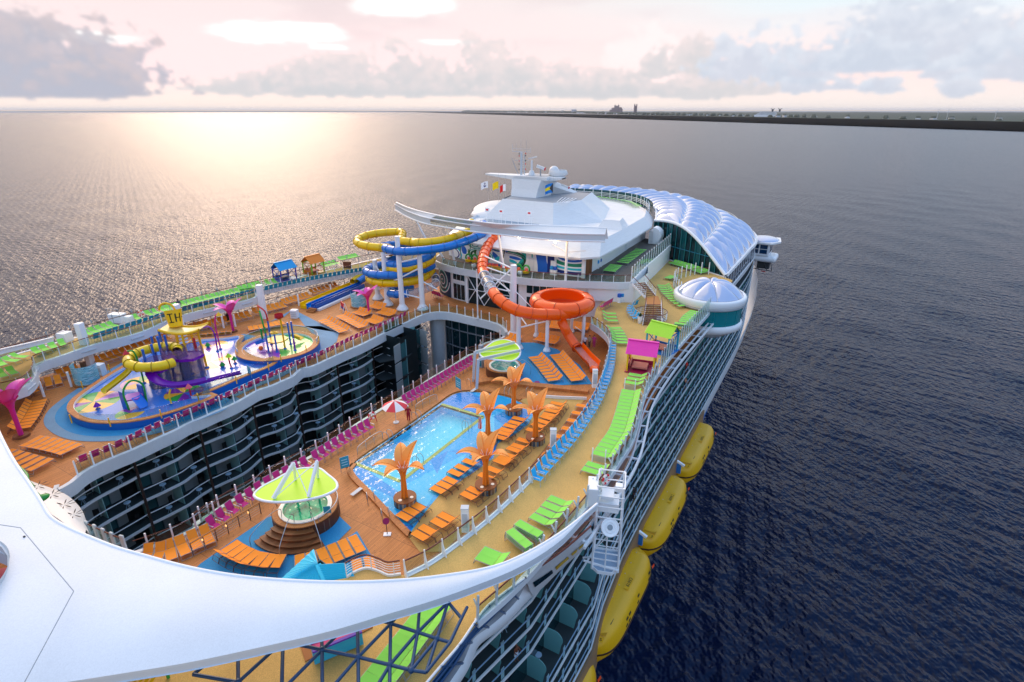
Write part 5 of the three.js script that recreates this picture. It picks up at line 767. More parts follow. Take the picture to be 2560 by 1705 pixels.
// ---------- forward superstructure ----------
const mural = canvasTex(2048, 640, (c, w, h) => {   // free wave swirls in teal, blue, navy and green on white
c.fillStyle = '#f4f6f8'; c.fillRect(0, 0, w, h); const T = '#18b4b0', B = '#1a66cc', N = '#0d2b7c', G = '#0c8a6a', K = '#161a20', C = '#22c8dc';
const sw = (x, y, r, cols, a0 = 0, wd = 26) => cols.forEach((q, i) => { c.strokeStyle = q; c.lineWidth = wd; c.beginPath(); c.arc(x, y, r - i * wd * 0.98, a0, a0 + Math.PI * (1.25 + 0.12 * i)); c.stroke(); });
const spiral = (x, y, r, q, wd, d = 1) => { c.strokeStyle = q; c.lineWidth = wd; c.beginPath(); for (let t = 0; t < 13; t += 0.12) { const k = r * (1 - t / 13.5), a = d * t + 0.5; c.lineTo(x + k * Math.cos(a), y + k * Math.sin(a)); } c.stroke(); };
const drop = (x, y, L, wd, rot, q) => { c.save(); c.translate(x, y); c.rotate(rot); c.fillStyle = q; c.beginPath(); c.moveTo(-L / 2, 0); c.quadraticCurveTo(0, -wd * 1.1, L / 2 - wd / 2, -wd / 2); c.arc(L / 2 - wd / 2, 0, wd / 2, -1.57, 1.57); c.quadraticCurveTo(0, wd * 0.9, -L / 2, 0); c.fill(); c.restore(); };
c.fillStyle = B; c.beginPath(); c.moveTo(1440, 0); c.lineTo(1570, 0); c.bezierCurveTo(1580, 250, 1600, 400, 1640, h); c.lineTo(1470, h); c.bezierCurveTo(1480, 400, 1440, 200, 1440, 0); c.fill();
c.fillStyle = N; c.fillRect(1600, 0, 90, h); c.fillStyle = T; c.fillRect(1385, 120, 18, h - 200);
c.save(); c.beginPath(); c.rect(1720, 0, 328, h); c.clip(); [['#0d2b7c', 560], ['#f4f6f8', 470], [C, 430], ['#f4f6f8', 370], [G, 330], ['#f4f6f8', 240], [B, 200], ['#f4f6f8', 140], [G, 100], ['#f4f6f8', 40]].forEach(([q, r]) => { c.fillStyle = q; c.beginPath(); c.arc(1900, 40, r, 0, 7); c.fill(); }); c.restore();
c.save(); c.beginPath(); c.rect(1010, 0, 300, h); c.clip(); for (const [q, o, wd] of [[T, 40, 60], [K, 120, 26], [G, 160, 40], [K, 205, 20]]) { c.strokeStyle = q; c.lineWidth = wd; c.beginPath(); c.moveTo(980, o); c.bezierCurveTo(1150, o, 1300, o + 60, 1290, o + 190); c.bezierCurveTo(1280, o + 330, 1200, o + 440, 1180, 700); c.stroke(); } c.restore();
drop(1120, 330, 240, 66, 0.18, B); drop(1090, 430, 200, 60, 0.5, C); drop(330, 300, 320, 74, 1.45, B); drop(215, 240, 330, 70, 1.4, T); drop(850, 330, 220, 60, 1.3, B); drop(885, 430, 200, 50, 1.9, C); drop(700, 300, 300, 40, 1.5, T);
spiral(520, 120, 120, K, 12); spiral(520, 120, 95, T, 18); spiral(905, 120, 130, B, 34, -1); spiral(905, 120, 92, G, 22, -1); spiral(760, 150, 70, K, 11); spiral(120, 120, 110, G, 16); sw(620, 420, 200, [T, '#f4f6f8', G, K], 2.6, 18); sw(60, 520, 220, [C, '#f4f6f8', N], 4.2, 26);
for (const [a, q] of [[270, K], [440, G], [750, T], [980, K]]) { c.strokeStyle = q; c.lineWidth = 14; c.beginPath(); c.moveTo(a, 0); c.bezierCurveTo(a + 60, 200, a - 60, 400, a + 20, h); c.stroke(); }
});
const swirl = canvasTex(1024, 1024, (c, w, h) => { c.fillStyle = '#0e3f5c'; c.fillRect(0, 0, w, h); const q = ['#f4f6f8', '#17a89c', '#0d2b4c', '#0f6f70', '#f4f6f8', '#0d2b4c', '#18a08c', '#123f6a', '#f4f6f8']; q.forEach((k, i) => { c.strokeStyle = k; c.lineWidth = 46 - i * 2; c.beginPath(); for (let t = 0; t < 9; t += 0.08) { const r = 480 - i * 50 - t * 22, a = t + i * 0.35; if (r > 6) c.lineTo(470 + r * Math.cos(a), 470 + r * Math.sin(a)); } c.stroke(); }); });
{
const t = thing('deckhouse', 'white superstructure block with painted wave walls and broad white roof', 'superstructure'), W = M.white;
// painted aft wall of the terrace: uv stretched over the wall
const wl = [[-14, D17, -77.5], [-10, D17, -76.2], [-4, D17, -75.6], [4, D17, -75.5], [11.5, D17, -75.9]], pw = sheet(wl, 0, 3.4); { const L = lenOf(wl), u = pw.attributes.uv; for (let i = 0; i < u.count; i++) u.setXY(i, u.getX(i) / L, u.getY(i) / 3.4); }
mesh('painted_wall', pw, std(0xffffff, 0.5, 0, { map: mural }), t);
for (const x of [-6.4, -1.2, 3.2, 7.0]) mesh('door', rbox(0.95, 2.1, 0.06, 0.02, x, D17 + 1.05, -75.42), std(0xe2e6ea, 0.4), t);
mesh('wood_wall', strip([[11.5, D17, -75.9], [11.5, D17, -79.5]], -0.06, 0.06, 0, 3.2), M.woodWall, t);
mesh('side_wall', strip([[11.45, D17, -79.5], [11.4, D17, -88], [10.8, D17, -98], [10.6, D17, -108]], -0.06, 0.06, 0, 3.3), M.whitePaint, t);
for (const z of [-82.2, -86.4, -91, -96]) mesh('door', rbox(0.08, 2.1, 1.0, 0.02, 11.42 + (z + 82) * 0.03, D17 + 1.05, z), std(0xdfe5ea, 0.4), t);
mesh('corner_column', box(0.5, 3.3, 0.35, 11.75, D17 + 1.6, -75.8), M.whitePaint, t);
// roof with a sloping fascia all round
const low = [[-15, -79], [-9, -75.3], [-3, -74], [4, -73.9], [11.8, -74.3], [13.9, -76.5], [13.9, -89], [13.2, -103], [10.9, -111.5], [3, -123], [-7.7, -126], [-17, -125], [-19, -95]];
const inn = [[-14, -81.5], [-8.6, -78.6], [-3, -77.6], [4, -77.4], [10.2, -77.8], [12.6, -80], [12.5, -89], [11.7, -103], [9.6, -110.6], [2.4, -121.6], [-7.7, -124.4], [-16, -123.5], [-17.6, -96]];
const up = (l, y) => [...l, l[0]].map(([x, z]) => [x, y, z]);
mesh('roof_fascia', toFlat(loft([up(low, 50.1), up(low, 50.35), up(inn, 52.0), up(inn, 51.5)])), W, t);
mesh('roof_deck', slab(inn, 51.52, 0.15), W, t); mesh('roof_underside', slab(low, 50.12, 0.05), W, t);
mesh('roof_end_curl', [new THREE.CylinderGeometry(1.5, 1.5, 2.0, 24, 1, false, 0, Math.PI).rotateX(Math.PI / 2).rotateZ(0).translate(13.4, 48.6, -104.5), box(2, 2.9, 2.4, 13.6, 47.9, -105)], M.whitePaint, t);
// lower front: curved wall under the terrace with window bands and tall lattice glass
const F = TERR.map((p) => [p[0], 0, p[2] - 0.9]);
mesh('lower_wall', sheet(F, D15, D17 - 0.9), M.whitePaint, t);
const cut = (x0, x1, o) => offset(F.filter((p) => p[0] >= x0 && p[0] <= x1), 0).map((p) => [p[0], 0, p[2] + o]);
for (const [x0, x1, y0, y1, n] of [[-9.9, -6.9, 44.7, 46.0, 3], [-9.9, -6.9, 41.5, 44.0, 3], [3.6, 9.8, 44.5, 45.9, 5], [3.6, 9.8, 41.5, 43.9, 5]]) { const l = cut(x0, x1, 0.05); for (const { p, a } of along(l, (lenOf(l) - 0.02) / n, 0, n)) mesh('window', box(0.05, y1 - y0, lenOf(l) / n - 0.14, 0, 0, lenOf(l) / n / 2).rotateY(a).translate(p[0], (y0 + y1) / 2, p[2]), M.glassDark, t); }
const lg = cut(-6.6, 3.3, 0.1); mesh('atrium_glass', sheet(lg, D15, 46), M.glassDark, t);
{ const b = along(cut(-6.6, 3.3, 0.3), 1.62).map((s) => s.p); for (let i = 0; i + 1 < b.length; i++) { const Y = [41.4, 43.7, 46]; for (let k = 0; k < 2; k++) { const q = (i + k) % 2; mesh('lattice_bar', bar([b[i][0], Y[k + q], b[i][2]], [b[i + 1][0], Y[k + 1 - q], b[i + 1][2]], 0.07, 6), M.whitePaint, t); } } for (const p of [b[0], b[b.length - 1]]) mesh('lattice_post', box(0.3, 4.8, 0.3, p[0], 43.7, p[2]), M.whitePaint, t); for (const y of [43.7, 46]) mesh('lattice_rail', tube(b.map((p) => [p[0], y, p[2]]), 0.06), M.whitePaint, t); }
const sl = cut(-14.4, -10, 0.08), sg = sheet(sl, D15, D17 - 1); { const L = lenOf(sl), u = sg.attributes.uv; for (let i = 0; i < u.count; i++) u.setXY(i, u.getX(i) / L, u.getY(i) / 4.7); } mesh('wave_mural', sg, std(0xffffff, 0.5, 0, { map: swirl }), t);
mesh('white_wall_end', sheet([[13, D16, -74.9], [16.6, D16, -76.2], [19.2, D16, -77.2], [19, D16, -84], [17, D16, -90], [15.4, D16, -104.6]], 0, 2.9), M.whitePaint, t);
// funnel housing and small roof blocks
const A = [[-14.4, -89], [0, -89], [6.4, -96.5], [1.5, -112], [-12, -112], [-17, -100]], Bt = [[-11.6, -91.4], [-1.2, -91.4], [1.6, -97], [-1, -108], [-10, -108], [-13.4, -99]];
mesh('funnel_housing', toFlat(loft([up(A, 51.5), up(Bt, 55.0)])), W, t); mesh('housing_top', slab(Bt, 54.85, 0.1), std(0x8f969e, 0.6), t);
for (const s of [0, 1, 2, 3, 4]) mesh('vent_slat', beam([-0.8 + s * 0.45, 55.05, -92], [-2.6 + s * 0.7, 55.05, -98], 0.12, 0.12), M.whitePaint, t);
mesh('roof_hump', new THREE.SphereGeometry(1, 24, 12, 0, 6.283, 0, 1.571).scale(5, 1.7, 6).translate(-17, 51.5, -99), W, t); mesh('roof_hump', new THREE.SphereGeometry(1, 24, 12, 0, 6.283, 0, 1.571).scale(4.5, 1.5, 3.4).translate(-14.5, 51.5, -92.5), W, t);
mesh('roof_vent_house', toFlat(loft([up([[7.6, -90.5], [12, -91], [11.2, -96], [7.6, -97]], 51.5), up([[8.2, -91.6], [11, -92], [10.4, -95], [8.2, -96]], 52.9)])), W, t); mesh('roof_vent_house', slab([[8.2, -91.6], [11, -92], [10.4, -95], [8.2, -96]], 52.9, 0.05), W, t);
for (const [p, k] of [[[-11.8, -86.4], 0], [[-8.8, -86.2], 1], [[-3.6, -87], 2]]) { const d = mesh('warning_post', bar([p[0], 51.5, p[1]], [p[0], 53.4, p[1]], 0.05), M.whitePaint, t); mesh('warning_plate', rbox(0.95, 0.8, 0.1, 0.03, p[0], 53.6, p[1]), M.whitePaint, d); mesh('red_print', box(0.5, 0.3, 0.02, p[0], 53.65, p[1] + 0.06), uRed, d); }
mesh('equipment_pit', box(11, 0.06, 2.2, -8, 51.56, -87.5), std(0x6c88a0, 0.4), t);
for (let i = 0; i < 9; i++) mesh('pit_post', bar([-13.2 + i * 1.3, 51.5, -86.3], [-13.2 + i * 1.3, 52.6, -86.3], 0.04), M.whitePaint, t);
// tower
const q0 = [[-12.6, -96], [-7.2, -96], [-6.6, -101], [-8, -104], [-12, -104]], q1 = [[-13, -97], [-6.6, -97], [-5.4, -101.5], [-7.6, -104], [-12.4, -104]];
const mt = thing('signal_mast', 'white tower with radar platform, lamps and aerials above the roof', 'mast');
mesh('tower', toFlat(loft([up(q0, 54.8), up(q0.map(([x, z], i) => [lerp(x, q1[i][0], 0.2), lerp(z, q1[i][1], 0.5)]), 56.2), up(q1, 58.0)])), W, mt);
mesh('tower_skirt', toFlat(loft([up([[-12.4, -103], [-7.4, -103], [-2.2, -110], [-11, -110]], 53.5), up([[-12.2, -100], [-7.2, -100], [-6.6, -104], [-12, -104]], 57)])), W, mt);
const wg = (x0, x1, c0, c1, y0, y1) => loft([[[x0, y0, -99.2], [x1, y1, -98.9]], [[x0, y0, -101], [x1, y1, -102.6]], [[x0, y0 - 0.25, -101], [x1, y1 - 0.9, -102.6]], [[x0, y0 - 0.25, -99.2], [x1, y1 - 0.9, -98.9]], [[x0, y0, -99.2], [x1, y1, -98.9]]]);
mesh('platform_wing', toFlat(wg(-20.4, -12.4, 0, 0, 58.35, 58.3)), W, mt); mesh('platform_wing', toFlat(wg(-3.4, -7, 0, 0, 58.35, 58.35)), W, mt); mesh('platform', box(7.2, 0.6, 5.6, -9.5, 58.15, -100.6), W, mt); mesh('platform_deck', box(4.4, 0.05, 3.8, -8.6, 58.48, -100.4), M.grey, mt);
mesh('mast_pole', bar([-12.6, 58.4, -100], [-12.6, 62.6, -100], 0.24, 10), M.lightGrey, mt); mesh('mast_pole', bar([-11.9, 58.4, -100], [-11.9, 62.2, -100], 0.09, 8), M.lightGrey, mt);
for (let i = 0; i < 8; i++) mesh('mast_rung', bar([-12.5, 58.9 + i * 0.42, -100], [-11.9, 58.9 + i * 0.42, -100], 0.03, 5), M.lightGrey, mt);
for (const y of [59.3, 60.3, 60.9, 61.8, 62.2]) { mesh('signal_lamp', cyl(0.09, 0.09, 0.24, -13.0, y, -99.9, 8), y % 1 > 0.5 ? M.red : M.blackish, mt); mesh('signal_lamp', cyl(0.1, 0.1, 0.26, -11.6, y + 0.1, -99.9, 8), y % 1 > 0.5 ? M.blackish : M.red, mt); }
mesh('yard_arm', [bar([-14.6, 62.7, -100], [-10.6, 62.7, -100], 0.04), bar([-14.6, 63.2, -100], [-10.6, 63.2, -100], 0.03), bar([-14.6, 62.7, -100], [-14.6, 64.0, -100], 0.03), bar([-10.6, 62.7, -100], [-10.6, 63.5, -100], 0.03), bar([-12.6, 62.6, -100], [-14.6, 62.75, -100], 0.05)], M.lightGrey, mt);
for (const [x, h] of [[-12.7, 65], [-11.45, 64.9], [-13.7, 64.2]]) mesh('aerial', bar([x, 62.6, -100], [x, h, -100], 0.022, 5), M.grey, mt);
mesh('cross_arm', bar([-14.1, 61.1, -100], [-11, 61.1, -100], 0.05), M.lightGrey, mt); mesh('stay_pole', bar([-14.7, 61.4, -100], [-13.3, 58.5, -100], 0.06), M.grey, mt);
mesh('radar_pillar', [bar([-10.3, 58.4, -100], [-10.3, 61.3, -100], 0.22, 10, 0.16), cyl(0.75, 0.4, 0.9, -10.3, 58.4, -100, 14)], W, mt); mesh('radar_scanner', beam([-10.9, 61.5, -99.8], [-9.4, 61.9, -100.4], 0.2, 0.18), W, mt);
mesh('searchlight', beam([-8.9, 60.3, -99.4], [-7.5, 59.8, -99.9], 0.5, 0.5), W, mt); mesh('searchlight_face', beam([-7.5, 59.8, -99.9], [-7.3, 59.73, -99.97], 0.52, 0.52), M.red, mt); mesh('searchlight_post', bar([-8.2, 58.4, -99.7], [-8.2, 60, -99.7], 0.12), M.grey, mt);
mesh('satellite_dome', new THREE.SphereGeometry(0.95, 20, 14).translate(-6.3, 59.3, -101.6), W, mt); mesh('round_balcony', lathe([[1.6, 0.9], [1.9, 0.2], [1.2, -0.4], [0.2, -0.8]], 24).translate(-5.6, 58.6, -102), W, mt);
mesh('second_searchlight', [beam([-4.2, 57.0, -100.5], [-2.9, 56.5, -101], 0.35, 0.35)], W, mt); mesh('second_searchlight_face', beam([-2.9, 56.5, -101], [-2.65, 56.42, -101.1], 0.36, 0.36), M.red, mt);
const fx = { navy: (c) => { c.fillStyle = '#f2f4f8'; c.fillRect(0, 0, 128, 96); c.strokeStyle = '#16246e'; c.lineWidth = 13; c.beginPath(); c.arc(66, 50, 24, 0.2, 3.3); c.stroke(); c.fillStyle = '#16246e'; c.fillRect(59, 14, 13, 52); c.fillRect(46, 24, 40, 9); }, yellow: (c) => { c.fillStyle = '#f8d400'; c.fillRect(0, 0, 128, 96); }, redwhite: (c) => { c.fillStyle = '#f4f4f8'; c.fillRect(0, 0, 128, 96); c.fillStyle = '#e01818'; c.fillRect(0, 0, 58, 96); }, stripes: (c) => { c.fillStyle = '#0a7ad0'; c.fillRect(0, 0, 128, 96); c.fillStyle = '#f8e020'; c.fillRect(0, 32, 128, 32); c.fillStyle = '#3a3c46'; c.beginPath(); c.moveTo(128, 0); c.lineTo(66, 48); c.lineTo(128, 96); c.fill(); } };
const fl = (k, p, w2, h2, l) => { const f = thing('flag', l, 'flag', p), g = new THREE.PlaneGeometry(w2, h2, 12, 6), a = g.attributes.position; for (let i = 0; i < a.count; i++) { const u = (w2 / 2 - a.getX(i)) / w2; a.setZ(i, 0.16 * Math.sin(u * 7) * u); a.setY(i, a.getY(i) - u * u * 0.5); } g.computeVertexNormals(); mesh('cloth', g, std(0xffffff, 0.8, 0, { map: canvasTex(128, 96, fx[k]) }), f); mesh('halyard', bar([w2 / 2, -3.2, 0], [w2 / 2, 2.4, 0], 0.015, 4), M.grey, f); };
fl('navy', [[-20.47, 56.26, -99]][0], 1.6, 1.3, 'white flag with a dark blue emblem, leftmost under the mast wing'); fl('yellow', [[-17.86, 56.33, -99]][0], 1.3, 1.35, 'plain yellow flag under the mast wing'); fl('redwhite', [[-16.16, 55.95, -99]][0], 1.25, 1.3, 'red and white flag under the mast wing'); fl('stripes', [[-4.4, 56.91, -96]][0], 1.55, 1.7, 'blue and yellow striped flag with a dark triangle on the tower');
}
// ---------- sweeping white beam over the terrace ----------
{
const t = thing('sweeping_beam', 'long curved white beam on slanting columns sweeping above the terrace', 'canopy beam');
const lo = cr([[-27.28, 53.3, -79.6], [-19.57, 53.3, -74.39], [-13.74, 53.3, -71.53], [-9.89, 53.3, -70.83], [-4.39, 53.3, -70.15], [0.27, 53.3, -70.28], [6.1, 53.3, -70.5], [10.78, 53.3, -71.33], [15.7, 53.3, -73.54]], 60), hi = cr([[-25.65, 54.9, -78.21], [-19.94, 54.9, -74.71], [-15.76, 54.9, -72.78], [-12.11, 54.9, -71.57], [-9.04, 54.9, -70.66], [-3.86, 54.9, -70.04], [0.71, 54.9, -69.9], [7.02, 54.9, -72.1], [15.32, 54.9, -74.85]], 60), mi = lo.map((p) => [p[0] - 0.1, p[1] + 0.95, p[2] - 0.15]);
const seg = (a, b, nm, f) => { const s = (l) => l.slice(a, b + 1); mesh(nm, loft([s(lo), s(mi)]), M.lightGrey, t); if (f) mesh('upper_face', loft([s(mi), s(hi)]), M.white, t); };
seg(0, 22, 'lower_face', true); seg(33, 60, 'lower_face', true); mesh('lower_face', loft([lo.slice(22, 34), mi.slice(22, 34)]), M.glass, t); mesh('glass_face', loft([mi.slice(22, 34), hi.slice(22, 34)]), M.glass, t);
for (const l of [lo, mi, hi]) mesh('edge_tube', tube(l, 0.12, 6, false, 80), M.whitePaint, t); mesh('back_face', loft([hi, hi.map((p) => [p[0], p[1] - 0.6, p[2] - 0.3]), lo.map((p) => [p[0] - 0.1, p[1] + 0.1, p[2] - 1.4])]), M.white, t);
for (const [a, b] of [[[10.1, 47, -73.2], [10.1, 53.4, -73.3]], [[0.9, 47, -71.3], [-0.2, 53.5, -71.2]], [[-9.2, 47, -72.6], [-9.9, 53.3, -71.6]], [[-16, 47, -76], [-18.6, 53.2, -74.6]], [[-13, 47, -74.6], [-14.2, 50, -73.8]]]) mesh('column', bar(a, b, 0.22, 10, 0.16), M.whitePaint, t);
mesh('branch', [bar([10.1, 51.2, -73.3], [7.6, 52.0, -73.6], 0.06), bar([10.1, 51.2, -73.3], [12.6, 51.5, -74.4], 0.06)], M.whitePaint, t);
for (const x of [3.4, 9.2]) { const l = mesh('spot_lamp', new THREE.SphereGeometry(0.16, 12, 8).translate(x, 52.95, -71.3), std(0xfff0d8, 0.4, 0, { emissive: 0xffdca8, emissiveIntensity: 6 }), t); const pl = new THREE.PointLight(0xffd8a0, 14, 18, 2); pl.position.set(x, 52.6, -70.95); pl.castShadow = true; pl.shadow.radius = 6; scene.add(pl); }
}
// ---------- glass cushion roof, its glazed end wall, the dome and the bridge wing ----------
{
const t = thing('cushion_roof', 'great curved roof of silvery air cushions over the forward lounge', 'roof'), et = new THREE.MeshPhysicalMaterial({ color: 0xb4c0dc, roughness: 0.14, metalness: 0.3, clearcoat: 0.8, clearcoatRoughness: 0.12, side: THREE.DoubleSide });
const I = cr([[12.2, 50.6, -108.0], [10.8, 51.6, -112], [7.4, 51.9, -118.5], [2.8, 52, -123.2], [-2.5, 52, -125.4], [-8, 52, -126], [-16, 52, -125]], 120), O = cr([[28.0, 44.3, -98.2], [28.1, 44.4, -108], [28.1, 44.4, -119], [28, 44.5, -129], [25.8, 44.8, -138], [19, 45.4, -146], [8, 46, -151], [-6, 46, -152], [-18, 46, -151]], 120);
const S = (u, v) => { const i = clamp(u) * 119.999, k = Math.floor(i), f = i - k, a = I[k].map((q, j) => lerp(q, I[k + 1][j], f)), b = O[k].map((q, j) => lerp(q, O[k + 1][j], f)); return [lerp(a[0], b[0], v), lerp(a[1], b[1], v) + 3.1 * Math.sin(Math.PI * Math.pow(v, 1.02)) * (1 - 0.35 * v) + 0.0, lerp(a[2], b[2], v)]; };
const nu = 17, nv = 3, vs = [0.02, 0.36, 0.68, 1];
for (let a = 0; a < nu; a++) for (let b = 0; b < nv; b++) {
const rows = []; for (let j = 0; j <= 14; j++) { const q = j / 14, r = []; for (let i = 0; i <= 12; i++) { const p = i / 12, u = (a + p) / nu, v = lerp(vs[b], vs[b + 1], q), s = S(u, v), dg = Math.abs(q - (b % 2 ? p : 1 - p)); const h = 1.15 * Math.pow(Math.sin(Math.PI * p) * Math.sin(Math.PI * q), 0.6) * (0.25 + 0.75 * smooth(0, 0.35, dg)); r.push([s[0] + h * 0.25, s[1] + h, s[2]]); } rows.push(r); }
mesh('cushion', loft(rows), et, t);
}
for (const v of vs) { const l = []; for (let i = 0; i <= 80; i++) l.push(S(i / 80, v)); mesh('rib', tube(l, v === 0.02 || v === 1 ? 0.22 : 0.11, 6, false, 120), M.whitePaint, t); }
for (let a = 0; a <= nu; a++) { const l = []; for (let j = 0; j <= 14; j++) { const s = S(a / nu, j / 14); l.push([s[0], s[1] + 0.02, s[2]]); } mesh('rib', tube(l, a ? 0.07 : 0.3, 6, false, 24), M.whitePaint, t); }
// glazed end wall under the first arch
const wt = thing('glass_end_wall', 'tall dark teal glass wall under the edge of the cushion roof', 'glass wall');
{ const n = 15; for (let k = 0; k < n; k++) { const a = S(0, k / n), b = S(0, (k + 1) / n), g = new THREE.BufferGeometry(), p = [a[0], D16, a[2], b[0], D16, b[2], b[0], b[1] - 0.2, b[2], a[0], D16, a[2], b[0], b[1] - 0.2, b[2], a[0], a[1] - 0.2, a[2]]; g.setAttribute('position', new THREE.Float32BufferAttribute(p, 3)); g.computeVertexNormals(); mesh('glass_panel', g, k % 3 ? M.glassDark : new THREE.MeshPhysicalMaterial({ color: 0x0f4f55, roughness: 0.06, side: THREE.DoubleSide }), wt); mesh('mullion', beam([a[0], D16, a[2] + 0.05], [a[0], a[1] - 0.2, a[2] + 0.05], 0.1, 0.28), std(0x1f7f84, 0.3), wt); }
mesh('base_channel', beam([15, D16 + 0.08, -106.2], [27.9, D16 + 0.08, -98.1], 0.2, 0.16), M.whitePaint, wt); mesh('sill_rail', beam([16, D16 + 2.7, -105.4], [24.5, D16 + 2.7, -100.2], 0.1, 0.1), std(0x2a7f9c, 0.3), wt); }
const inn = thing('lounge_railing', 'white railing with dark glass and green chairs behind the roof deck', 'railing'), Lr = I.slice(14, 118).map((p) => [p[0] - 0.8, 51.5, p[2] + 1.0]);
mesh('dark_glass', sheet(Lr.map((p) => [p[0] + 0.5, p[1], p[2] - 0.7]), -0.4, 1.7), new THREE.MeshPhysicalMaterial({ color: 0x0a4a50, roughness: 0.08, side: THREE.DoubleSide }), inn); for (const h of [0.6, 0.9, 1.2]) mesh('rail_bar', tube(Lr.map((p) => [p[0], p[1] + h, p[2]]), 0.045, 5, false, 100), M.whitePaint, inn); for (const { p } of along(Lr, 2.2)) mesh('post', bar(p, [p[0], p[1] + 1.9, p[2]], 0.07), M.whitePaint, inn);
along(Lr.map((p) => [p[0] - 0.9, p[1], p[2] + 0.9]), 1.2, 6, 15).forEach(({ p, a }, i) => seatAt('green', p, a + Math.PI / 2, `green lounger, ${ord(i)} from the stair end`, 'mass'));
// side glazing and hull under the roof
const sd = thing('lounge_side_glazing', 'sloping side windows and white rails below the cushion roof', 'glazing'), sl = O.slice(0, 80).map((p, i) => [p[0], 0, p[2]]);
mesh('glass', sheet(sl, 40.9, 44.3), new THREE.MeshPhysicalMaterial({ color: 0x12324f, roughness: 0.05, side: THREE.DoubleSide }), sd); for (const y of [41.2, 44.2, 44.6]) mesh('rail', tube(sl.map((p) => [p[0] + 0.3, y, p[2]]), 0.09, 6, false, 80), M.whitePaint, sd); for (const { p } of along(sl, 2.4)) mesh('strut', beam([p[0] + 0.15, 40.9, p[2]], [p[0] + 0.15, 44.3, p[2] + 0.6], 0.09, 0.09), M.whitePaint, sd);
// dome
const dm = thing('glass_dome', 'round silvery cushion dome cantilevered over the ship side', 'dome', [28.7, 0, -83.0]), R = 4.75, y0 = 45.35;
for (let k = 0; k < 8; k++) { const rows = []; for (let j = 0; j <= 14; j++) { const q = j / 14, r = []; for (let i = 0; i <= 12; i++) { const p = i / 12, a = (k + p) * Math.PI / 4 + 0.35, rr = R * 0.96 * q, h = 1.5 * (1 - q ** 2.2) + 0.5 * Math.pow(Math.sin(Math.PI * p), 0.6) * Math.pow(Math.sin(Math.PI * q), 0.6); r.push([rr * Math.cos(a), y0 + 0.2 + h, rr * Math.sin(a)]); } rows.push(r); } mesh('cushion', loft(rows), et, dm); }
for (let k = 0; k < 8; k++) { const a = k * Math.PI / 4 + 0.35, l = []; for (let j = 0; j <= 12; j++) { const q = j / 12; l.push([R * 0.96 * q * Math.cos(a), y0 + 0.24 + 1.5 * (1 - q ** 2.2), R * 0.96 * q * Math.sin(a)]); } mesh('rib', tube(l, 0.045, 5, false, 24), M.lightGrey, dm); }
mesh('rim', lathe([[4.5, 45.5], [4.85, 45.6], [5.1, 45.3], [5.05, 44.6], [4.75, 44.35], [4.6, 44.4]], 64), M.whitePaint, dm); mesh('rim_lip', lathe([[4.95, 44.5], [5.0, 44.3], [4.75, 44.1]], 64), M.lightGrey, dm);
mesh('glass_drum', lathe([[4.6, 44.3], [4.6, 41.7]], 64), new THREE.MeshPhysicalMaterial({ color: 0x0c8088, roughness: 0.06, side: THREE.DoubleSide }), dm); mesh('base_ring', lathe([[4.6, 41.8], [4.95, 41.6], [4.9, 40.9], [4.3, 40.5], [3.0, 39.6], [0.1, 39.4]], 64), M.whitePaint, dm);
for (let k = 0; k < 16; k++) mesh('drum_mullion', bar([4.63 * Math.cos(k * 0.3927), 41.7, 4.63 * Math.sin(k * 0.3927)], [4.63 * Math.cos(k * 0.3927), 44.3, 4.63 * Math.sin(k * 0.3927)], 0.035), std(0x2a9aa0, 0.3), dm);
railing('dome_railing', 'glass railing with tall white posts curving round the dome', cr([[25.1, 44, -98.7], [23.44, 44, -97.73], [22.24, 44, -94.97], [21.47, 44, -92.92], [21.47, 44, -90.6], [22.1, 44, -88.02], [23.38, 44, -85.62], [24.66, 44, -83.72], [26.03, 44, -82.31], [27.33, 44, -80.35], [28.71, 44, -78.86]], 40), { step: 1.25, h: 1.1, postG: box(0.12, 2.1, 0.14, 0, 1.05, 0) });
const br = thing('bridge_wing', 'white glazed bridge wing jutting out over the sea', 'bridge wing', [0, 0, 0]);
mesh('roof', [slab([[25.5, -133.4], [30.8, -133.6], [32.3, -136.5], [31.6, -141], [25.5, -141]], 43.4, 0.35)], M.whitePaint, br); mesh('roof_cushion', new THREE.SphereGeometry(1, 20, 10, 0, 6.283, 0, 1.571).scale(3.0, 0.7, 3.4).translate(28.8, 43.4, -137.3), et, br);
mesh('cabin', rbox(4.2, 2.6, 5.2, 0.1, 28.3, 41.6, -137.2), M.whitePaint, br); for (const [x, w2] of [[27.5, 1.3], [29.2, 1.5]]) for (const y of [41.2, 42.25]) mesh('window', box(w2, 0.9, 0.06, x, y, -134.58), new THREE.MeshPhysicalMaterial({ color: 0x0d3a60, roughness: 0.05 }), br); mesh('side_window', box(0.06, 1.8, 4.2, 30.43, 41.8, -137.2), new THREE.MeshPhysicalMaterial({ color: 0x0d3a60, roughness: 0.05 }), br);
mesh('hull_tub', rbox(6.2, 1.4, 5.4, 0.65, 28.9, 39.5, -137.4), M.whitePaint, br); mesh('under_frame', [bar([29.5, 38.8, -135.6], [30.4, 36.8, -136.2], 0.1), bar([28.2, 38.8, -135.6], [28.6, 36.8, -136.2], 0.1), bar([27.6, 36.9, -136.2], [31.4, 36.7, -136.2], 0.09), bar([30.8, 38.8, -137], [31.4, 36.7, -136.4], 0.08), rbox(2.6, 1.5, 1.6, 0.1, 29.4, 37.7, -137.4)], M.darkGrey, br); mesh('warning_bar', beam([29.3, 36.6, -135.8], [30.2, 36.5, -135.8], 0.16, 0.2), M.red, br);
mesh('ladder', [0, 1, 2, 3, 4, 5, 6, 7].map((k) => bar([26.3, 39.3 + k * 0.42, -134.7], [27.0, 39.3 + k * 0.42, -134.7], 0.035)), M.whitePaint, br);
}
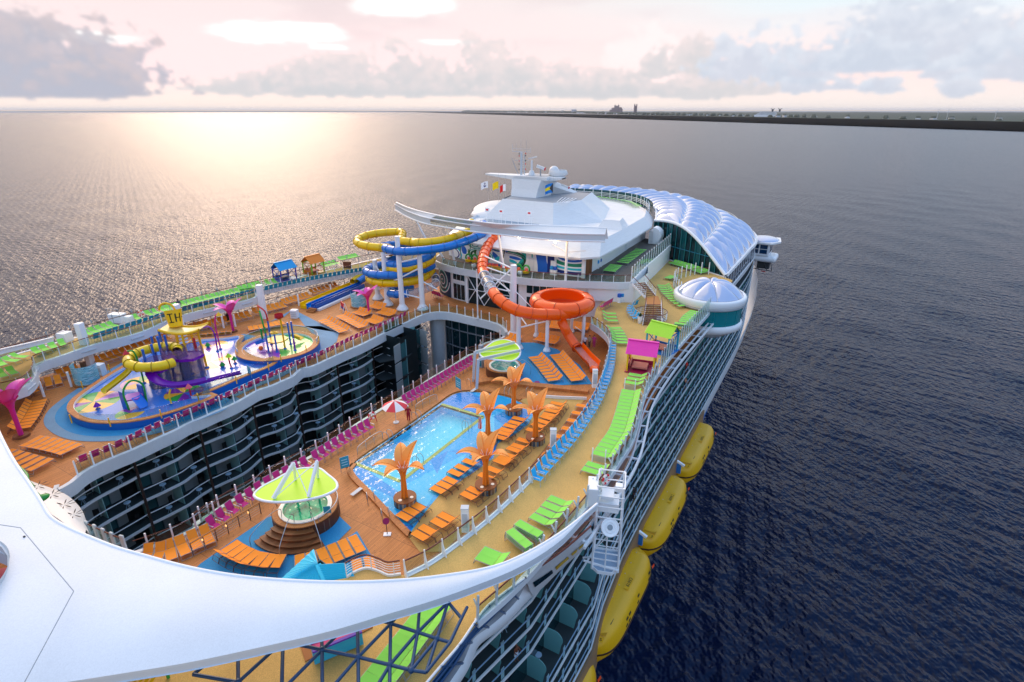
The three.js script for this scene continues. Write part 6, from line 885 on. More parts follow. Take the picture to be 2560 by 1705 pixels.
// ---------- terrace bridge to the lounge and the stairs ----------
{
const t = thing('terrace_bridge', 'white ramp with tall glass screen posts from terrace to the glass wall', 'walkway'), q = [[18.6, D17, -77.4], [17.8, D17, -86], [17.2, D17, -96], [16.6, D17, -104.5]];
mesh('parapet', strip(cr(q, 20), -0.12, 0.12, -1.0, 0.1), M.whitePaint, t); for (const { p } of along(cr(q, 20), 1.55)) mesh('post', box(0.1, 2.3, 0.22, p[0], D17 + 1.15, p[2]), M.whitePaint, t); { const s = along(cr(q, 20), 1.55); for (let i = 0; i + 1 < s.length; i++) mesh('glass_pane', box(0.015, 1.9, 1.35, (s[i].p[0] + s[i + 1].p[0]) / 2, D17 + 1.15, (s[i].p[2] + s[i + 1].p[2]) / 2), M.glass, t); }
mesh('wall', sheet(cr(q, 20), -3, -0.9), M.whitePaint, t);
const st = thing('staircase', 'wooden staircase with white railings rising from the sun deck to the terrace', 'staircase');
const a0 = [23.45, 44, -68.76], b0 = [25.65, 44, -69.88], a1 = [22.62, 45.8, -72.18], b1 = [24.38, 45.8, -73.21], L2 = (p, q2, v) => p.map((x, i) => lerp(x, q2[i], v)), n = 11;
const flight = (A, B, C2, D, n2) => { for (let k = 0; k < n2; k++) { const p = L2(A, C2, k / n2), q2 = L2(B, D, k / n2), p2 = L2(A, C2, (k + 1) / n2), q3 = L2(B, D, (k + 1) / n2), y = p2[1]; mesh('tread', slab([[p[0], p[2]], [q2[0], q2[2]], [q3[0], q3[2]], [p2[0], p2[2]]], y, 0.06), M.woodWall, st); mesh('riser', beam([p2[0], y - 0.12, p2[2]], [q3[0], y - 0.12, q3[2]], 0.03, 0.14), M.whitePaint, st); } for (const [p, q2] of [[A, C2], [B, D]]) { mesh('stringer', beam([p[0], p[1] - 0.05, p[2]], [q2[0], q2[1] - 0.05, q2[2]], 0.1, 0.3), M.whitePaint, st); mesh('handrail', bar([p[0], p[1] + 1.05, p[2]], [q2[0], q2[1] + 1.05, q2[2]], 0.05), M.handrail, st); for (const h of [0.3, 0.55, 0.8]) mesh('rail_bar', bar([p[0], p[1] + h, p[2]], [q2[0], q2[1] + h, q2[2]], 0.02), M.whitePaint, st); for (const v of [0, 0.33, 0.66, 1]) { const m = L2(p, q2, v); mesh('baluster', bar(m, [m[0], m[1] + 1.05, m[2]], 0.035), M.whitePaint, st); } } };
flight(a0, b0, a1, b1, n); const mid0 = L2(a0, b0, 0.5), mid1 = L2(a1, b1, 0.5); mesh('centre_rail', bar([mid0[0], mid0[1] + 0.95, mid0[2]], [mid1[0], mid1[1] + 0.95, mid1[2]], 0.045), M.handrail, st); mesh('centre_post', bar(mid0, [mid0[0], mid0[1] + 0.95, mid0[2]], 0.05), M.whitePaint, st);
const c0 = [21.6, 45.8, -75.05], c1 = [22.58, 45.8, -76.53], e0 = [19.09, 47, -76.56], e1 = [20.31, 47, -78.28];
mesh('landing', slab([[a1[0], a1[2]], [b1[0], b1[2]], [c1[0] + 0.4, c1[2]], [c1[0], c1[2]], [c0[0], c0[2]]], D16 + 1.8, 0.12), std(0xb8742c, 0.6), st); flight(c0, c1, e0, e1, 8);
const cc = [(a1[0] + b1[0]) / 2 + 0.1, D16, (a1[2] + b1[2]) / 2 + 0.9], ring = circle(cc[0], cc[2], 2.05, 40).map(([x, z]) => [x, D16, z]);
const rg = thing('stairwell_railing', 'round white railing circling the opening under the staircase', 'railing'); const half = ring.filter((p) => !(p[0] > a0[0] - 0.2 && p[0] < b0[0] + 0.2 && p[2] > cc[2])); const ro = [...ring.slice(13), ...ring.slice(0, 7)].map((p) => p);
for (const h of [0.25, 0.5, 0.75, 1.0]) mesh('rail_bar', tube(ro.map((p) => [p[0], p[1] + h, p[2]]), 0.03, 5, false, 60), M.whitePaint, rg); mesh('handrail', tube(ro.map((p) => [p[0], p[1] + 1.12, p[2]]), 0.045, 6, false, 60), M.handrail, rg); for (const { p } of along(ro, 1.1)) mesh('post', bar(p, [p[0], p[1] + 1.1, p[2]], 0.04), M.whitePaint, rg); mesh('stairwell_floor', slab(circle(cc[0], cc[2], 1.85, 32), D16 + 0.02, 0), std(0x8d8f98, 0.6), rg);
const pl = thing('potted_plant', 'tall white planter with dark green plant beside the staircase', 'plant', [22.83, 44, -69.33]); mesh('planter', lathe([[0.01, 0], [0.22, 0], [0.32, 0.95], [0.26, 0.95], [0.25, 0.85]], 20), M.whitePaint, pl); const R = rng(6), lf = []; for (let i = 0; i < 60; i++) { const a = R() * 6.28, l = 0.25 + R() * 0.3, p = 0.3 + R(); lf.push(new THREE.PlaneGeometry(0.07, l).translate(0, l / 2, 0).rotateX(p * 0.7).rotateY(a).translate(0, 0.92, 0)); } mesh('leaves', lf, std(0x1f4a1c, 0.7), pl).userData.kind = 'stuff';
const bin = (p, l, c2) => { const b = thing('towel_bin', l, 'bin', p); mesh('drum', cyl(0.32, 0.32, 0.8, 0, 0, 0, 20), M.whitePaint, b); mesh('hood', rbox(0.5, 0.55, 0.55, 0.12, 0, 1.05, 0), c2, b); };
const bc = std(0x2a9ae0, 0.4), bb = std(0x1d62c8, 0.4); bin([11.37, 47, -82.13], 'white bin with a sky blue hood by the wooden wall', bc); bin([11.31, 47, -83.3], 'white bin with a blue hood right beside the wooden wall bin', bb); bin([6.84, 47, -75.24], 'white bin with a sky blue hood before the mural stripe', bc); bin([7.42, 47, -75.21], 'violet tinted bin beside the mural stripe', bb); bin([17.37, 44, -76.32], 'blue wave printed bin at the white curved wall', bb); bin([17.67, 44, -76.8], 'pale bin at the white curved wall', bc);
// lounge furniture on the terrace
const pod = (p, l, g2) => { const b = thing('pod_chair', l, 'chair', p, 0, 'round pod chairs on the terrace'); mesh('hood', new THREE.TorusGeometry(0.55, 0.13, 10, 24, 4.2).rotateZ(-0.53).translate(0, 0.85, 0), M.green, b); mesh('cushion', cyl(0.5, 0.55, 0.3, 0, 0.25, 0.1, 18), M.yellow, b); mesh('pillow', rbox(0.5, 0.4, 0.15, 0.06, 0, 0.75, -0.05), std(0xe8705c, 0.7), b); if (g2) { const R2 = rng(3), sp = []; for (let i = 0; i < 14; i++) sp.push(new THREE.ConeGeometry(0.07, 1.0, 4).translate(0, 0.5, 0).rotateX((R2() - 0.3) * 0.9).rotateY(i * 1.3).translate(0, 1.3, -0.2)); mesh('leaf_crown', sp, std(0x2f7a2a, 0.7), b); } };
pod([-8.09, 47, -74.84], 'green pod chair with leaf crown, left of the pair', true); pod([-7.02, 47, -75.04], 'green pod chair with leaf crown, right of the pair', true); pod([2.17, 47, -73.24], 'green pod chair left of the white drum table'); pod([3.51, 47, -73.28], 'green pod chair right of the white drum table');
const tb = (p, l) => { const b = thing('drum_table', l, 'table', p); mesh('drum', lathe([[0.01, 0], [0.28, 0], [0.4, 0.25], [0.38, 0.5], [0.3, 0.6], [0.01, 0.6]], 20), M.whitePaint, b); }; tb([-5.68, 47, -72.72], 'white drum table by the left pod chairs'); tb([2.76, 47, -72.66], 'white drum table between the right pod chairs'); tb([1.01, 47, -72.75], 'small white drum table beside the yellow sofa');
for (const [p, l] of [[[-2.65, 47, -73.5], 'yellow sofa with coral cushions behind the orange slide'], [[-0.28, 47, -73.32], 'yellow sofa with coral cushions left of the slide column']]) { const b = thing('sofa', l, 'sofa', p, 0.1); mesh('base', rbox(2.2, 0.4, 0.9, 0.1, 0, 0.25, 0), M.yellow, b); mesh('backrest', rbox(2.2, 0.4, 0.2, 0.08, 0, 0.6, -0.4), std(0x2a5f9c, 0.6), b); for (const x of [-0.6, 0, 0.6]) mesh('cushion', rbox(0.5, 0.4, 0.16, 0.06, x, 0.62, -0.22), std(0xe8605a, 0.7), b); }
}
// ---------- water slides ----------
{
const rv = [0.8625, -0.506], dv = [-0.506, -0.8625], CP = (cx, cz, R, deg, h) => { const a = deg * Math.PI / 180; return [cx + R * (Math.cos(a) * rv[0] + Math.sin(a) * dv[0]), h, cz + R * (Math.cos(a) * rv[1] + Math.sin(a) * dv[1])]; };
const clearM = new THREE.MeshPhysicalMaterial({ color: 0xdfe6f2, roughness: 0.08, transmission: 0.85, thickness: 0, side: THREE.DoubleSide });
function slide(name, label, pts, r, mat, clears, per, o = {}) {
const t = thing(name, label, 'water slide'), c = new THREE.CatmullRomCurve3(pts.map(V3), false, 'centripetal'), L = c.getLength(), n = Math.round(L / per), sm = (u0, u1, rr) => { const q = []; for (let i = 0; i <= 8; i++) q.push(c.getPointAt(lerp(u0, u1, i / 8))); return new THREE.TubeGeometry(new THREE.CatmullRomCurve3(q), 10, rr, 18, false); };
const fm = std(mat.color.clone().multiplyScalar(0.72), 0.4);
for (let k = 0; k < n; k++) { const u = (k + 0.5) / n, cl = clears.some(([a, b]) => u > a && u < b); mesh(cl ? 'clear_section' : 'tube_section', sm(k / n, (k + 1) / n, r), cl ? clearM : mat, t); const p = c.getPointAt(k / n), d = c.getTangentAt(k / n); if (k) { const f = new THREE.TorusGeometry(r + 0.035, cl ? 0.07 : 0.045, 6, 28); f.lookAt(d).translate(p.x, p.y, p.z); mesh('flange', f, cl || clears.some(([a, b]) => (k - 0.5) / n > a && (k - 0.5) / n < b) ? M.whitePaint : fm, t); } }
return [t, c];
}
const cx = -14.9, cz = -68.2;
const blue = [[-4.84, 52.2, -74.31], [-5.13, 51.9, -72.36], [-5.83, 51.5, -69.89], [-7.17, 51.1, -67.4], [-10.13, 50.8, -64.38], [-12.67, 50.6, -63.56], ...[215, 180, 140, 90, 45, 0, -40].map((a, i) => CP(cx - 0.2, cz, 3.75, a, 50.4 - 0.26 * i)), ...[-80, -110, -145, -180, -225, -270, -315, -355].map((a, i) => CP(cx, cz, 3.6, a, 48.25 - 0.16 * i)), ...[-410, -450, -490, -530, -570, -610, -660].map((a, i) => CP(cx - 2.6, cz - 0.3, 5.2, a, 46.75 - 0.2 * i)), ...[-720, -765, -800, -840, -880, -930, -980].map((a, i) => CP(cx + 0.4, cz + 0.2, 3.9, a, 44.6 - 0.36 * i))];
const yel = [[-7.12, 52.4, -74.39], [-7.89, 52.1, -73.61], [-8.13, 51.8, -70.19], [-9.87, 51.5, -68.21], [-12.3, 51.3, -67.16], [-13.14, 51.2, -67.43], [-15.31, 51.2, -67.34], ...[62, 95, 130, 165, 200, 235, 265, 290].map((a, i) => CP(-19.9, cz, 4.25, a, 51.2 - 0.13 * i)), ...[170, 120, 75, 30, -10, -50, -85, -115, -150, -190, -235, -280, -330].map((a, i) => CP(cx, cz, i < 1 ? 3.2 : 3.65, a, 49.2 - 0.26 * i)), ...[-400, -440, -480, -520, -560, -600].map((a, i) => CP(cx - 2.4, cz - 0.3, 5.0, a, 45.4 - 0.14 * i))];
slide('blue_water_slide', 'bright blue tube water slide coiling down the white tower', blue, 0.62, M.slideBlue, [[0.44, 0.52], [0.83, 0.9]], 1.9);
slide('yellow_water_slide', 'yellow tube water slide with a wide top loop beside the blue one', yel, 0.62, M.slideYellow, [[0.655, 0.72]], 1.9);
for (const [p, l, mm] of [[[-8.92, 52.6, -77.04], 'yellow starting pod at the top of the yellow slide', M.slideYellow], [[-6.39, 52.6, -76.85], 'blue starting pod at the top of the blue slide', M.slideBlue]]) { const t = thing('slide_start', l, 'slide start', p, 0.3); mesh('shell', new THREE.SphereGeometry(1, 18, 12).scale(0.8, 1.15, 1.0), mm, t); mesh('collar', new THREE.TorusGeometry(0.7, 0.1, 8, 24).translate(0, -0.4, 0.85), mm, t); }
// supports
const tw = thing('slide_tower', 'white steel columns and braces carrying the blue and yellow slides', 'support frame');
for (const [x, z, h] of [[-16.6, -64.2, 49.8], [-13.1, -63.7, 52.8], [-10.4, -65.3, 51.2], [-20.1, -65.8, 47.9]]) { mesh('column', bar([x, D15, z], [x, h, z], 0.42, 16, 0.36), M.whitePaint, tw); mesh('footing', lathe([[0.01, 0], [0.95, 0], [0.9, 0.25], [0.5, 0.8], [0.42, 1.0]], 20).translate(x, D15, z), M.whitePaint, tw); }
for (const [a, b] of [[[-16.6, 48.5, -64.2], [-13.2, 47.5, -66.5]], [[-16.6, 47, -64.2], [-14, 45, -66]], [[-13.1, 46.3, -63.7], [-16.2, 45.2, -64.4]], [[-13.1, 48.8, -63.7], [-10.5, 49.5, -65.3]], [[-10.4, 46, -65.3], [-8.3, 44.6, -66.5]], [[-16.6, 43.8, -64.2], [-13.2, 42.9, -64]], [[-20.1, 47.2, -65.8], [-16.8, 45, -64.4]], [[-20.1, 43, -65.8], [-16.7, 44.2, -64.3]], [[-10.4, 48, -65.3], [-12.8, 46.6, -64]], [[-13.1, 44, -63.7], [-10.5, 43.2, -65.2]], [[-16.6, 49.4, -64.2], [-13.3, 50.2, -64.6]], [[-20.1, 45.4, -65.8], [-22.4, 46.6, -67.8]]]) mesh('brace', bar(a, b, 0.11, 8), M.whitePaint, tw);
// orange slide: tube, bowl and chute
const op = [[-3.67, 52, -76.41], [-3.77, 51.2, -76.08], [-3.92, 50.7, -74.82], [-2.27, 50.2, -70.72], [0.07, 49.7, -66.51], [2.04, 49.3, -63.73], [3.77, 48.9, -61.83], [5.85, 48.5, -59.79], [7.76, 48.1, -58.22], [9.44, 47.7, -57.48], [11.13, 47.3, -57.34], [12.85, 46.9, -58.23], [14.38, 46.6, -59.78], [15.66, 46.35, -61.95], [16.28, 46.3, -64]];
const [ot] = slide('orange_water_slide', 'orange tube water slide ending in a big bowl and an open chute', op, 0.72, M.slideOrange, [[0.46, 0.61]], 1.75);
const bx = 13.7, bz = -64.6, yb = 46.2;
const shell = [[1.3, -0.95], [2.6, -0.8], [3.7, -0.35], [4.15, 0.15], [4.3, 0.65], [4.1, 1.15], [3.6, 1.42], [3.05, 1.4], [2.9, 1.3]], gap = 0.95;
for (let k = 0; k < 8; k++) { const a0 = k * Math.PI / 4 + 0.2; mesh('bowl_segment', lathe(shell, 10, a0, Math.PI / 4).translate(bx, yb, bz), M.slideOrange, ot); mesh('bowl_seam', tube(shell.slice(1, -1).map(([r, y]) => [bx + (r + 0.03) * Math.sin(a0), yb + y, bz + (r + 0.03) * Math.cos(a0)]), 0.045, 5, false, 20), std(0xb8360a, 0.4), ot); }
mesh('bowl_inner_wall', lathe([[2.95, 1.35], [3.2, 0.6], [3.15, 0]], 48, 0, Math.PI * 2).translate(bx, yb, bz), M.slideOrange, ot); mesh('bowl_floor', lathe([[3.15, 0], [2.2, -0.5], [1.0, -0.72], [0.3, -0.78]], 48).translate(bx, yb, bz), std(0xd8420c, 0.3), ot);
mesh('bowl_window', lathe([[3.0, 1.38], [3.3, 0.5]], 16, Math.PI - 0.9, 1.0).translate(bx, yb, bz), clearM, ot); mesh('bowl_rim', new THREE.TorusGeometry(3.0, 0.06, 6, 64).rotateX(Math.PI / 2).translate(bx, yb + 1.38, bz), std(0xf4601c, 0.3), ot); mesh('bowl_ring', new THREE.TorusGeometry(2.7, 0.08, 6, 48).rotateX(Math.PI / 2).translate(bx, yb - 0.9, bz), M.whitePaint, ot);
const cp = [[15.15, 45.3, -61.64], [15.72, 44.6, -61.32], [16.15, 43.7, -61.54], [16.87, 43, -61.33], [17.67, 42.45, -60.98]]; mesh('exit_tube', tube(cp, 0.62, 16, false, 30), M.slideOrange, ot); mesh('exit_flange', new THREE.TorusGeometry(0.64, 0.08, 8, 28).lookAt(new THREE.Vector3(0.8, -0.2, 0.6)).translate(...cp[4]), std(0xc8400c, 0.4), ot);
const ca = cp[4], cb = [21.42, 41.9, -57.72], dx = cb[0] - ca[0], dz = cb[2] - ca[2], cl = Math.hypot(dx, dz), nx = -dz / cl, nz = dx / cl, tr = (o, y) => [[ca[0] + nx * o, y + 0.45, ca[2] + nz * o], [lerp(ca[0], cb[0], 0.5) + nx * o, y + 0.1, lerp(ca[2], cb[2], 0.5) + nz * o], [cb[0] + nx * o, y, cb[2] + nz * o]];
mesh('chute', loft([tr(-0.85, 42.55), tr(-0.72, 42.5), tr(-0.6, 41.95), tr(-0.3, 41.72), tr(0.3, 41.72), tr(0.6, 41.95), tr(0.72, 42.5), tr(0.85, 42.55)]), M.slideOrange, ot); mesh('chute_end', rbox(1.0, 0.7, 0.9, 0.2, cb[0] + 0.2, D15 + 0.5, cb[2] + 0.4), M.slideOrange, ot);
mesh('chute_water', loft([tr(-0.6, 42.02), tr(0.6, 42.02)]), new THREE.MeshPhysicalMaterial({ color: 0xf0d8cc, roughness: 0.1, transmission: 0.7, thickness: 0, normalMap: rep(M.poolWater.normalMap, 6), side: THREE.DoubleSide }), ot);
const of = thing('orange_slide_supports', 'white columns and braces carrying the orange slide and bowl', 'support frame');
for (const [x, z, h, r] of [[7.1, -63.3, 51.15, 0.42], [13.8, -60.3, 45.6, 0.24], [10.2, -59.3, 46.3, 0.3], [17, -64.4, 45.5, 0.22], [10.2, -64.2, 45.4, 0.22], [13.6, -68.2, 45.5, 0.22], [-0.6, -66, 48.9, 0.1]]) { mesh('column', bar([x, D15, z], [x, h, z], r, 14), M.whitePaint, of); mesh('footing', lathe([[0.01, 0], [r * 2.1, 0], [r * 2, 0.2], [r * 1.2, 0.6]], 18).translate(x, D15, z), M.whitePaint, of); }
for (const [a, b, r] of [[[7.1, 50.6, -63.3], [0.6, 50.9, -66.4], 0.11], [[7.1, 48.6, -63.3], [2.4, 49.0, -63.2], 0.1], [[7.1, 49.6, -63.3], [1.0, 49.9, -64.9], 0.1], [[7.1, 47.2, -63.3], [1.2, 49.4, -64.9], 0.1], [[7.1, 47.4, -63.3], [3.3, 48.0, -62.2], 0.09], [[7.1, 46.2, -63.3], [3.6, 47.6, -61.4], 0.1], [[7.1, 45.3, -63.3], [10.5, 44.2, -60.8], 0.09], [[7.1, 47.8, -63.3], [12.2, 44.9, -62.2], 0.06], [[10.2, 44.2, -59.3], [13.4, 45.1, -61.4], 0.1], [[17, 43.2, -64.4], [14.6, 42.6, -67.2], 0.08], [[7.1, 50.9, -63.3], [3.1, 46.4, -61.2], 0.1]]) mesh('brace', bar(a, b, r, 8), M.whitePaint, of);
// racing lanes and mat rack
const rs = thing('racing_slide', 'yellow and blue racing slide lanes on a white base', 'water slide'), A = [-25.85, 41.3, -56.44], B2 = [-27.52, 41.3, -68.8], L = Math.hypot(B2[0] - A[0], B2[2] - A[2]), ux = (B2[0] - A[0]) / L, uz = (B2[2] - A[2]) / L, wx2 = -uz, wz2 = ux;
const lane = (o, w2, h0, h1, mm, nm) => { const P = (s, q, y) => [A[0] + ux * s + wx2 * q, D15 + y, A[2] + uz * s + wz2 * q]; mesh(nm, [strip([P(0, o, 0), P(L, o, 0)], -w2 / 2, w2 / 2, 0, h0)], mm, rs); mesh('lane_wall', [strip([P(0, o - w2 / 2, 0), P(L, o - w2 / 2, 0)], -0.06, 0.06, 0, h1), strip([P(0, o + w2 / 2, 0), P(L, o + w2 / 2, 0)], -0.06, 0.06, 0, h1)], mm, rs); };
lane(-1.0, 1.1, 0.55, 0.95, M.slideYellow, 'yellow_lane'); lane(0.15, 0.9, 0.5, 0.9, M.slideBlue, 'blue_lane'); lane(1.05, 0.7, 0.6, 0.95, std(0x0a58b0, 0.3), 'blue_lane'); mesh('white_base', strip([[A[0] + wx2 * 1.9, D15, A[2] + wz2 * 1.9], [B2[0] + wx2 * 1.9, D15, B2[2] + wz2 * 1.9]], -0.25, 0.25, 0, 0.35), M.whitePaint, rs);
for (let i = 0; i < 3; i++) mesh('teak_step', box(1.4, 0.14, 0.35, A[0] - ux * (0.4 + 0.3 * i) + wx2 * 1.2, D15 + 0.4 - 0.14 * i, A[2] - uz * (0.4 + 0.3 * i) + wz2 * 1.2, Math.atan2(ux, uz)), M.teakPlain, rs);
mesh('blue_tube_end', tube([[B2[0], D15 + 1.0, B2[2]], [B2[0] + ux * 3, D15 + 1.6, B2[2] + uz * 3], [B2[0] + ux * 6, D15 + 3, B2[2] + uz * 6]], 0.6, 14), M.slideBlue, rs); mesh('yellow_tube_end', tube([[B2[0] - wx2, D15 + 1.0, B2[2] - wz2], [B2[0] + ux * 2.5 - wx2, D15 + 1.7, B2[2] + uz * 2.5 - wz2], [B2[0] + ux * 5 - wx2, D15 + 3, B2[2] + uz * 5 - wz2]], 0.6, 14), M.slideYellow, rs);
const mr = thing('mat_rack', 'rack with rows of red and blue slide mats', 'rack', [-20.5, 41.3, -58.65], -0.5); for (const s of [-0.85, 0.85]) mesh('side_frame', [beam([s, 0, -0.4], [s, 1.5, 0], 0.07, 0.07), beam([s, 0, 0.4], [s, 1.5, 0], 0.07, 0.07)], M.whitePaint, mr); for (let k = 0; k < 3; k++) for (let i = 0; i < 9; i++) mesh('mat', cyl(0.09, 0.09, 0.3, -0.72 + i * 0.18, 0.35 + k * 0.4, 0.12, 8), k === 2 ? M.red : k === 1 ? uRed : std(0x1a3f9c, 0.5), mr);
}

// floor points under the play posts
const TOY = { '1352,1222': [-19.11, 41.8, -28.63], '1430,1180': [-19.46, 41.8, -29.8], '1492,1150': [-19.65, 41.8, -30.71], '1552,1130': [-19.58, 41.8, -31.44], '1430,1110': [-21.54, 41.8, -30.99], '1500,1080': [-21.67, 41.8, -31.99] };
const RT = { '685,1075': [-15.19, 42.02, -40.93], '760,1070': [-14.44, 42.02, -41.58], '830,1040': [-14.49, 42.02, -42.82], '880,1000': [-15.09, 42.02, -44.19], '910,990': [-15.03, 42.02, -44.68], '710,1000': [-17.22, 42.02, -42.95], '920,1055': [-12.94, 42.02, -43.09], '630,960': [-19.56, 42.02, -43.38], '630,1020': [-17.58, 42.02, -41.86], '950,970': [-15.15, 42.02, -45.5] };
const TOWN = { '285': [-7830.17, 0, -17178.62], '233': [-8922.75, 0, -18653.04], '1950': [463.01, 0, -5435.47], '1995': [524.95, 0, -5471.81], '2215': [754.24, 0, -5107.24] };

// ---------- the splash pool on the far deck ----------
{
const y = D15 + 0.5, inn = cr([[-20.27, 41.8, -21.49], [-21.79, 41.8, -22.41], [-22.85, 41.8, -23.69], [-24.85, 41.8, -26.91], [-26.7, 41.8, -30.71], [-28.12, 41.8, -34.05], [-28.28, 41.8, -36.74], [-26.47, 41.8, -39.29], [-23.99, 41.8, -41.66], [-23.48, 41.8, -42.65], [-20.94, 41.8, -40.5], [-18.61, 41.8, -39.32], [-15.84, 41.8, -38.72], [-13.65, 41.8, -38.96], [-13.09, 41.8, -40.14], [-12.04, 41.8, -38.66], [-12.15, 41.8, -34.68], [-12.09, 41.8, -31.46], [-12.21, 41.8, -28.98], [-10.61, 41.8, -30.34], [-11.14, 41.8, -25.83], [-12.51, 41.8, -23.29], [-14.58, 41.8, -21.75], [-16.47, 41.8, -21.15], [-18.66, 41.8, -21.15]], 120, 0, true).map(([x, , z]) => [x, z]);
const ringO = (l, d) => offset([...l, l[0]].map(([x, z]) => [x, 0, z]), d).slice(0, -1).map(([x, , z]) => [x, z]);
const area = inn.reduce((s, p, i) => { const q = inn[(i + 1) % inn.length]; return s + p[0] * q[1] - q[0] * p[1]; }, 0), sg = area > 0 ? -1 : 1, rim = ringO(inn, sg * 0.55), b = inn.reduce((m, [x, z]) => [Math.min(m[0], x), Math.max(m[1], x), Math.min(m[2], z), Math.max(m[3], z)], [99, -99, 99, -99]);
const paint = canvasTex(1024, 1024, (c, w, h) => {
const U = (p) => [(p[0] - b[0]) / (b[1] - b[0]) * w, (p[2] - b[2]) / (b[3] - b[2]) * h], sx = w / (b[1] - b[0]), sz = h / (b[3] - b[2]); c.fillStyle = '#0c72d2'; c.fillRect(0, 0, w, h);
const wheel = (p, r, cols, a0) => { const [u, v] = U(p); c.save(); c.translate(u, v); c.scale(sx, sz); cols.forEach((q, i) => { c.fillStyle = q; c.beginPath(); c.moveTo(0, 0); c.arc(0, 0, r, a0 + i * 6.283 / cols.length, a0 + (i + 1) * 6.283 / cols.length); c.fill(); }); c.restore(); };
const Y = '#f2b21c', P = '#7a1aa0', L = '#c88ad8', G = '#1aa03a', O = '#0c72d2';
wheel([-20.46, 41.8, -23.33], 2.5, [Y, G, P, Y, G, Y, L, G, Y], 0.3); wheel([-19.45, 41.8, -35.92], 2.6, [Y, L, Y, Y, P, Y, L], 0.2); wheel([-14.24, 41.8, -29.35], 1.9, [P, G, Y, P, Y, G, P, O], 0.1); wheel([-21.06, 41.8, -28.2], 1.7, [Y, L, Y, G, Y, O], 0.6); wheel([-19.18, 41.8, -32.38], 1.9, [G, P, Y, G, P, Y], 0); wheel([-23.83, 41.8, -39.13], 1.8, [P, Y, P, Y, L], 0.4); wheel([-14.64, 41.8, -23.99], 1.3, [Y, G, P, O, Y], 0.4);
});
const t = thing('splash_pool', 'big splash pool with painted coloured floor and teak rim on the far deck', 'splash pool');
const fg = slab(inn, y, 0.4); { const p = fg.attributes.position, u = fg.attributes.uv; for (let i = 0; i < p.count; i++) u.setXY(i, (p.getX(i) - b[0]) / (b[1] - b[0]), 1 - (p.getZ(i) - b[2]) / (b[3] - b[2])); }
mesh('painted_floor', fg, new THREE.MeshPhysicalMaterial({ color: 0xffffff, map: paint, roughness: 0.5, clearcoat: 0.55, clearcoatRoughness: 0.1, clearcoatNormalMap: rep(M.poolWater.normalMap, 9), clearcoatNormalScale: new THREE.Vector2(0.12, 0.12), side: THREE.DoubleSide }), t);
mesh('teak_rim', slab(rim, y + 0.3, 0.1, [inn]), M.teak, t); mesh('rim_lining', strip(inn.map(([x, z]) => [x, y, z]), -0.03, 0.03, -0.05, 0.28, true), M.whitePaint, t); mesh('outer_wall', strip(rim.map(([x, z]) => [x, D15, z]), -0.04, 0.04, 0, 0.72, true), std(0x0d63b8, 0.4), t);
// pale blue floor rings round it
const r1 = ringO(inn, sg * 1.7), r2 = ringO(inn, sg * 2.6); struct('splash_floor', slab(r1, D15 + 0.034, 0), M.blueDeck, 'bright blue rubber floor round the splash pool'); struct('splash_floor', slab(r2, D15 + 0.03, 0), M.paleBlueDeck, 'pale blue rubber floor round the splash pool');
struct('splash_floor', slab([[-27.96, -55.2], [-26.16, -52.04], [-26.25, -49.72], [-20.49, -50.92], [-18.4, -52.15], [-14.17, -51.53], [-11.95, -48.99], [-11.01, -45.98], [-10.17, -43.56], [-12.67, -44.15], [-14.78, -48.26], [-20.86, -51.24]], D15 + 0.037, 0), M.paleBlueDeck, 'pale blue wavy floor beside the round pool');
// yellow corner posts and cord
const fence = thing('cord_fence', 'low fence of yellow posts along the splash pool rim', 'fence'); for (const q of [[-13.07, 42.1, -21.43], [-10.46, 42.1, -24.83], [-10.36, 42.1, -28.67], [-10.65, 42.1, -28.8], [-10.87, 42.1, -33.4], [-10.81, 42.1, -37.53], [-11.57, 42.1, -39.87], [-11.27, 42.1, -43.43], [-12.34, 42.1, -46.47], [-16.97, 42.1, -19.88], [-24.09, 42.1, -24.12], [-26.34, 42.1, -27.97]]) mesh('post', bar([q[0], y + 0.2, q[2]], [q[0], y + 1.15, q[2]], 0.06, 8), M.yellow, fence);
const glz = thing('splash_railing', 'clear glass railing along the near rim of the splash pool', 'railing'), gl = ringO(inn, sg * 0.3).slice(58, 116); for (let i = 0; i + 3 < gl.length; i += 3) { const p = gl[i], q = gl[i + 3], l = Math.hypot(q[0] - p[0], q[1] - p[1]); mesh('glass_pane', box(0.012, 0.8, l - 0.04, (p[0] + q[0]) / 2, y + 0.75, (p[1] + q[1]) / 2, Math.atan2(q[0] - p[0], q[1] - p[1])), M.glass, glz); }
// round pool
const c0 = [-15.71, 42.2, -42.8], rp = thing('round_splash_pool', 'round raised splash pool with green and violet floor and glass rim', 'splash pool'), pt2 = canvasTex(512, 512, (c, w) => { c.fillStyle = '#f2b21c'; c.fillRect(0, 0, w, w); [['#1fae3a', 3.4, 5.4], ['#6a2ab8', 2.5, 3.4], ['#1a6fd0', 2.2, 2.6], ['#1fae3a', 5.4, 7.0], ['#8a1ab0', 0.6, 1.8], ['#d0a8e0', 1.8, 2.3]].forEach(([q, a, e]) => { c.fillStyle = q; c.beginPath(); c.moveTo(w / 2, w / 2); c.arc(w / 2, w / 2, w / 2, a, e); c.fill(); }); });
const R = 5.0, ell = (r, n = 64) => circle(c0[0], c0[2], r, n); mesh('wall', strip(ell(R).map(([x, z]) => [x, D15, z]), -0.05, 0.05, 0, 0.92, true), std(0x0d63b8, 0.4), rp); mesh('teak_rim', slab(ell(R + 0.05), D15 + 1.0, 0.1, [ell(R - 0.75)]), M.teak, rp); mesh('lining', strip(ell(R - 0.75).map(([x, z]) => [x, D15 + 0.7, z]), -0.03, 0.03, -0.1, 0.28, true), M.whitePaint, rp);
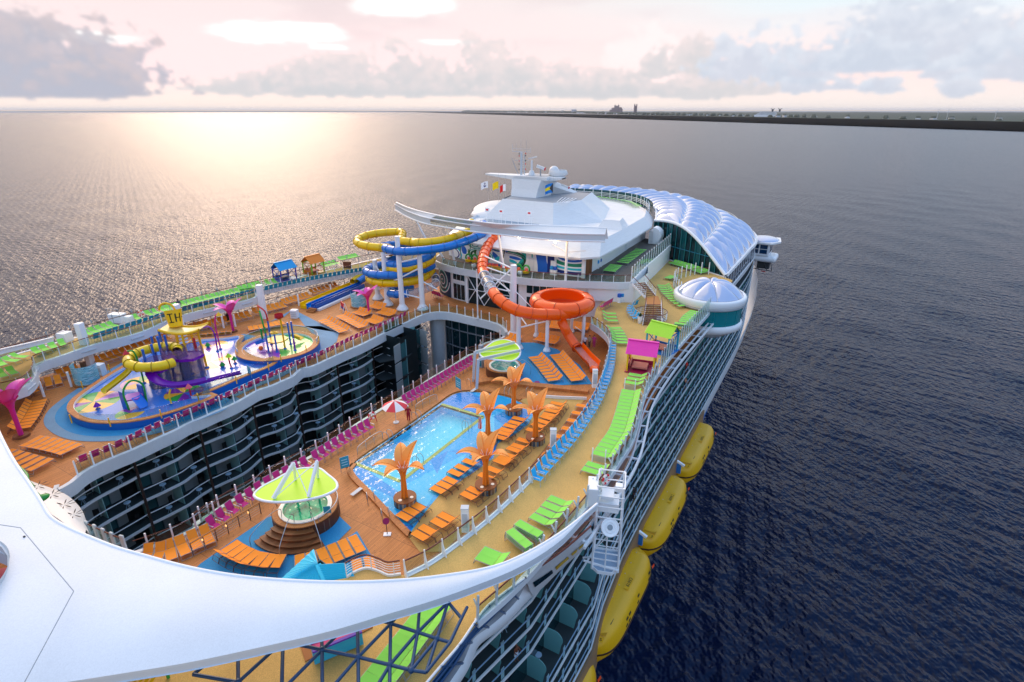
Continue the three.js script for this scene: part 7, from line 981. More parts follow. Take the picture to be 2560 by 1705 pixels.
const f2 = slab(ell(R - 0.75), D15 + 0.72, 0.2); { const p = f2.attributes.position, u = f2.attributes.uv; for (let i = 0; i < p.count; i++) u.setXY(i, (p.getX(i) - c0[0]) / 2 / R + 0.5, 0.5 - (p.getZ(i) - c0[2]) / 2 / R); } mesh('painted_floor', f2, new THREE.MeshPhysicalMaterial({ map: pt2, roughness: 0.5, clearcoat: 0.45, clearcoatRoughness: 0.12, side: THREE.DoubleSide }), rp);
const gr = circle(c0[0], c0[2], R - 0.1, 48).map(([x, z]) => [x, D15 + 1.0, z]); for (let i = 14; i < 44; i += 2) { const p = gr[i], q = gr[i + 2] || gr[0]; mesh('glass_pane', box(0.012, 0.75, Math.hypot(q[0] - p[0], q[2] - p[2]), (p[0] + q[0]) / 2, D15 + 1.4, (p[2] + q[2]) / 2, Math.atan2(q[0] - p[0], q[2] - p[2])), M.glass, rp); } mesh('glass_top_rail', tube(gr.slice(14, 46).map((p) => [p[0], p[1] + 0.78, p[2]]), 0.03), M.alu, rp);
// toys of the big pool
const f = y, blueM = std(0x1560c4, 0.35), purp = std(0x7a12a8, 0.25), lilac = std(0xb060c0, 0.4);
const G = (k) => k;
{ const bk = thing('tipping_bucket_frame', 'tall yellow frame with a lettered tipping bucket and tray roof', 'play structure'); const legs = [[-19.01, 41.8, -32.48], [-17.96, 41.8, -32.57], [-18.1, 41.8, -34.53], [-19.38, 41.8, -34.44]], H = 4.9; legs.forEach((p, i) => { mesh('leg', bar(p, [p[0] + (i < 2 ? -0.35 : -0.5), f + H, p[2] - 0.1], 0.13, 10), M.yellow, bk); mesh('foot', cyl(0.3, 0.2, 0.2, p[0], f, p[2], 12), blueM, bk); });
const cx = legs.reduce((s, p) => s + p[0] / 4, 0) - 0.42, cz = legs.reduce((s, p) => s + p[2] / 4, 0); const red = [-17.47, 41.8, -33.56]; mesh('red_pole', bar(red, [red[0] - 0.3, f + 4.2, red[2]], 0.14, 10), M.red, bk); mesh('foot', cyl(0.3, 0.2, 0.2, red[0], f, red[2], 12), blueM, bk);
for (const h of [1.3, 3.4, 4.2]) mesh('cross_bar', [bar([legs[0][0] - 0.3, f + h, legs[0][2]], [legs[2][0] - 0.3, f + h, legs[2][2]], 0.07), bar([legs[1][0] - 0.3, f + h, legs[1][2]], [legs[3][0] - 0.3, f + h, legs[3][2]], 0.07)], M.yellow, bk);
const tr = []; for (let j = 0; j <= 8; j++) { const q = j / 8 - 0.5; tr.push([-1, 1].map((s) => { const u = rv2(q * 4.6, s * 1.15); return [cx + u[0], f + H + 0.9 * q * q * 2.2, cz + u[1]]; })); } mesh('tray', loft(tr), std(0xf6e08a, 0.3), bk); for (const s of [0, 1]) mesh('tray_edge', tube(tr.map((r) => r[s]), 0.16, 8), M.yellow, bk);
const tx = canvasTex(256, 128, (c, w, h) => { c.fillStyle = '#f0c000'; c.fillRect(0, 0, w, h); c.strokeStyle = '#1c1604'; c.lineWidth = 7; for (const [a, d, e, g] of [[30, 30, 60, 30], [45, 30, 45, 95], [30, 95, 60, 95], [72, 30, 72, 95], [72, 62, 96, 62], [96, 30, 96, 95], [108, 62, 128, 62], [205, 30, 225, 30], [215, 30, 215, 52]]) { c.beginPath(); c.moveTo(a, d); c.lineTo(e, g); c.stroke(); } }); const bw = lathe([[0.7, 0], [0.92, 1.9]], 24).rotateZ(0.28).rotateY(-0.5).translate(cx - 1.25, f + H + 0.35, cz + 0.2); mesh('bucket', bw, std(0xffffff, 0.3, 0, { map: tx }), bk); mesh('bucket_bottom', new THREE.CylinderGeometry(0.7, 0.5, 0.2, 24).rotateZ(0.28).rotateY(-0.5).translate(cx - 1.25, f + H + 0.35, cz + 0.2), M.yellow, bk); mesh('bucket_handle', new THREE.TorusGeometry(0.85, 0.12, 8, 24, Math.PI).rotateY(0.6).translate(cx - 2.0, f + H + 2.2, cz + 0.4), M.yellow, bk); }
function rv2(a, c2) { return [0.8625 * a - 0.506 * c2, -0.506 * a - 0.8625 * c2]; }
{ const ps = thing('play_tower', 'violet platforms on blue posts with a yellow tube and purple slide', 'play structure');
const hex = (p, r, h, mm = lilac) => { mesh('platform', slab(circle(p[0], p[2], r, 6, 0.3), f + h, 0.18), mm, ps); mesh('platform_edge', strip(circle(p[0], p[2], r, 6, 0.3).map(([x, z]) => [x, f + h - 0.2, z]), -0.05, 0.05, 0, 0.3, true), purp, ps); mesh('mesh_panel', strip(circle(p[0], p[2], r, 6, 0.3).map(([x, z]) => [x, f + h + 0.1, z]), -0.015, 0.015, 0, 1.0, true), std(0x8d6a9a, 0.6, 0, { transparent: true, opacity: 0.35 }), ps); mesh('under_wall', strip(circle(p[0], p[2], r * 0.9, 6, 0.3).map(([x, z]) => [x, f, z]), -0.03, 0.03, 0, h - 0.2, true), std(0x6a6288, 0.5, 0, { transparent: true, opacity: 0.5 }), ps); };
hex([-18.13, 43.9, -29.16], 1.25, 2.1); hex([-18.22, 44.4, -31.33], 1.3, 2.6); hex([-17.11, 44.4, -32.35], 1.45, 2.6);
for (const [u, v, h] of [[1352, 1222, 4.2], [1430, 1180, 4.3], [1492, 1150, 4.9], [1552, 1130, 4.8], [1430, 1110, 4.4], [1500, 1080, 4.9]]) { const p = AT(u, v); mesh('post', bar(p, [p[0], f + h, p[2]], 0.13, 10), blueM, ps); mesh('post_cap', new THREE.SphereGeometry(0.16, 10, 8).translate(p[0], f + h, p[2]), blueM, ps); mesh('foot', cyl(0.26, 0.18, 0.16, p[0], f, p[2], 12), blueM, ps); }
const c = [-19.26, 44.6, -29.65], up = []; for (let i = 0; i <= 20; i++) { const a = lerp(0.15, 6.0, i / 20), u = rv2(2.5 * Math.cos(a), 2.3 * Math.sin(a)); up.push([c[0] + u[0], f + 3.5 - i * 0.045, c[2] + u[1]]); } mesh('yellow_tube', tube(up, 0.52, 14, false, 70), std(0xf0cc00, 0.3), ps); for (let i = 1; i < 20; i += 2) { const d = new THREE.Vector3(up[i + 1][0] - up[i - 1][0], up[i + 1][1] - up[i - 1][1], up[i + 1][2] - up[i - 1][2]).normalize(); mesh('tube_flange', new THREE.TorusGeometry(0.55, 0.05, 6, 20).lookAt(d).translate(...up[i]), std(0xb09000, 0.4), ps); }
const half2 = (pts, r, mm, nm) => { const rows = pts.map((p, i) => { const a = pts[Math.max(0, i - 1)], q = pts[Math.min(pts.length - 1, i + 1)], dx = q[0] - a[0], dz = q[2] - a[2], L = Math.hypot(dx, dz), r2 = []; for (let k = 0; k <= 8; k++) { const th = Math.PI * k / 8, o = -r * Math.cos(th); r2.push([p[0] - dz / L * o, p[1] + r - r * Math.sin(th), p[2] + dx / L * o]); } return r2; }); mesh(nm, loft(rows), mm, ps); };
half2(cr([up[11], [-21.67, 43.7, -28.62], [-21.71, 42.9, -27.85], [-21.48, 42.4, -26.55], [-21.14, 41.9, -24.78]], 24), 0.45, std(0xd8c000, 0.25), 'yellow_trough');
half2(cr([[-17.61, 44, -28.7], [-17.39, 43.7, -28.09], [-16.38, 43.3, -27.73], [-15.26, 43, -27.91], [-14.34, 42.7, -28.62], [-13.75, 42.45, -29.95], [-13.54, 42.2, -31.84]], 30), 0.5, purp, 'purple_slide'); half2(cr([[-13.64, 42.15, -31.89], [-13.26, 42.05, -33.52], [-12.63, 42, -35.2]], 12), 0.34, purp, 'purple_run_out');
mesh('climb_steps', [0, 1, 2, 3].map((i) => box(0.9, 0.12, 0.4, lerp([-18.57, 43.5, -29.56][0], [-18.33, 44.3, -30.99][0], 0.25 + i * 0.2), f + 2.1 + i * 0.14, lerp([-18.57, 43.5, -29.56][2], [-18.33, 44.3, -30.99][2], 0.25 + i * 0.2), 0.5)), purp, ps); }
function AT(u, v) { const k = 1; return TOY[`${u},${v}`]; }
const pipe = (label, pts, mm, head, hm) => { const t2 = thing('water_pipe', label, 'water jet', [0, 0, 0]); mesh('pipe', tube(pts, 0.09, 8, false, 30), mm, t2); mesh('foot', cyl(0.24, 0.16, 0.14, pts[0][0], f, pts[0][2], 12), blueM, t2); if (head) mesh('head', new THREE.ConeGeometry(0.35, 0.5, 14).translate(...pts[pts.length - 1]), hm, t2); };
const up2 = (p, h) => [p[0], f + h, p[2]];
{ const p = [-20.32, 41.8, -28.47], q = [-20.5, 45.9, -27.59]; pipe('tall green bent pipe with a red cone over the splash pool', [p, up2(p, 2.4), [lerp(p[0], q[0], 0.3), q[1] - 0.1, lerp(p[2], q[2], 0.3)], q], M.green, true, M.red); }
{ const p = [-21.62, 41.8, -38.28]; pipe('purple hooked pipe behind the yellow tray', [p, up2(p, 2.6), [p[0] - 0.5, f + 3.3, p[2] + 0.2], [p[0] - 1.2, f + 3.1, p[2] + 0.5]], purp); pipe('slim magenta hooked pipe behind the purple one', [[p[0] - 0.3, f, p[2] - 0.6], [p[0] - 0.3, f + 3.6, p[2] - 0.6], [p[0] + 0.1, f + 4.7, p[2] - 0.7], [p[0] + 0.5, f + 4.9, p[2] - 0.8]], M.magenta, true, M.yellow); }
{ const p = [-12.77, 41.8, -27.13]; pipe('short yellow water gun near the teak rim', [p, up2(p, 1.1), [p[0] + 0.1, f + 1.7, p[2] - 0.2]], M.yellow); const q = [-12.69, 41.8, -29.21]; pipe('short red crab shaped jet under the purple slide', [q, up2(q, 0.9), [q[0] - 0.1, f + 1.3, q[2]]], M.red, true, std(0xe05a6a, 0.4)); const g = [-15.46, 41.8, -35.93]; pipe('red stem with lime flower jet', [g, [g[0] - 0.2, f + 0.8, g[2]], [g[0] - 0.15, f + 1.7, g[2]]], M.red, true, M.lime); const g2 = [-16.78, 41.8, -35.67]; pipe('low green mushroom jet left of the lime flower', [g2, up2(g2, 0.45)], M.green, true, M.green); const g3 = [-16.31, 41.8, -37]; pipe('low green mushroom jet right of the lime flower', [g3, up2(g3, 0.8)], M.red, true, M.green); const g4 = [-18.3, 41.8, -22.78]; pipe('purple and yellow mushroom jet in the pool corner', [g4, up2(g4, 0.6)], M.yellow, true, purp); const g5 = [-23.87, 41.8, -38.46]; pipe('low green flower jet under the tray', [g5, up2(g5, 0.5)], M.green, true, M.green); }
{ const s = thing('toddler_slide', 'small blue slide under a green arch with violet platform', 'play structure'), p = [-16.03, 42.8, -25.18], e = [-14.29, 41.9, -25.2]; mesh('platform', slab(circle(p[0], p[2], 0.95, 6), f + 1.0, 0.15), lilac, s); const d = new THREE.Vector3(e[0] - p[0], 0, e[2] - p[2]).normalize(), n2 = [-d.z, d.x], row = (o, h) => [0, 0.5, 1].map((v) => [lerp(p[0] + d.x * 0.6, e[0], v) + n2[0] * o, f + lerp(1.05, 0.12, v) + h, lerp(p[2] + d.z * 0.6, e[2], v) + n2[1] * o]); mesh('chute', loft([row(-0.5, 0.3), row(-0.42, 0.05), row(0, 0), row(0.42, 0.05), row(0.5, 0.3)]), std(0x1272d8, 0.25), s);
for (const k of [-1, 1]) mesh('side_panel', box(0.12, 1.9, 0.9, p[0] + n2[0] * k * 0.9, f + 0.95, p[2] + n2[1] * k * 0.9, Math.atan2(d.x, d.z)), blueM, s); const a = [p[0] + n2[0] * 0.9 + d.x * 0.6, f, p[2] + n2[1] * 0.9 + d.z * 0.6], b2 = [p[0] - n2[0] * 0.9 + d.x * 0.6, f, p[2] - n2[1] * 0.9 + d.z * 0.6]; mesh('arch', tube([a, [a[0], f + 2.2, a[2]], [(a[0] + b2[0]) / 2, f + 2.9, (a[2] + b2[2]) / 2], [b2[0], f + 2.2, b2[2]], b2], 0.1, 8, false, 40), M.green, s); }
// toys of the round pool
{ const s = thing('round_pool_toys', 'yellow platform with blue posts and little slides in the round pool', 'play structure'), F = D15 + 0.72, P = (u, v) => RT[`${u},${v}`]; mesh('platform', slab(circle(c0[0] - 0.2, c0[2] - 0.1, 1.35, 7), F + 1.0, 0.15), std(0xe0b020, 0.4), s);
for (const [k, h, m2] of [['685,1075', 2.6, blueM], ['760,1070', 2.4, blueM], ['830,1040', 4.0, M.yellow], ['880,1000', 3.0, blueM], ['910,990', 3.0, blueM], ['710,1000', 3.2, blueM], ['920,1055', 1.6, purp], ['630,960', 1.6, M.green]]) { const p = RT[k]; mesh('post', bar([p[0], F, p[2]], [p[0], F + h, p[2]], 0.11, 8), m2, s); mesh('foot', cyl(0.22, 0.15, 0.12, p[0], F, p[2], 10), blueM, s); }
const q = RT['830,1040']; mesh('red_bucket', lathe([[0.05, 0], [0.55, 0.3], [0.5, 0.7]], 16).translate(q[0] - 0.2, F + 3.9, q[2]), M.red, s); const a = RT['685,1075']; mesh('green_arc', tube([[a[0], F + 2.4, a[2]], [a[0] - 0.2, F + 4.2, a[2]], [a[0] - 1.0, F + 5.2, a[2] - 0.4]], 0.1, 8), M.green, s); const b3 = RT['710,1000']; mesh('red_arc', tube([[b3[0], F + 3, b3[2]], [b3[0] - 0.2, F + 4.4, b3[2]], [b3[0] - 1.6, F + 5.0, b3[2]]], 0.1, 8), M.red, s);
const e = RT['630,1020']; mesh('blue_chute', [box(1.3, 0.12, 0.7, e[0], F + 0.6, e[2], 0.3, 0, 0.4), box(1.3, 0.4, 0.08, e[0], F + 0.75, e[2] + 0.35, 0.3, 0, 0.4)], std(0x1272d8, 0.3), s); const g = RT['950,970']; mesh('yellow_chute', [box(1.3, 0.12, 0.8, g[0], F + 0.55, g[2], 0.3, 0, -0.35), box(1.3, 0.4, 0.08, g[0], F + 0.7, g[2] + 0.4, 0.3, 0, -0.35)], M.yellow, s); mesh('yellow_ring', new THREE.TorusGeometry(0.4, 0.1, 8, 20).rotateX(1.4).translate(RT['760,1070'][0], F + 2.6, RT['760,1070'][2]), M.yellow, s); mesh('orange_ball', new THREE.SphereGeometry(0.28, 14, 10).translate(e[0] + 0.9, F + 0.3, e[2] + 0.9), std(0xf06a1a, 0.4), s); }
// patterned columns
const wave = canvasTex(256, 256, (c, w, h) => { c.fillStyle = '#8ed0dc'; c.fillRect(0, 0, w, h); const R2 = rng(5); for (let i = 0; i < 90; i++) { c.strokeStyle = i % 2 ? '#2a6f88' : '#eef6f6'; c.lineWidth = 3; c.beginPath(); let x = R2() * w, yy = R2() * h; c.moveTo(x, yy); for (let k = 0; k < 6; k++) { x += 10; yy += (R2() - 0.5) * 16; c.lineTo(x, yy); } c.stroke(); } });
for (const [p, r, l] of [[[-27.22, 41.3, -25.93], 1.25, 'round column screen with teal wave print beside the orange loungers'], [[-20.25, 41.3, -61.64], 1.15, 'round column screen with teal wave print behind the mat rack']]) { const s = thing('printed_screen', l, 'screen', p); mesh('printed_panel', lathe([[r, 0.15], [r, 2.3]], 28, -1.2, 3.6), std(0xffffff, 0.4, 0, { map: rep(wave, 2, 1) }), s); mesh('teak_base', cyl(r + 0.25, r + 0.25, 0.14, 0, 0, 0, 30), M.teakPlain, s); mesh('core', cyl(0.3, 0.3, 2.6, 0, 0, 0, 12), M.brown, s); }
{ const s = thing('white_cabinet', 'white cabinet on the blue floor above the round pool', 'cabinet', [-24.51, 41.3, -52.72], 0.4); mesh('body', rbox(1.0, 1.3, 0.8, 0.05, 0, 0.65, 0), M.whitePaint, s); for (const h of [0.35, 0.65, 0.95]) mesh('drawer', rbox(0.9, 0.24, 0.03, 0.01, 0, h, 0.41), M.lightGrey, s); }
{ const s = thing('white_cabinet', 'pale cabinet right of the near printed column', 'cabinet', [-28.05, 41.3, -27.69], 0.4); mesh('body', rbox(1.0, 1.4, 0.8, 0.05, 0, 0.7, 0), M.whitePaint, s); mesh('drawer', rbox(0.9, 0.5, 0.03, 0.01, 0, 0.8, 0.41), M.lightGrey, s); }
}
// ---------- pillars under the far deck ring, boxes on it ----------
{
const t = thing('ring_pillars', 'white pillars and curved beam lights carrying the far upper deck', 'pillar row'); const pil = (p, w2, h, nm = 'pillar') => mesh(nm, rbox(w2, h, w2, 0.06, p[0], D15 + h / 2, p[2], 0.4), M.whitePaint, t);
pil([-32.24, 41.3, -28.55], 0.75, 5.4); pil([-29.87, 41.3, -38.81], 0.75, 5.2); pil([-28.23, 41.3, -50.25], 0.75, 5.2); for (const q of [[-27.62, 41.3, -24.38], [-27.43, 41.3, -21.67], [-28.88, 41.3, -45.86], [-28.68, 41.3, -57.01], [-28.54, 41.3, -63.65], [-29.81, 41.3, -44.66]]) mesh('slim_pillar', bar(q, [q[0], D16 - 0.9, q[2]], 0.13, 10), M.whitePaint, t);
for (const { p, a } of along(PORT_IN, 5.4, 3)) mesh('beam_lamp', rbox(0.16, 0.22, 1.7, 0.07, 0, 0, 0).rotateY(a).translate(p[0] + 0.12, D16 - 0.45, p[2]), M.lightGrey, t);
const m = thing('machine_box', 'white machine housing at the far railing before the lifebuoy', 'machine', [-36.9, 44, -34.78], 0.35); mesh('housing', rbox(1.9, 1.2, 1.1, 0.06, 0, 0.6, 0), M.whitePaint, m); mesh('platform_rail', [bar([-0.9, 1.2, 0.5], [-0.9, 2.0, 0.5], 0.04), bar([0.9, 1.2, 0.5], [0.9, 2.0, 0.5], 0.04), bar([-0.9, 2.0, 0.5], [0.9, 2.0, 0.5], 0.04), bar([-0.9, 1.6, 0.5], [0.9, 1.6, 0.5], 0.03)], M.alu, m); mesh('small_box', rbox(0.8, 1.0, 0.8, 0.05, 1.8, 0.5, 0.1), M.whitePaint, m);
const lk = thing('white_locker', 'white square locker between green loungers at the far railing', 'locker', [-35.3, 44, -27.9], 0.3); mesh('body', rbox(1.3, 1.1, 1.1, 0.05, 0, 0.55, 0), M.whitePaint, lk); mesh('lid', rbox(1.36, 0.08, 1.16, 0.03, 0, 1.12, 0), M.whitePaint, lk);
const bd = thing('bar_table', 'small dark wooden bar table near the yellow slide loop', 'table', [-31.07, 44, -70.31], 0.4); mesh('top', rbox(1.6, 0.1, 0.5, 0.03, 0, 1.2, 0), M.brown, bd); mesh('front', rbox(1.5, 1.1, 0.1, 0.02, 0, 0.6, 0.15), std(0x6a3420, 0.6), bd);
}
// ---------- tables and chairs on the balconies of the opening ----------
{
const tab = new THREE.Group(); mesh('top', cyl(0.3, 0.3, 0.035, 0, 0.66, 0, 20), std(0xaac4da, 0.4), tab); for (let k = 0; k < 3; k++) mesh('leg', bar([0.22 * Math.cos(k * 2.1), 0, 0.22 * Math.sin(k * 2.1)], [0.05 * Math.cos(k * 2.1 + 2), 0.66, 0.05 * Math.sin(k * 2.1 + 2)], 0.018, 5), std(0x9cb8d0, 0.4), tab);
const ch = new THREE.Group(); mesh('seat', rbox(0.48, 0.05, 0.48, 0.015, 0, 0.42, 0), M.blackish, ch); mesh('backrest', rbox(0.48, 0.62, 0.04, 0.015, 0, 0.75, -0.26), M.blackish, ch); for (const [x, z] of [[-0.2, 0.2], [0.2, 0.2], [-0.2, -0.2], [0.2, -0.2]]) mesh('leg', bar([x, 0, z], [x, 0.42, z], 0.015, 5), M.darkGrey, ch);
const base = PARK_PORT.slice(0, 118), rows = ['topmost', 'second highest', 'third highest', 'fourth highest', 'fifth highest', 'lowest']; [37.95, 35.2, 32.45, 29.7, 26.95].forEach((y, r) => along(base.map((p) => [p[0], y, p[2]]), 3.3, 2).forEach(({ p, a }, i) => { if ((i * 5 + r * 3) % 4 !== 3) { const t = tab.clone(); t.name = numbered('balcony_table'); scene.add(t); t.position.set(p[0] - 0.75, y + 0.01, p[2]); tag(t, `round balcony table, ${ord(i)} from the near end, ${rows[r]} balcony row over the opening`, 'table', 'balcony tables over the opening'); } const c = ch.clone(); c.name = numbered('balcony_chair'); scene.add(c); c.position.set(p[0] - 1.7, y + 0.01, p[2] - 0.9); c.rotation.y = 1.2 + (i % 3) * 0.3; tag(c, `dark balcony chair, ${ord(i)} from the near end, ${rows[r]} balcony row over the opening`, 'chair', 'balcony chairs over the opening'); }));
const sr = ['first', 'second', 'third', 'fourth', 'fifth', 'sixth']; [34.9, 32.15, 29.4, 26.7, 24].forEach((y, r) => [[-20.5, 27.0], [-26.5, 26.7], [-33.5, 27.2], [-41, 27.1], [-48.6, 27.1], [-57.8, 27.1], [-68, 27.1]].forEach(([z, x], i) => { if ((i + r) % 2) return; const t = tab.clone(); t.name = numbered('balcony_table'); scene.add(t); t.position.set(x + (r > 2 && z > -40 ? 1.7 : 0.2), y + 0.01, z - r * 1.5); tag(t, `pale table, ${ord(i >> 1)} from the stern on the ${sr[r]} balcony row down the ship side`, 'table', 'balcony tables on the ship side'); }));
}
// ---------- the white canopy arch, its hole and the lattice under it ----------
{
const t = thing('canopy_arch', 'vast smooth white canopy with a round hole sweeping across the near decks', 'canopy');
const Y = (x) => 45.7 + 5.8 * (1 - Math.min(1, Math.abs((x + 1) / 34.5) ** 2.1)) - 0.9 * smooth(-18, -33, x);
const fr = cr([[33.2, -29.6], [32.6, -26.2], [31.77, -23.14], [30.80, -20.75], [28.95, -18.12], [27.60, -16.54], [25.66, -14.62], [23.64, -12.97], [21.81, -11.71], [19.80, -10.62], [17.21, -9.60], [15.86, -9.14], [14.03, -8.72], [12.10, -8.39], [10.58, -8.60], [8.23, -8.98], [5.33, -9.42], [1.27, -10.24], [-6, -12], [-14, -14.2], [-22, -17.4], [-28, -21.2], [-31.4, -24.4], [-33, -26]], 110), bk = cr([[33.0, -27.9], [32.71, -24.99], [31.82, -21.66], [30.75, -19.18], [29.60, -16.87], [28.25, -14.53], [27.01, -12.41], [25.19, -9.80], [23.74, -7.84], [22.37, -6.21], [20.34, -3.94], [16.5, -0.2], [10, 3.8], [0, 5], [-8, 3], [-17, -2.5], [-24.5, -10.5], [-30, -18], [-32.8, -23.5]], 110);
const rows = (dy) => { const r = []; for (let j = 0; j <= 22; j++) { const v = j / 22; r.push(fr.map((p, i) => { const q = bk[i], x = lerp(p[0], q[0], v), z = lerp(p[2], q[2], v); return [x, Y(x) + 0.5 * Math.sin(Math.PI * v) * smooth(0, 12, Math.hypot(p[0] - q[0], p[2] - q[2])) + dy, z]; })); } return r; };
const hc = [12.6, -2.55], hr = 3.55, inH = (p) => Math.hypot(p[0] - hc[0], p[2] - hc[1]) < hr;
const mk = (dy) => { // the grid with the hole cut out of it, its rim vertices pulled onto the circle
const R = rows(dy), n = R[0].length, pos = [], idx = [], id = new Map(); R.forEach((r, j) => r.forEach((p, i) => { id.set(j * n + i, pos.length / 3); pos.push(...p); }));
for (let j = 0; j + 1 < R.length; j++) for (let i = 0; i + 1 < n; i++) { const a = j * n + i, c = [a, a + 1, a + n + 1, a + n], ins = c.map((k) => inH(R[Math.floor(k / n)][k % n])); if (ins.every(Boolean)) continue; if (ins.some(Boolean)) c.forEach((k, m) => { if (ins[m]) { const o = k * 3, dx = pos[o] - hc[0], dz = pos[o + 2] - hc[1], L = Math.hypot(dx, dz) || 1; pos[o] = hc[0] + dx / L * hr; pos[o + 2] = hc[1] + dz / L * hr; } }); idx.push(a, a + 1, a + n, a + 1, a + n + 1, a + n); }
const g = new THREE.BufferGeometry(); g.setAttribute('position', new THREE.Float32BufferAttribute(pos, 3)); const uv = []; for (let i = 0; i < pos.length; i += 3) uv.push(pos[i] * 0.2, pos[i + 2] * 0.2); g.setAttribute('uv', new THREE.Float32BufferAttribute(uv, 2)); g.setIndex(idx); g.computeVertexNormals(); return g; };
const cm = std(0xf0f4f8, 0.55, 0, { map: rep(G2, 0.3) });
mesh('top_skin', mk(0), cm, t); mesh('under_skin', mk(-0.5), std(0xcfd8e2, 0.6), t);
const fe = rows(0)[0], be = rows(0)[22]; mesh('edge_band', [loft([fe, fe.map((p) => [p[0], p[1] - 0.5, p[2] + 0.08])]), loft([be, be.map((p) => [p[0], p[1] - 0.5, p[2] - 0.08])])], cm, t);
mesh('edge_tube', tube(fe.filter((_, i) => i % 2 === 0).map((p) => [p[0], p[1] - 0.02, p[2]]), 0.09, 6, false, 160), M.whitePaint, t);
const hy = Y(hc[0]) + 0.35; mesh('hole_wall', lathe([[hr, -1.3], [hr + 0.02, -0.2], [hr + 0.12, 0.1]], 72).translate(hc[0], hy, hc[1]), M.lightGrey, t);
const nodes = [[22.2, -8.6], [17.6, -5.2 + 5.8], [21.6, -4.0]]; const W = (u, v, h) => h;
const cable = (a, b2) => mesh('cable', tube([a, b2], 0.02, 5), M.grey, t), c1 = [12.54, 51.5, -7], c2 = [17.97, 51.3, -6.63], c3 = [21, 51.5, -3.21], c0 = [10.98, 51.6, -6.26]; for (const c of [c1, c2, c3]) mesh('cable_anchor', cyl(0.06, 0.05, 0.35, c[0], Y(c[0]) - 0.1, c[2], 8), M.darkGrey, t); const lift = (p) => [p[0], Y(p[0]) + 0.75, p[2]]; cable(lift(c0), lift(c1)); cable(lift(c1), lift(c2)); cable(lift(c2), lift(c3));
// crimson roof seen through the hole
const cr2 = thing('crimson_dome', 'crimson roof with blue beams seen through the round hole', 'roof'); mesh('dome', new THREE.SphereGeometry(1, 40, 16, 0, 6.283, 0, 1.571).scale(6, 1.2, 6).translate(hc[0] + 0.4, 47.2, hc[1]), std(0xb03258, 0.6), cr2); for (const [a, b2] of [[[8, -1], [17.4, -5.2]], [[8.2, 0.4], [17.8, -2.6]], [[8.4, -3.6], [17.6, -3.4]], [[9, 1.8], [17.4, 0.4]]]) mesh('blue_beam', beam([a[0], 49.2, a[1]], [b2[0], 48.7, b2[1]], 0.22, 0.22), std(0x1d3f74, 0.45), cr2); mesh('teal_leaf', [new THREE.ConeGeometry(0.25, 2.2, 4).rotateX(1.57).translate(14.6, 48.4, -2.6), new THREE.ConeGeometry(0.2, 1.8, 4).rotateX(1.3).translate(15.2, 48.35, -2.2)], std(0x18a0b0, 0.5), cr2);
// blue lattice
const la = thing('blue_lattice', 'dark blue triangulated tube lattice below the after edge of the white canopy', 'lattice'), LY = 46.3, bm = std(0x1c4066, 0.4, 0.2);
const LN = [[21.09, 46.3, -8.85], [22.33, 46.3, -9.73], [22.9, 46.3, -10.27], [24.37, 46.3, -11.65], [25.64, 46.3, -12.89], [26.35, 46.3, -13.62], [26.82, 46.3, -14.12], [27.57, 46.3, -14.93], [28.14, 46.3, -15.62], [28.85, 46.3, -16.44], [29.82, 46.3, -17.59], [26.35, 46.3, -12.28], [28.11, 46.3, -12.86], [29.66, 46.3, -13.3], [30.68, 46.3, -13.59], [31.34, 46.3, -13.85], [28.15, 46.3, -15.07], [29.64, 46.3, -15.34], [30.67, 46.3, -15.53], [31.34, 46.3, -15.68], [24.39, 46.3, -9.21], [26.47, 46.3, -9.87], [27.93, 46.3, -10.85], [29.34, 46.3, -11.62], [30.56, 46.3, -12.28], [22.29, 46.3, -8.42], [31.01, 46.3, -17.11], [31.51, 46.3, -15.03], [29.93, 46.3, -11.96], [28.2, 46.3, -11.25], [26.39, 46.3, -10.25], [30.86, 46.3, -17.83], [23.11, 46.3, -7.91]];
for (const [a, b2] of [[3, 11], [11, 12], [12, 13], [13, 14], [14, 15], [7, 16], [16, 17], [17, 18], [18, 19], [2, 20], [3, 21], [4, 11], [11, 22], [6, 12], [12, 23], [16, 13], [13, 24], [9, 17], [17, 14], [10, 18], [18, 15], [1, 25], [3, 20], [5, 11], [11, 30], [8, 16], [16, 12], [12, 29], [10, 17], [17, 13], [13, 28], [18, 14], [26, 19], [19, 15], [10, 26], [25, 20], [20, 32], [31, 26]]) mesh('lattice_bar', bar(LN[a], LN[b2], 0.085, 8), bm, la);
for (const k of [3, 11, 12, 13, 14, 16, 17, 18, 10, 20]) mesh('lattice_node', new THREE.SphereGeometry(0.16, 12, 8).translate(...LN[k]), bm, la);
const ks = thing('magenta_kiosk', 'magenta and violet kiosk on a brown base under the blue lattice', 'kiosk'), kc = [[24.56, -12.93], [25.03, -12.66], [26.28, -14.77], [25.86, -15.04]]; mesh('top', slab(kc, D16 + 0.95, 0.08), std(0xd01a78, 0.5), ks); mesh('side_panel', strip(kc.map(([x, z]) => [x, D16, z]), -0.06, 0.06, 0.1, 0.9, true), std(0x2aa8cc, 0.5), ks); mesh('trim', strip(kc.map(([x, z]) => [x, D16 + 0.9, z]), -0.08, 0.08, 0, 0.1, true), std(0x5a2ab8, 0.5), ks); mesh('base', slab([[23.15, -13.23], [24.46, -12.54], [25.97, -15.82], [25.47, -15.99]], D16 + 0.06, 0.06), M.teakPlain, ks);
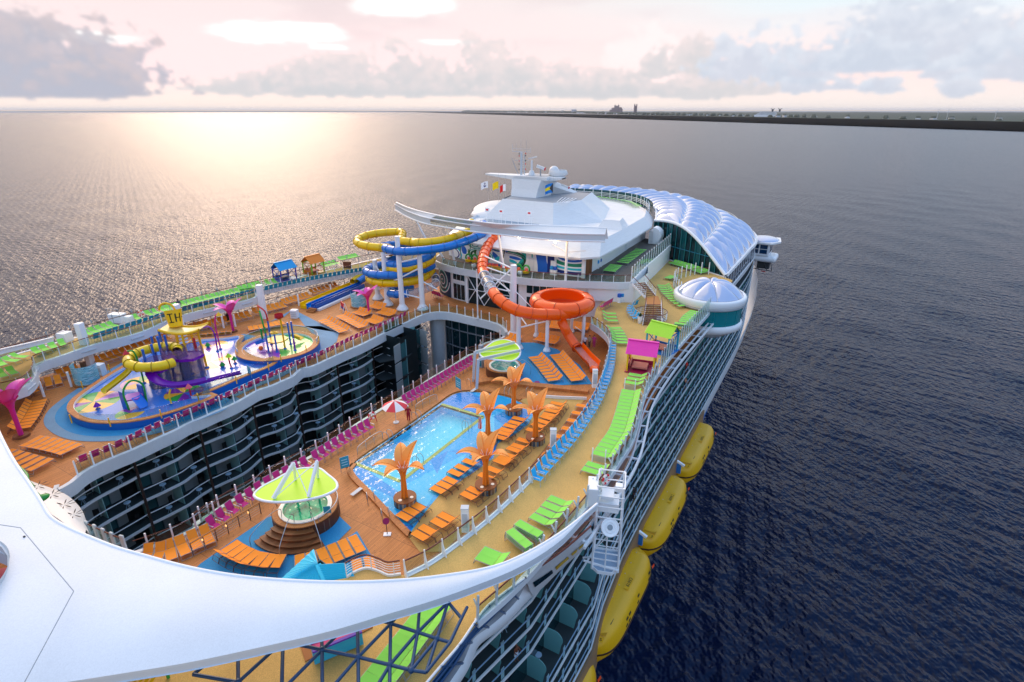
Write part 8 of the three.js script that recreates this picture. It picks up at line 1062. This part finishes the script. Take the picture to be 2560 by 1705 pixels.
const gk = thing('green_booth', 'lime and yellow booth roof peeping out at the canopy foot', 'booth'), gc = [19.3, 44, -8.51]; mesh('roof', [box(3.2, 0.1, 1.6, gc[0], D16 + 1.9, gc[2], 0.5, 0, 0.25)], std(0x7ac01c, 0.5), gk); for (let i = 0; i < 8; i++) mesh('yellow_slat', beam([gc[0] - 1.2 + i * 0.3, D16 + 1.6, gc[2] + 0.8], [gc[0] - 1.2 + i * 0.3, D16 + 0.6, gc[2] + 2.2], 0.16, 0.05), M.yellow, gk); mesh('post', box(0.12, 1.8, 0.12, gc[0], D16 + 0.9, gc[2]), M.green, gk);
// dark glazed side of the near structure
const gs = thing('side_glazing', 'dark blue glazed side panel between the sand deck and the near balconies', 'glazing'), u1 = cr([[30.56, 44.2, -14.19], [30.62, 44.2, -15.43], [30.72, 44.2, -17.22], [30.62, 44.2, -19.06], [30.65, 44.2, -20.1], [30.96, 44.2, -21.36], [31.43, 44.2, -22.91]], 30), d1 = cr([[29.81, 40.6, -17.22], [29.72, 40.6, -18.76], [29.39, 40.6, -20.4], [29.71, 40.6, -21.52], [30, 40.6, -22.71], [30.17, 40.6, -24.19], [30.01, 40.6, -25.74]], 30); const lv = [0, 0.12, 0.3, 0.55, 1].map((v) => u1.map((p, i) => p.map((q, k) => lerp(q, d1[i][k], v))));
const gpan = new THREE.MeshPhysicalMaterial({ color: 0x0f2f4a, roughness: 0.07, side: THREE.DoubleSide }); for (let k = 0; k < 4; k++) for (let i = 0; i < 30; i += 5) { const o = 0.05 * k; mesh('glass_panel', loft([lv[k].slice(i, i + 6), lv[k + 1].slice(i, i + 6)]), k === 0 ? std(0x1b3350, 0.4) : gpan, gs); } mesh('edge_rail', tube(u1, 0.07, 6, false, 50), M.whitePaint, gs); for (const k of [1, 2, 3]) mesh('blue_bar', tube(lv[k].map((p) => [p[0] + 0.06, p[1] + 0.06, p[2]]), 0.09, 6, false, 50), std(0x1a4a78, 0.35), gs); for (let i = 0; i <= 30; i += 5) mesh('frame_bar', tube(lv.map((r) => [r[i][0] + 0.05, r[i][1] + 0.05, r[i][2]]), 0.07, 6), std(0x1a4a78, 0.35), gs);
const ck = [[[31.11, 43.5, -23.5], [31.65, 43.5, -25.14], [32.21, 43.5, -27.07], [32.78, 43.5, -29.81]], [[30.66, 42, -24.61], [31.36, 42, -26.25], [31.92, 42, -28.35], [32.53, 42, -30.9]], [[30.56, 40.6, -25.28], [31.04, 40.6, -27.03], [31.41, 40.6, -28.82], [32.17, 40.6, -32.36]], [[30.24, 39, -26.38], [30.52, 39, -27.88], [30.78, 39, -29.51], [31.77, 39, -34.12]]].map((l) => cr(l, 20)); mesh('hull_cheek', loft(ck), M.hullWhite, gs);
for (const [a, b2] of [[1, 6], [7, 11], [12, 16]]) { const o = (r, v) => ck[1].slice(a, b2 + 1).map((p, i) => [lerp(p[0], ck[2][a + i][0], v) + 0.08, lerp(p[1], ck[2][a + i][1], v) + 0.08, lerp(p[2], ck[2][a + i][2], v)]); mesh('slot_window', loft([o(0, 0.35), o(0, 0.95)]), M.glassDark, gs); }
mesh('cheek_handrail', tube(ck[0].map((p) => [p[0], p[1] + 0.12, p[2]]), 0.07, 6, false, 40), M.handrail, gs);
mesh('hull_cheek', loft([d1, d1.map((p) => [p[0] + 0.35, p[1] - 0.4, p[2]]), cr([[28.99, 38.2, -18.73], [29.01, 38.2, -20.11], [28.71, 38.2, -21.69], [29.13, 38.2, -23.97], [29.49, 38.2, -25.53], [29.86, 38.2, -27.11], [29.93, 38.2, -28.71]], 30)]), M.hullWhite, gs);
// lattice shell, green lizard pipe and stout fins at the near end of the opening
const sh = thing('perforated_shell', 'white curved shell pierced by star shaped slots at the near end of the opening', 'shell'), o1 = cr([[-10.93, 42.3, -13.23], [-8.57, 42.3, -13.46], [-6.23, 42.3, -13.82], [-4.27, 42.3, -13.98], [-2.16, 42.3, -13.8], [-0.65, 42.3, -13.49], [0.55, 42.3, -13.05], [1.99, 42.3, -12.63]], 40), o2 = cr([[-7.54, 43.6, -12.16], [-5.46, 43.6, -12.08], [-3.4, 43.6, -11.9], [-1.23, 43.6, -11.71], [0.42, 43.6, -11.7], [2.01, 43.6, -11.7], [3.04, 43.6, -11.78], [3.7, 43.6, -11.89]], 40); mesh('shell', loft([o2, o1.map((p, i) => [lerp(o2[i][0], p[0], 0.5), lerp(o2[i][1], p[1], 0.5) + 0.35, lerp(o2[i][2], p[2], 0.5)]), o1, o1.map((p) => [p[0], p[1] - 1.6, p[2]])]), std(0xf2efe9, 0.5), sh);
const petal = (() => { const s = new THREE.Shape(); s.moveTo(0.12, 0); s.quadraticCurveTo(0.45, 0.085, 0.8, 0); s.quadraticCurveTo(0.45, -0.085, 0.12, 0); return new THREE.ShapeGeometry(s, 6).rotateX(-Math.PI / 2); })(); for (const [i, v] of [[5, 0.55], [12, 0.5], [19, 0.5], [26, 0.5], [32, 0.5]]) for (let k = 0; k < 8; k++) { const p = [0, 1, 2].map((q) => lerp(o2[i][q], o1[i][q], v)); const m = mesh('slot', petal, std(0x3a302c, 0.7), sh); m.position.set(p[0], p[1] + 0.42, p[2]); m.rotation.set(0, k * Math.PI / 4 + 0.2, 0); }
const lz = thing('green_pipe', 'wavy green pipe sculpture climbing the canopy edge beside the shell', 'sculpture'), zp = [[-5.97, 46.6, -11.9], [-4.09, 46.6, -11.68], [-2.85, 46.6, -11.61], [-1.75, 46.6, -11.48], [-0.92, 46.6, -11.22], [-0.1, 46.6, -11.12], [0.75, 46.6, -10.91], [1.57, 46.6, -10.84], [2.11, 46.6, -10.82]]; mesh('body', tube(zp, 0.13, 8, false, 60), M.green, lz); mesh('head', new THREE.SphereGeometry(0.3, 14, 10).scale(1, 0.7, 1.5).translate(...zp[8]), M.green, lz); for (const k of [2, 4, 6]) mesh('leg', bar(zp[k], [zp[k][0] + 0.35, zp[k][1], zp[k][2] + 0.25], 0.06), M.green, lz);
railing('near_fin_railing', 'stout pale fins with dark handrail closing the near end of the opening', cr([[4.53, 41.3, -13.5], [3.94, 41.3, -13.35], [2.71, 41.3, -13.21], [1.32, 41.3, -13.07], [-0.11, 41.3, -12.91], [-1.5, 41.3, -12.8], [-2.79, 41.3, -12.77]], 24), { step: 0.95, h: 1.1, post: std(0xd5dcdc, 0.5), postG: rbox(0.16, 1.35, 0.36, 0.07, 0, 0.66, 0) });
}
// ---------- land, islet, distant town ----------
{
const shore = [[-19275.56, 0, -27735.23], [-12905.72, 0, -22072.67], [-8405.39, 0, -17849.98], [-5154.04, 0, -13048.64], [-3596.33, 0, -10962.58], [-2164.91, 0, -9268.49], [-921.24, 0, -7551.53], [-400.75, 0, -6510.42], [-34.43, 0, -6206.2], [233.79, 0, -5918.02], [522.03, 0, -5362.02], [866.72, 0, -4837.77], [1099.35, 0, -4369.66], [1290.68, 0, -3936.62]], back = [18, 6, 3, 1.5];
const far = shore.map((p) => { const dx = p[0] - 44, L = Math.hypot(dx, p[2]), s = Math.max(1.6, 26000 / L); return [44 + dx * s, 0, p[2] * s]; }), lp = (v, h) => { const a = cr(shore, 160, 0), b = cr(far, 160, 0); return a.map((p, i) => { const x = lerp(p[0], b[i][0], v), z = lerp(p[2], b[i][2], v); return [x, h * (0.5 + fbm(x * 0.004, z * 0.004, 4)), z]; }); };
struct('land', loft([lp(0, 0).map((p) => [p[0], -1, p[2]]), lp(0.002, 3), lp(0.02, 9), lp(0.08, 16), lp(0.25, 26), lp(0.6, 34), lp(1, 20)]), std(0x2a3a2c, 0.95), 'low dark wooded land along the right horizon');
const isl = [[133427.24, 0, 131209.64], [-183522.52, 0, -193647.38], [-37644.01, 0, -42549.43], [-21184.22, 0, -26615.45]]; struct('islet', loft([isl.map((p) => [p[0], -1, p[2]]), isl.map((p, i) => [p[0] * 1.0, 10 + 6 * (i % 2), p[2] * 1.02]), isl.map((p) => [p[0], -1, p[2] * 1.05])]), std(0x33402f, 0.95), 'thin dark islet on the horizon');
const is2 = [[-66549.51, 0, -96682.52], [-21504.25, 0, -33777.81], [-12907.28, 0, -22071.75], [-11839.96, 0, -21014.1]]; struct('islet', loft([is2.map((p) => [p[0], -1, p[2]]), is2.map((p, i) => [p[0], 14, p[2] * 1.02]), is2.map((p) => [p[0], -1, p[2] * 1.05])]), std(0x33402f, 0.95), 'second thin islet left of the twin towered hotel');
const R = rng(99), hs = [], tr = [], C = cr(shore, 160, 0); for (let i = 0; i < 620; i++) { const k = 36 + Math.floor(R() * 120), p = C[k], s = 1.004 + R() * R() * 0.3, d = Math.hypot(p[0] - 44, p[2]) / 4000, w2 = (8 + R() * 22) * d; hs.push(box(w2, (4 + R() * 7) * d, w2 * (0.5 + R() * 0.5), 44 + (p[0] - 44) * s, 6 + R() * 6, p[2] * s, R() * 3)); }
for (let i = 0; i < 2600; i++) { const p = C[Math.floor(R() * 160)], s = 1.002 + R() * R() * 0.5, d = Math.hypot(p[0] - 44, p[2]) / 4000, r = (5 + R() * 8) * d; const g = new THREE.IcosahedronGeometry(r, 0); g.scale(1.6, 0.7 + R() * 0.4, 1.6).translate(44 + (p[0] - 44) * s, 5 + R() * 5, p[2] * s); tr.push(g); }
tag(mesh('distant_town', hs, std(0xc9ccd2, 0.7)), 'scattered pale houses along the far shore', null, null, 'stuff'); tag(mesh('distant_trees', tr, std(0x24331f, 0.9)), 'dark tree cover along the far shore', null, null, 'stuff');
const hb = [-6708.17, 0, -17836.88], dist = Math.hypot(hb[0] - 44, hb[2]), u = dist / 1535 * 1.0, ang = Math.atan2(hb[0] - 44, -hb[2]); const px = (v) => v / 1.84 * u;
const ht = thing('resort_hotel', 'massive stepped twin tower hotel with small spires on the horizon', 'hotel', [hb[0], 0, hb[2]], -ang), hm = std(0x8a6f72, 0.8); for (const [x, w2, h] of [[0, 20, 30], [-16, 14, 22], [16, 14, 24], [-27, 10, 13], [-8, 6, 33], [8, 6, 34], [24, 6, 17]]) { const b2 = mesh('tower', box(px(w2), px(h), px(10), px(x), px(h) / 2, 0), hm, ht); mesh('spire', new THREE.ConeGeometry(px(2.4), px(4), 4).translate(px(x), px(h + 2), 0), hm, b2); }
const tw = [-5271.65, 0, -15401.72], t2 = thing('tower_block', 'slim twin topped tower block right of the big hotel', 'tower', [tw[0], 0, tw[2]], -ang); mesh('shaft', box(px(12), px(28), px(8), 0, px(14), 0), hm, t2); for (const s of [-1, 1]) mesh('turret', box(px(4), px(6), px(5), s * px(4), px(31), 0), hm, t2); mesh('window_band', box(px(3), px(22), px(8.4), 0, px(14), 0), std(0x4a4046, 0.7), t2);
for (const [x, w2, h, l] of [[285, 22, 12, 'wide pale block far left of the hotel'], [233, 14, 9, 'small pale block leftmost on the shore']]) { const p = TOWN[x], b2 = thing('pale_block', l, 'building', [p[0], 0, p[2]], -ang); mesh('wall', box(px(w2), px(h), px(8), 0, px(h) / 2 + px(2), 0), std(0xb9b6bd, 0.8), b2); mesh('roof', box(px(w2 + 1), px(1), px(9), 0, px(h + 2.5), 0), M.grey, b2); }
const sp = [-1021.3, 0, -7770.82], su = Math.hypot(sp[0] - 44, sp[2]) / 1535 / 1.84, s3 = thing('distant_cruise_ship', 'distant white cruise ship with a winged dark funnel in the harbour', 'ship', [sp[0], 0, sp[2]], -Math.atan2(sp[0] - 44, -sp[2])), q = (v) => v * su; mesh('hull', toFlat(loft([[[-q(48), 0, 0], [q(46), 0, 0]], [[-q(52), q(9), 0], [q(48), q(9), 0]], [[-q(52), q(9), -q(10)], [q(48), q(9), -q(10)]]])), M.whitePaint, s3); for (let k = 0; k < 4; k++) { mesh('deck', box(q(84 - k * 8), q(3), q(9), q(-2 + k * 2), q(10.5 + k * 3.1), -q(5)), M.whitePaint, s3); mesh('window_row', box(q(80 - k * 8), q(0.9), q(9.3), q(-2 + k * 2), q(10.5 + k * 3.1), -q(5)), M.darkGrey, s3); } for (const x of [20, 48]) { mesh('funnel', toFlat(loft([[[q(x - 3), q(21), -q(4)], [q(x + 3), q(21), -q(4)]], [[q(x - 4), q(30), -q(4)], [q(x + 4), q(30), -q(4)]]])), M.darkGrey, s3); mesh('funnel_wing', [beam([q(x - 8), q(34), -q(4)], [q(x), q(30), -q(4)], q(3), q(2)), beam([q(x + 8), q(34), -q(4)], [q(x), q(30), -q(4)], q(3), q(2))], std(0x2a2030, 0.6), s3); }
for (const [k, l] of [[1950, 'tall harbour crane at the right shore'], [1995, 'second harbour crane right of the tall one'], [2215, 'farthest right slim harbour crane']]) { const p = TOWN[k], cu = Math.hypot(p[0] - 44, p[2]) / 1535 / 1.84, c2 = thing('harbour_crane', l, 'crane', p, 0.6); mesh('leg', bar([0, 0, 0], [0, cu * 40, 0], cu * 0.8, 6), M.lightGrey, c2); mesh('jib', bar([-cu * 4, cu * 28, 0], [cu * 6, cu * 46, 0], cu * 0.6, 5), M.lightGrey, c2); mesh('base', box(cu * 10, cu * 6, cu * 6, 0, cu * 3, 0), M.grey, c2); }
const br = [[222.22, 0, -5776.43], [508.07, 0, -5199.84], [845.75, 0, -4711.63]]; struct('breakwater', strip(br, -6, 6, -1, 3.5), std(0x4a4a4a, 0.9), 'thin dark breakwater in front of the town');
}
// ---------- people ----------
{
const smin = (a, b, k) => { const h = clamp(0.5 + 0.5 * (b - a) / k); return lerp(b, a, h) - k * h * (1 - h); };
const cap = (p, [a, b, ra, rb]) => { const bx = b[0] - a[0], by = b[1] - a[1], bz = b[2] - a[2], px = p[0] - a[0], py = p[1] - a[1], pz = p[2] - a[2], t = clamp((px * bx + py * by + pz * bz) / (bx * bx + by * by + bz * bz + 1e-9)); return Math.hypot(px - bx * t, py - by * t, pz - bz * t) - lerp(ra, rb, t); };
const dm = new THREE.MeshBasicMaterial();
function field(bones, c, half, n, k) { const mc = new MarchingCubes(n, dm, false, false, 90000); mc.isolation = 0; for (let z = 0; z < n; z++) for (let y = 0; y < n; y++) for (let x = 0; x < n; x++) { const p = [c[0] + (x / n * 2 - 1) * half, c[1] + (y / n * 2 - 1) * half, c[2] + (z / n * 2 - 1) * half]; let d = 9; for (const b of bones) d = smin(d, cap(p, b), b[4] || k); mc.field[x + y * n + z * n * n] = -d; } mc.update(); const m = mc.count, g = new THREE.BufferGeometry(); g.setAttribute('position', new THREE.BufferAttribute(mc.positionArray.slice(0, m * 3), 3)); g.setAttribute('normal', new THREE.BufferAttribute(mc.normalArray.slice(0, m * 3), 3)); g.scale(half, half, half).translate(...c); g.deleteAttribute('normal'); g.computeVertexNormals(); return g; }
const hand = (w, s) => { const o = []; for (let i = 0; i < 4; i++) { const z = w[2] - 0.03 + i * 0.02, l = [0.055, 0.065, 0.07, 0.06][i]; o.push([[w[0], w[1] - 0.06, z], [w[0] - s * 0.008, w[1] - 0.06 - l * 0.6, z], 0.009, 0.0085, 0.006], [[w[0] - s * 0.008, w[1] - 0.06 - l * 0.6, z], [w[0] - s * 0.025, w[1] - 0.065 - l, z], 0.0085, 0.007, 0.006]); } o.push([[w[0], w[1] + 0.02, w[2]], [w[0], w[1] - 0.06, w[2]], 0.026, 0.034, 0.02], [[w[0], w[1] - 0.02, w[2] + 0.02], [w[0] - s * 0.02, w[1] - 0.06, w[2] + 0.055], 0.011, 0.009, 0.008]); return o; };
function bodyOf(pose) {
const A = pose === 'lean' ? { el: [0.27, 1.12, 0.12], wr: [0.2, 1.06, 0.36] } : { el: [0.29, 1.12, -0.03], wr: [0.3, 0.87, 0.06] }, st = pose === 'walk' ? 0.16 : 0.03, B = [];
B.push([[0, 0.98, 0], [0, 1.2, 0.01], 0.135, 0.125], [[0, 1.2, 0.01], [0, 1.38, 0], 0.13, 0.13], [[-0.11, 1.4, 0], [0.11, 1.4, 0], 0.085, 0.085], [[0, 1.44, 0], [0, 1.54, 0.01], 0.06, 0.055, 0.03]);
for (const s of [-1, 1]) { B.push([[s * 0.19, 1.39, 0], [s * A.el[0], A.el[1], A.el[2]], 0.055, 0.042], [[s * A.el[0], A.el[1], A.el[2]], [s * A.wr[0], A.wr[1], A.wr[2]], 0.042, 0.029], [[s * 0.09, 0.95, 0], [s * 0.1, 0.5, s * st], 0.088, 0.058], [[s * 0.1, 0.5, s * st], [s * 0.1, 0.09, s * st * 1.3 - 0.03], 0.056, 0.036], [[s * 0.1, 0.05, s * st * 1.3 - 0.04], [s * 0.12, 0.035, s * st * 1.3 + 0.14], 0.038, 0.03, 0.02]); B.push(...hand([s * A.wr[0], A.wr[1] - 0.02, A.wr[2]], s)); }
const body = field(B.map((b) => b), [0, 0.88, 0.05], 0.92, 76, 0.035);
const H = [[[0, 1.64, 0.0], [0, 1.7, -0.015], 0.078, 0.09, 0.03], [[0, 1.575, 0.035], [0, 1.62, 0.02], 0.05, 0.066, 0.03], [[0, 1.54, 0.0], [0, 1.6, 0.0], 0.055, 0.055, 0.03], [[0, 1.655, 0.085], [0, 1.625, 0.105], 0.011, 0.015, 0.012], [[-0.02, 1.592, 0.082], [0.02, 1.592, 0.082], 0.009, 0.009, 0.008], [[-0.085, 1.66, -0.005], [-0.088, 1.62, 0], 0.013, 0.012, 0.01], [[0.085, 1.66, -0.005], [0.088, 1.62, 0], 0.013, 0.012, 0.01]];
const head = field(H, [0, 1.65, 0.01], 0.16, 48, 0.02);
const all = mergeGeometries([body, head].map((g) => { const q = g; q.setAttribute('uv', new THREE.BufferAttribute(new Float32Array(q.attributes.position.count * 2), 2)); return q; }));
const hair = field([[[0, 1.69, -0.03], [0, 1.725, -0.02], 0.092, 0.09], [[0, 1.64, -0.06], [0, 1.69, -0.05], 0.07, 0.08]], [0, 1.69, -0.03], 0.15, 28, 0.02), eyes = [-1, 1].map((s) => new THREE.SphereGeometry(0.011, 8, 6).translate(s * 0.032, 1.65, 0.079));
const gr = (b, d) => b.map((q) => [q[0], q[1], q[2] + d, q[3] + d, q[4]]);
const shirt = field([...gr(B.slice(0, 3), 0.014), ...[-1, 1].map((s) => [[s * 0.19, 1.39, 0], [s * lerp(0.19, A.el[0], 0.75), lerp(1.39, A.el[1], 0.75), A.el[2] * 0.7], 0.072, 0.058])], [0, 1.18, 0], 0.42, 40, 0.03), legs = [-1, 1].flatMap((s) => [[[s * 0.09, 0.97, 0], [s * 0.1, 0.5, s * st], 0.104, 0.076], [[s * 0.1, 0.5, s * st], [s * 0.1, 0.14, s * st * 1.3 - 0.03], 0.074, 0.056]]), trousers = field([[[0, 0.96, 0], [0, 1.03, 0], 0.148, 0.14], ...legs], [0, 0.58, 0], 0.58, 44, 0.03), shorts = field([[[0, 0.96, 0], [0, 1.03, 0], 0.148, 0.14], ...[-1, 1].map((s) => [[s * 0.09, 0.97, 0], [s * 0.1, 0.6, s * st * 0.8], 0.106, 0.092])], [0, 0.78, 0], 0.36, 36, 0.03);
return { all, hair, eyes, shirt, trousers, shorts };
}
const poses = { stand: bodyOf('stand'), lean: bodyOf('lean') };
const skinL = std(0xc58a6a, 0.6), skinD = std(0x6b3a22, 0.6), hairD = std(0x1c1410, 0.8);
function person(label, p, turn, pose, skin, shirtC, legC, o = {}) { const t = thing('person', label, 'person', p, turn), b = poses[pose]; mesh('body', b.all, skin, t); if (!o.bald) mesh('hair', b.hair, o.hat || hairD, t); mesh('eyes', b.eyes, M.blackish, t); if (shirtC !== null) mesh('shirt', b.shirt, std(shirtC, 0.8), t); mesh(o.shorts ? 'shorts' : 'trousers', o.shorts ? b.shorts : b.trousers, std(legC, 0.8), t); return t; }
person('person in a red suit and white cap standing at the pool edge', [10.07, 41.3, -37.52], 0.6, 'stand', skinL, 0xa81428, 0xa81428, { hat: M.whitePaint });
person('person in a grey top standing at the far upper railing', [-34.22, 44, -41.54], -2.4, 'stand', skinD, 0x5a5560, 0x6a6060);
person('person in dark clothes standing by the second magenta palm', [-31.06, 41.3, -46.31], 2.0, 'stand', skinD, 0x2a1410, 0x2a1a14);
person('person in a white top, left of three below the orange chute', [17.54, 41.3, -63.78], 0.4, 'stand', skinL, 0xe8e4ee, 0x3a2a3a, { shorts: true }); person('person in a khaki top, middle of three below the orange chute', [18.05, 41.3, -64.08], -0.2, 'stand', skinL, 0xb09a78, 0x5a4a3a); person('person in a pink top, right of three below the orange chute', [18.52, 41.3, -64.53], 0.3, 'stand', skinL, 0xd0408a, 0xc83a80);
const bal = (P, y) => [P[0], y + 0.02, P[2]];
person('bare chested person in white shorts on the near balcony', bal([27.88, 30.9, -28.14], 29.4), 1.3, 'lean', skinD, null, 0xdfe6f0, { shorts: true, bald: true });
person('person in a bright red shirt on the top balcony row', bal([27.88, 36.2, -77.14], 34.9), 1.5, 'lean', skinL, 0xe02018, 0x8a2a20); person('bare chested person on the balcony below the red shirt', bal([27.93, 33.4, -77.5], 32.15), 1.5, 'lean', skinL, null, 0x2a2a3a, { shorts: true });
person('person in dark clothes seated back on the balcony behind the gantry', bal([29.11, 30.8, -52.2], 29.4), 1.4, 'lean', skinD, 0x1e1418, 0x1e1a20);
}

scene.fog = new THREE.FogExp2(new THREE.Color(0.9, 0.93, 1), 0.000014);

placeMass();
renderer.render(scene, camera);
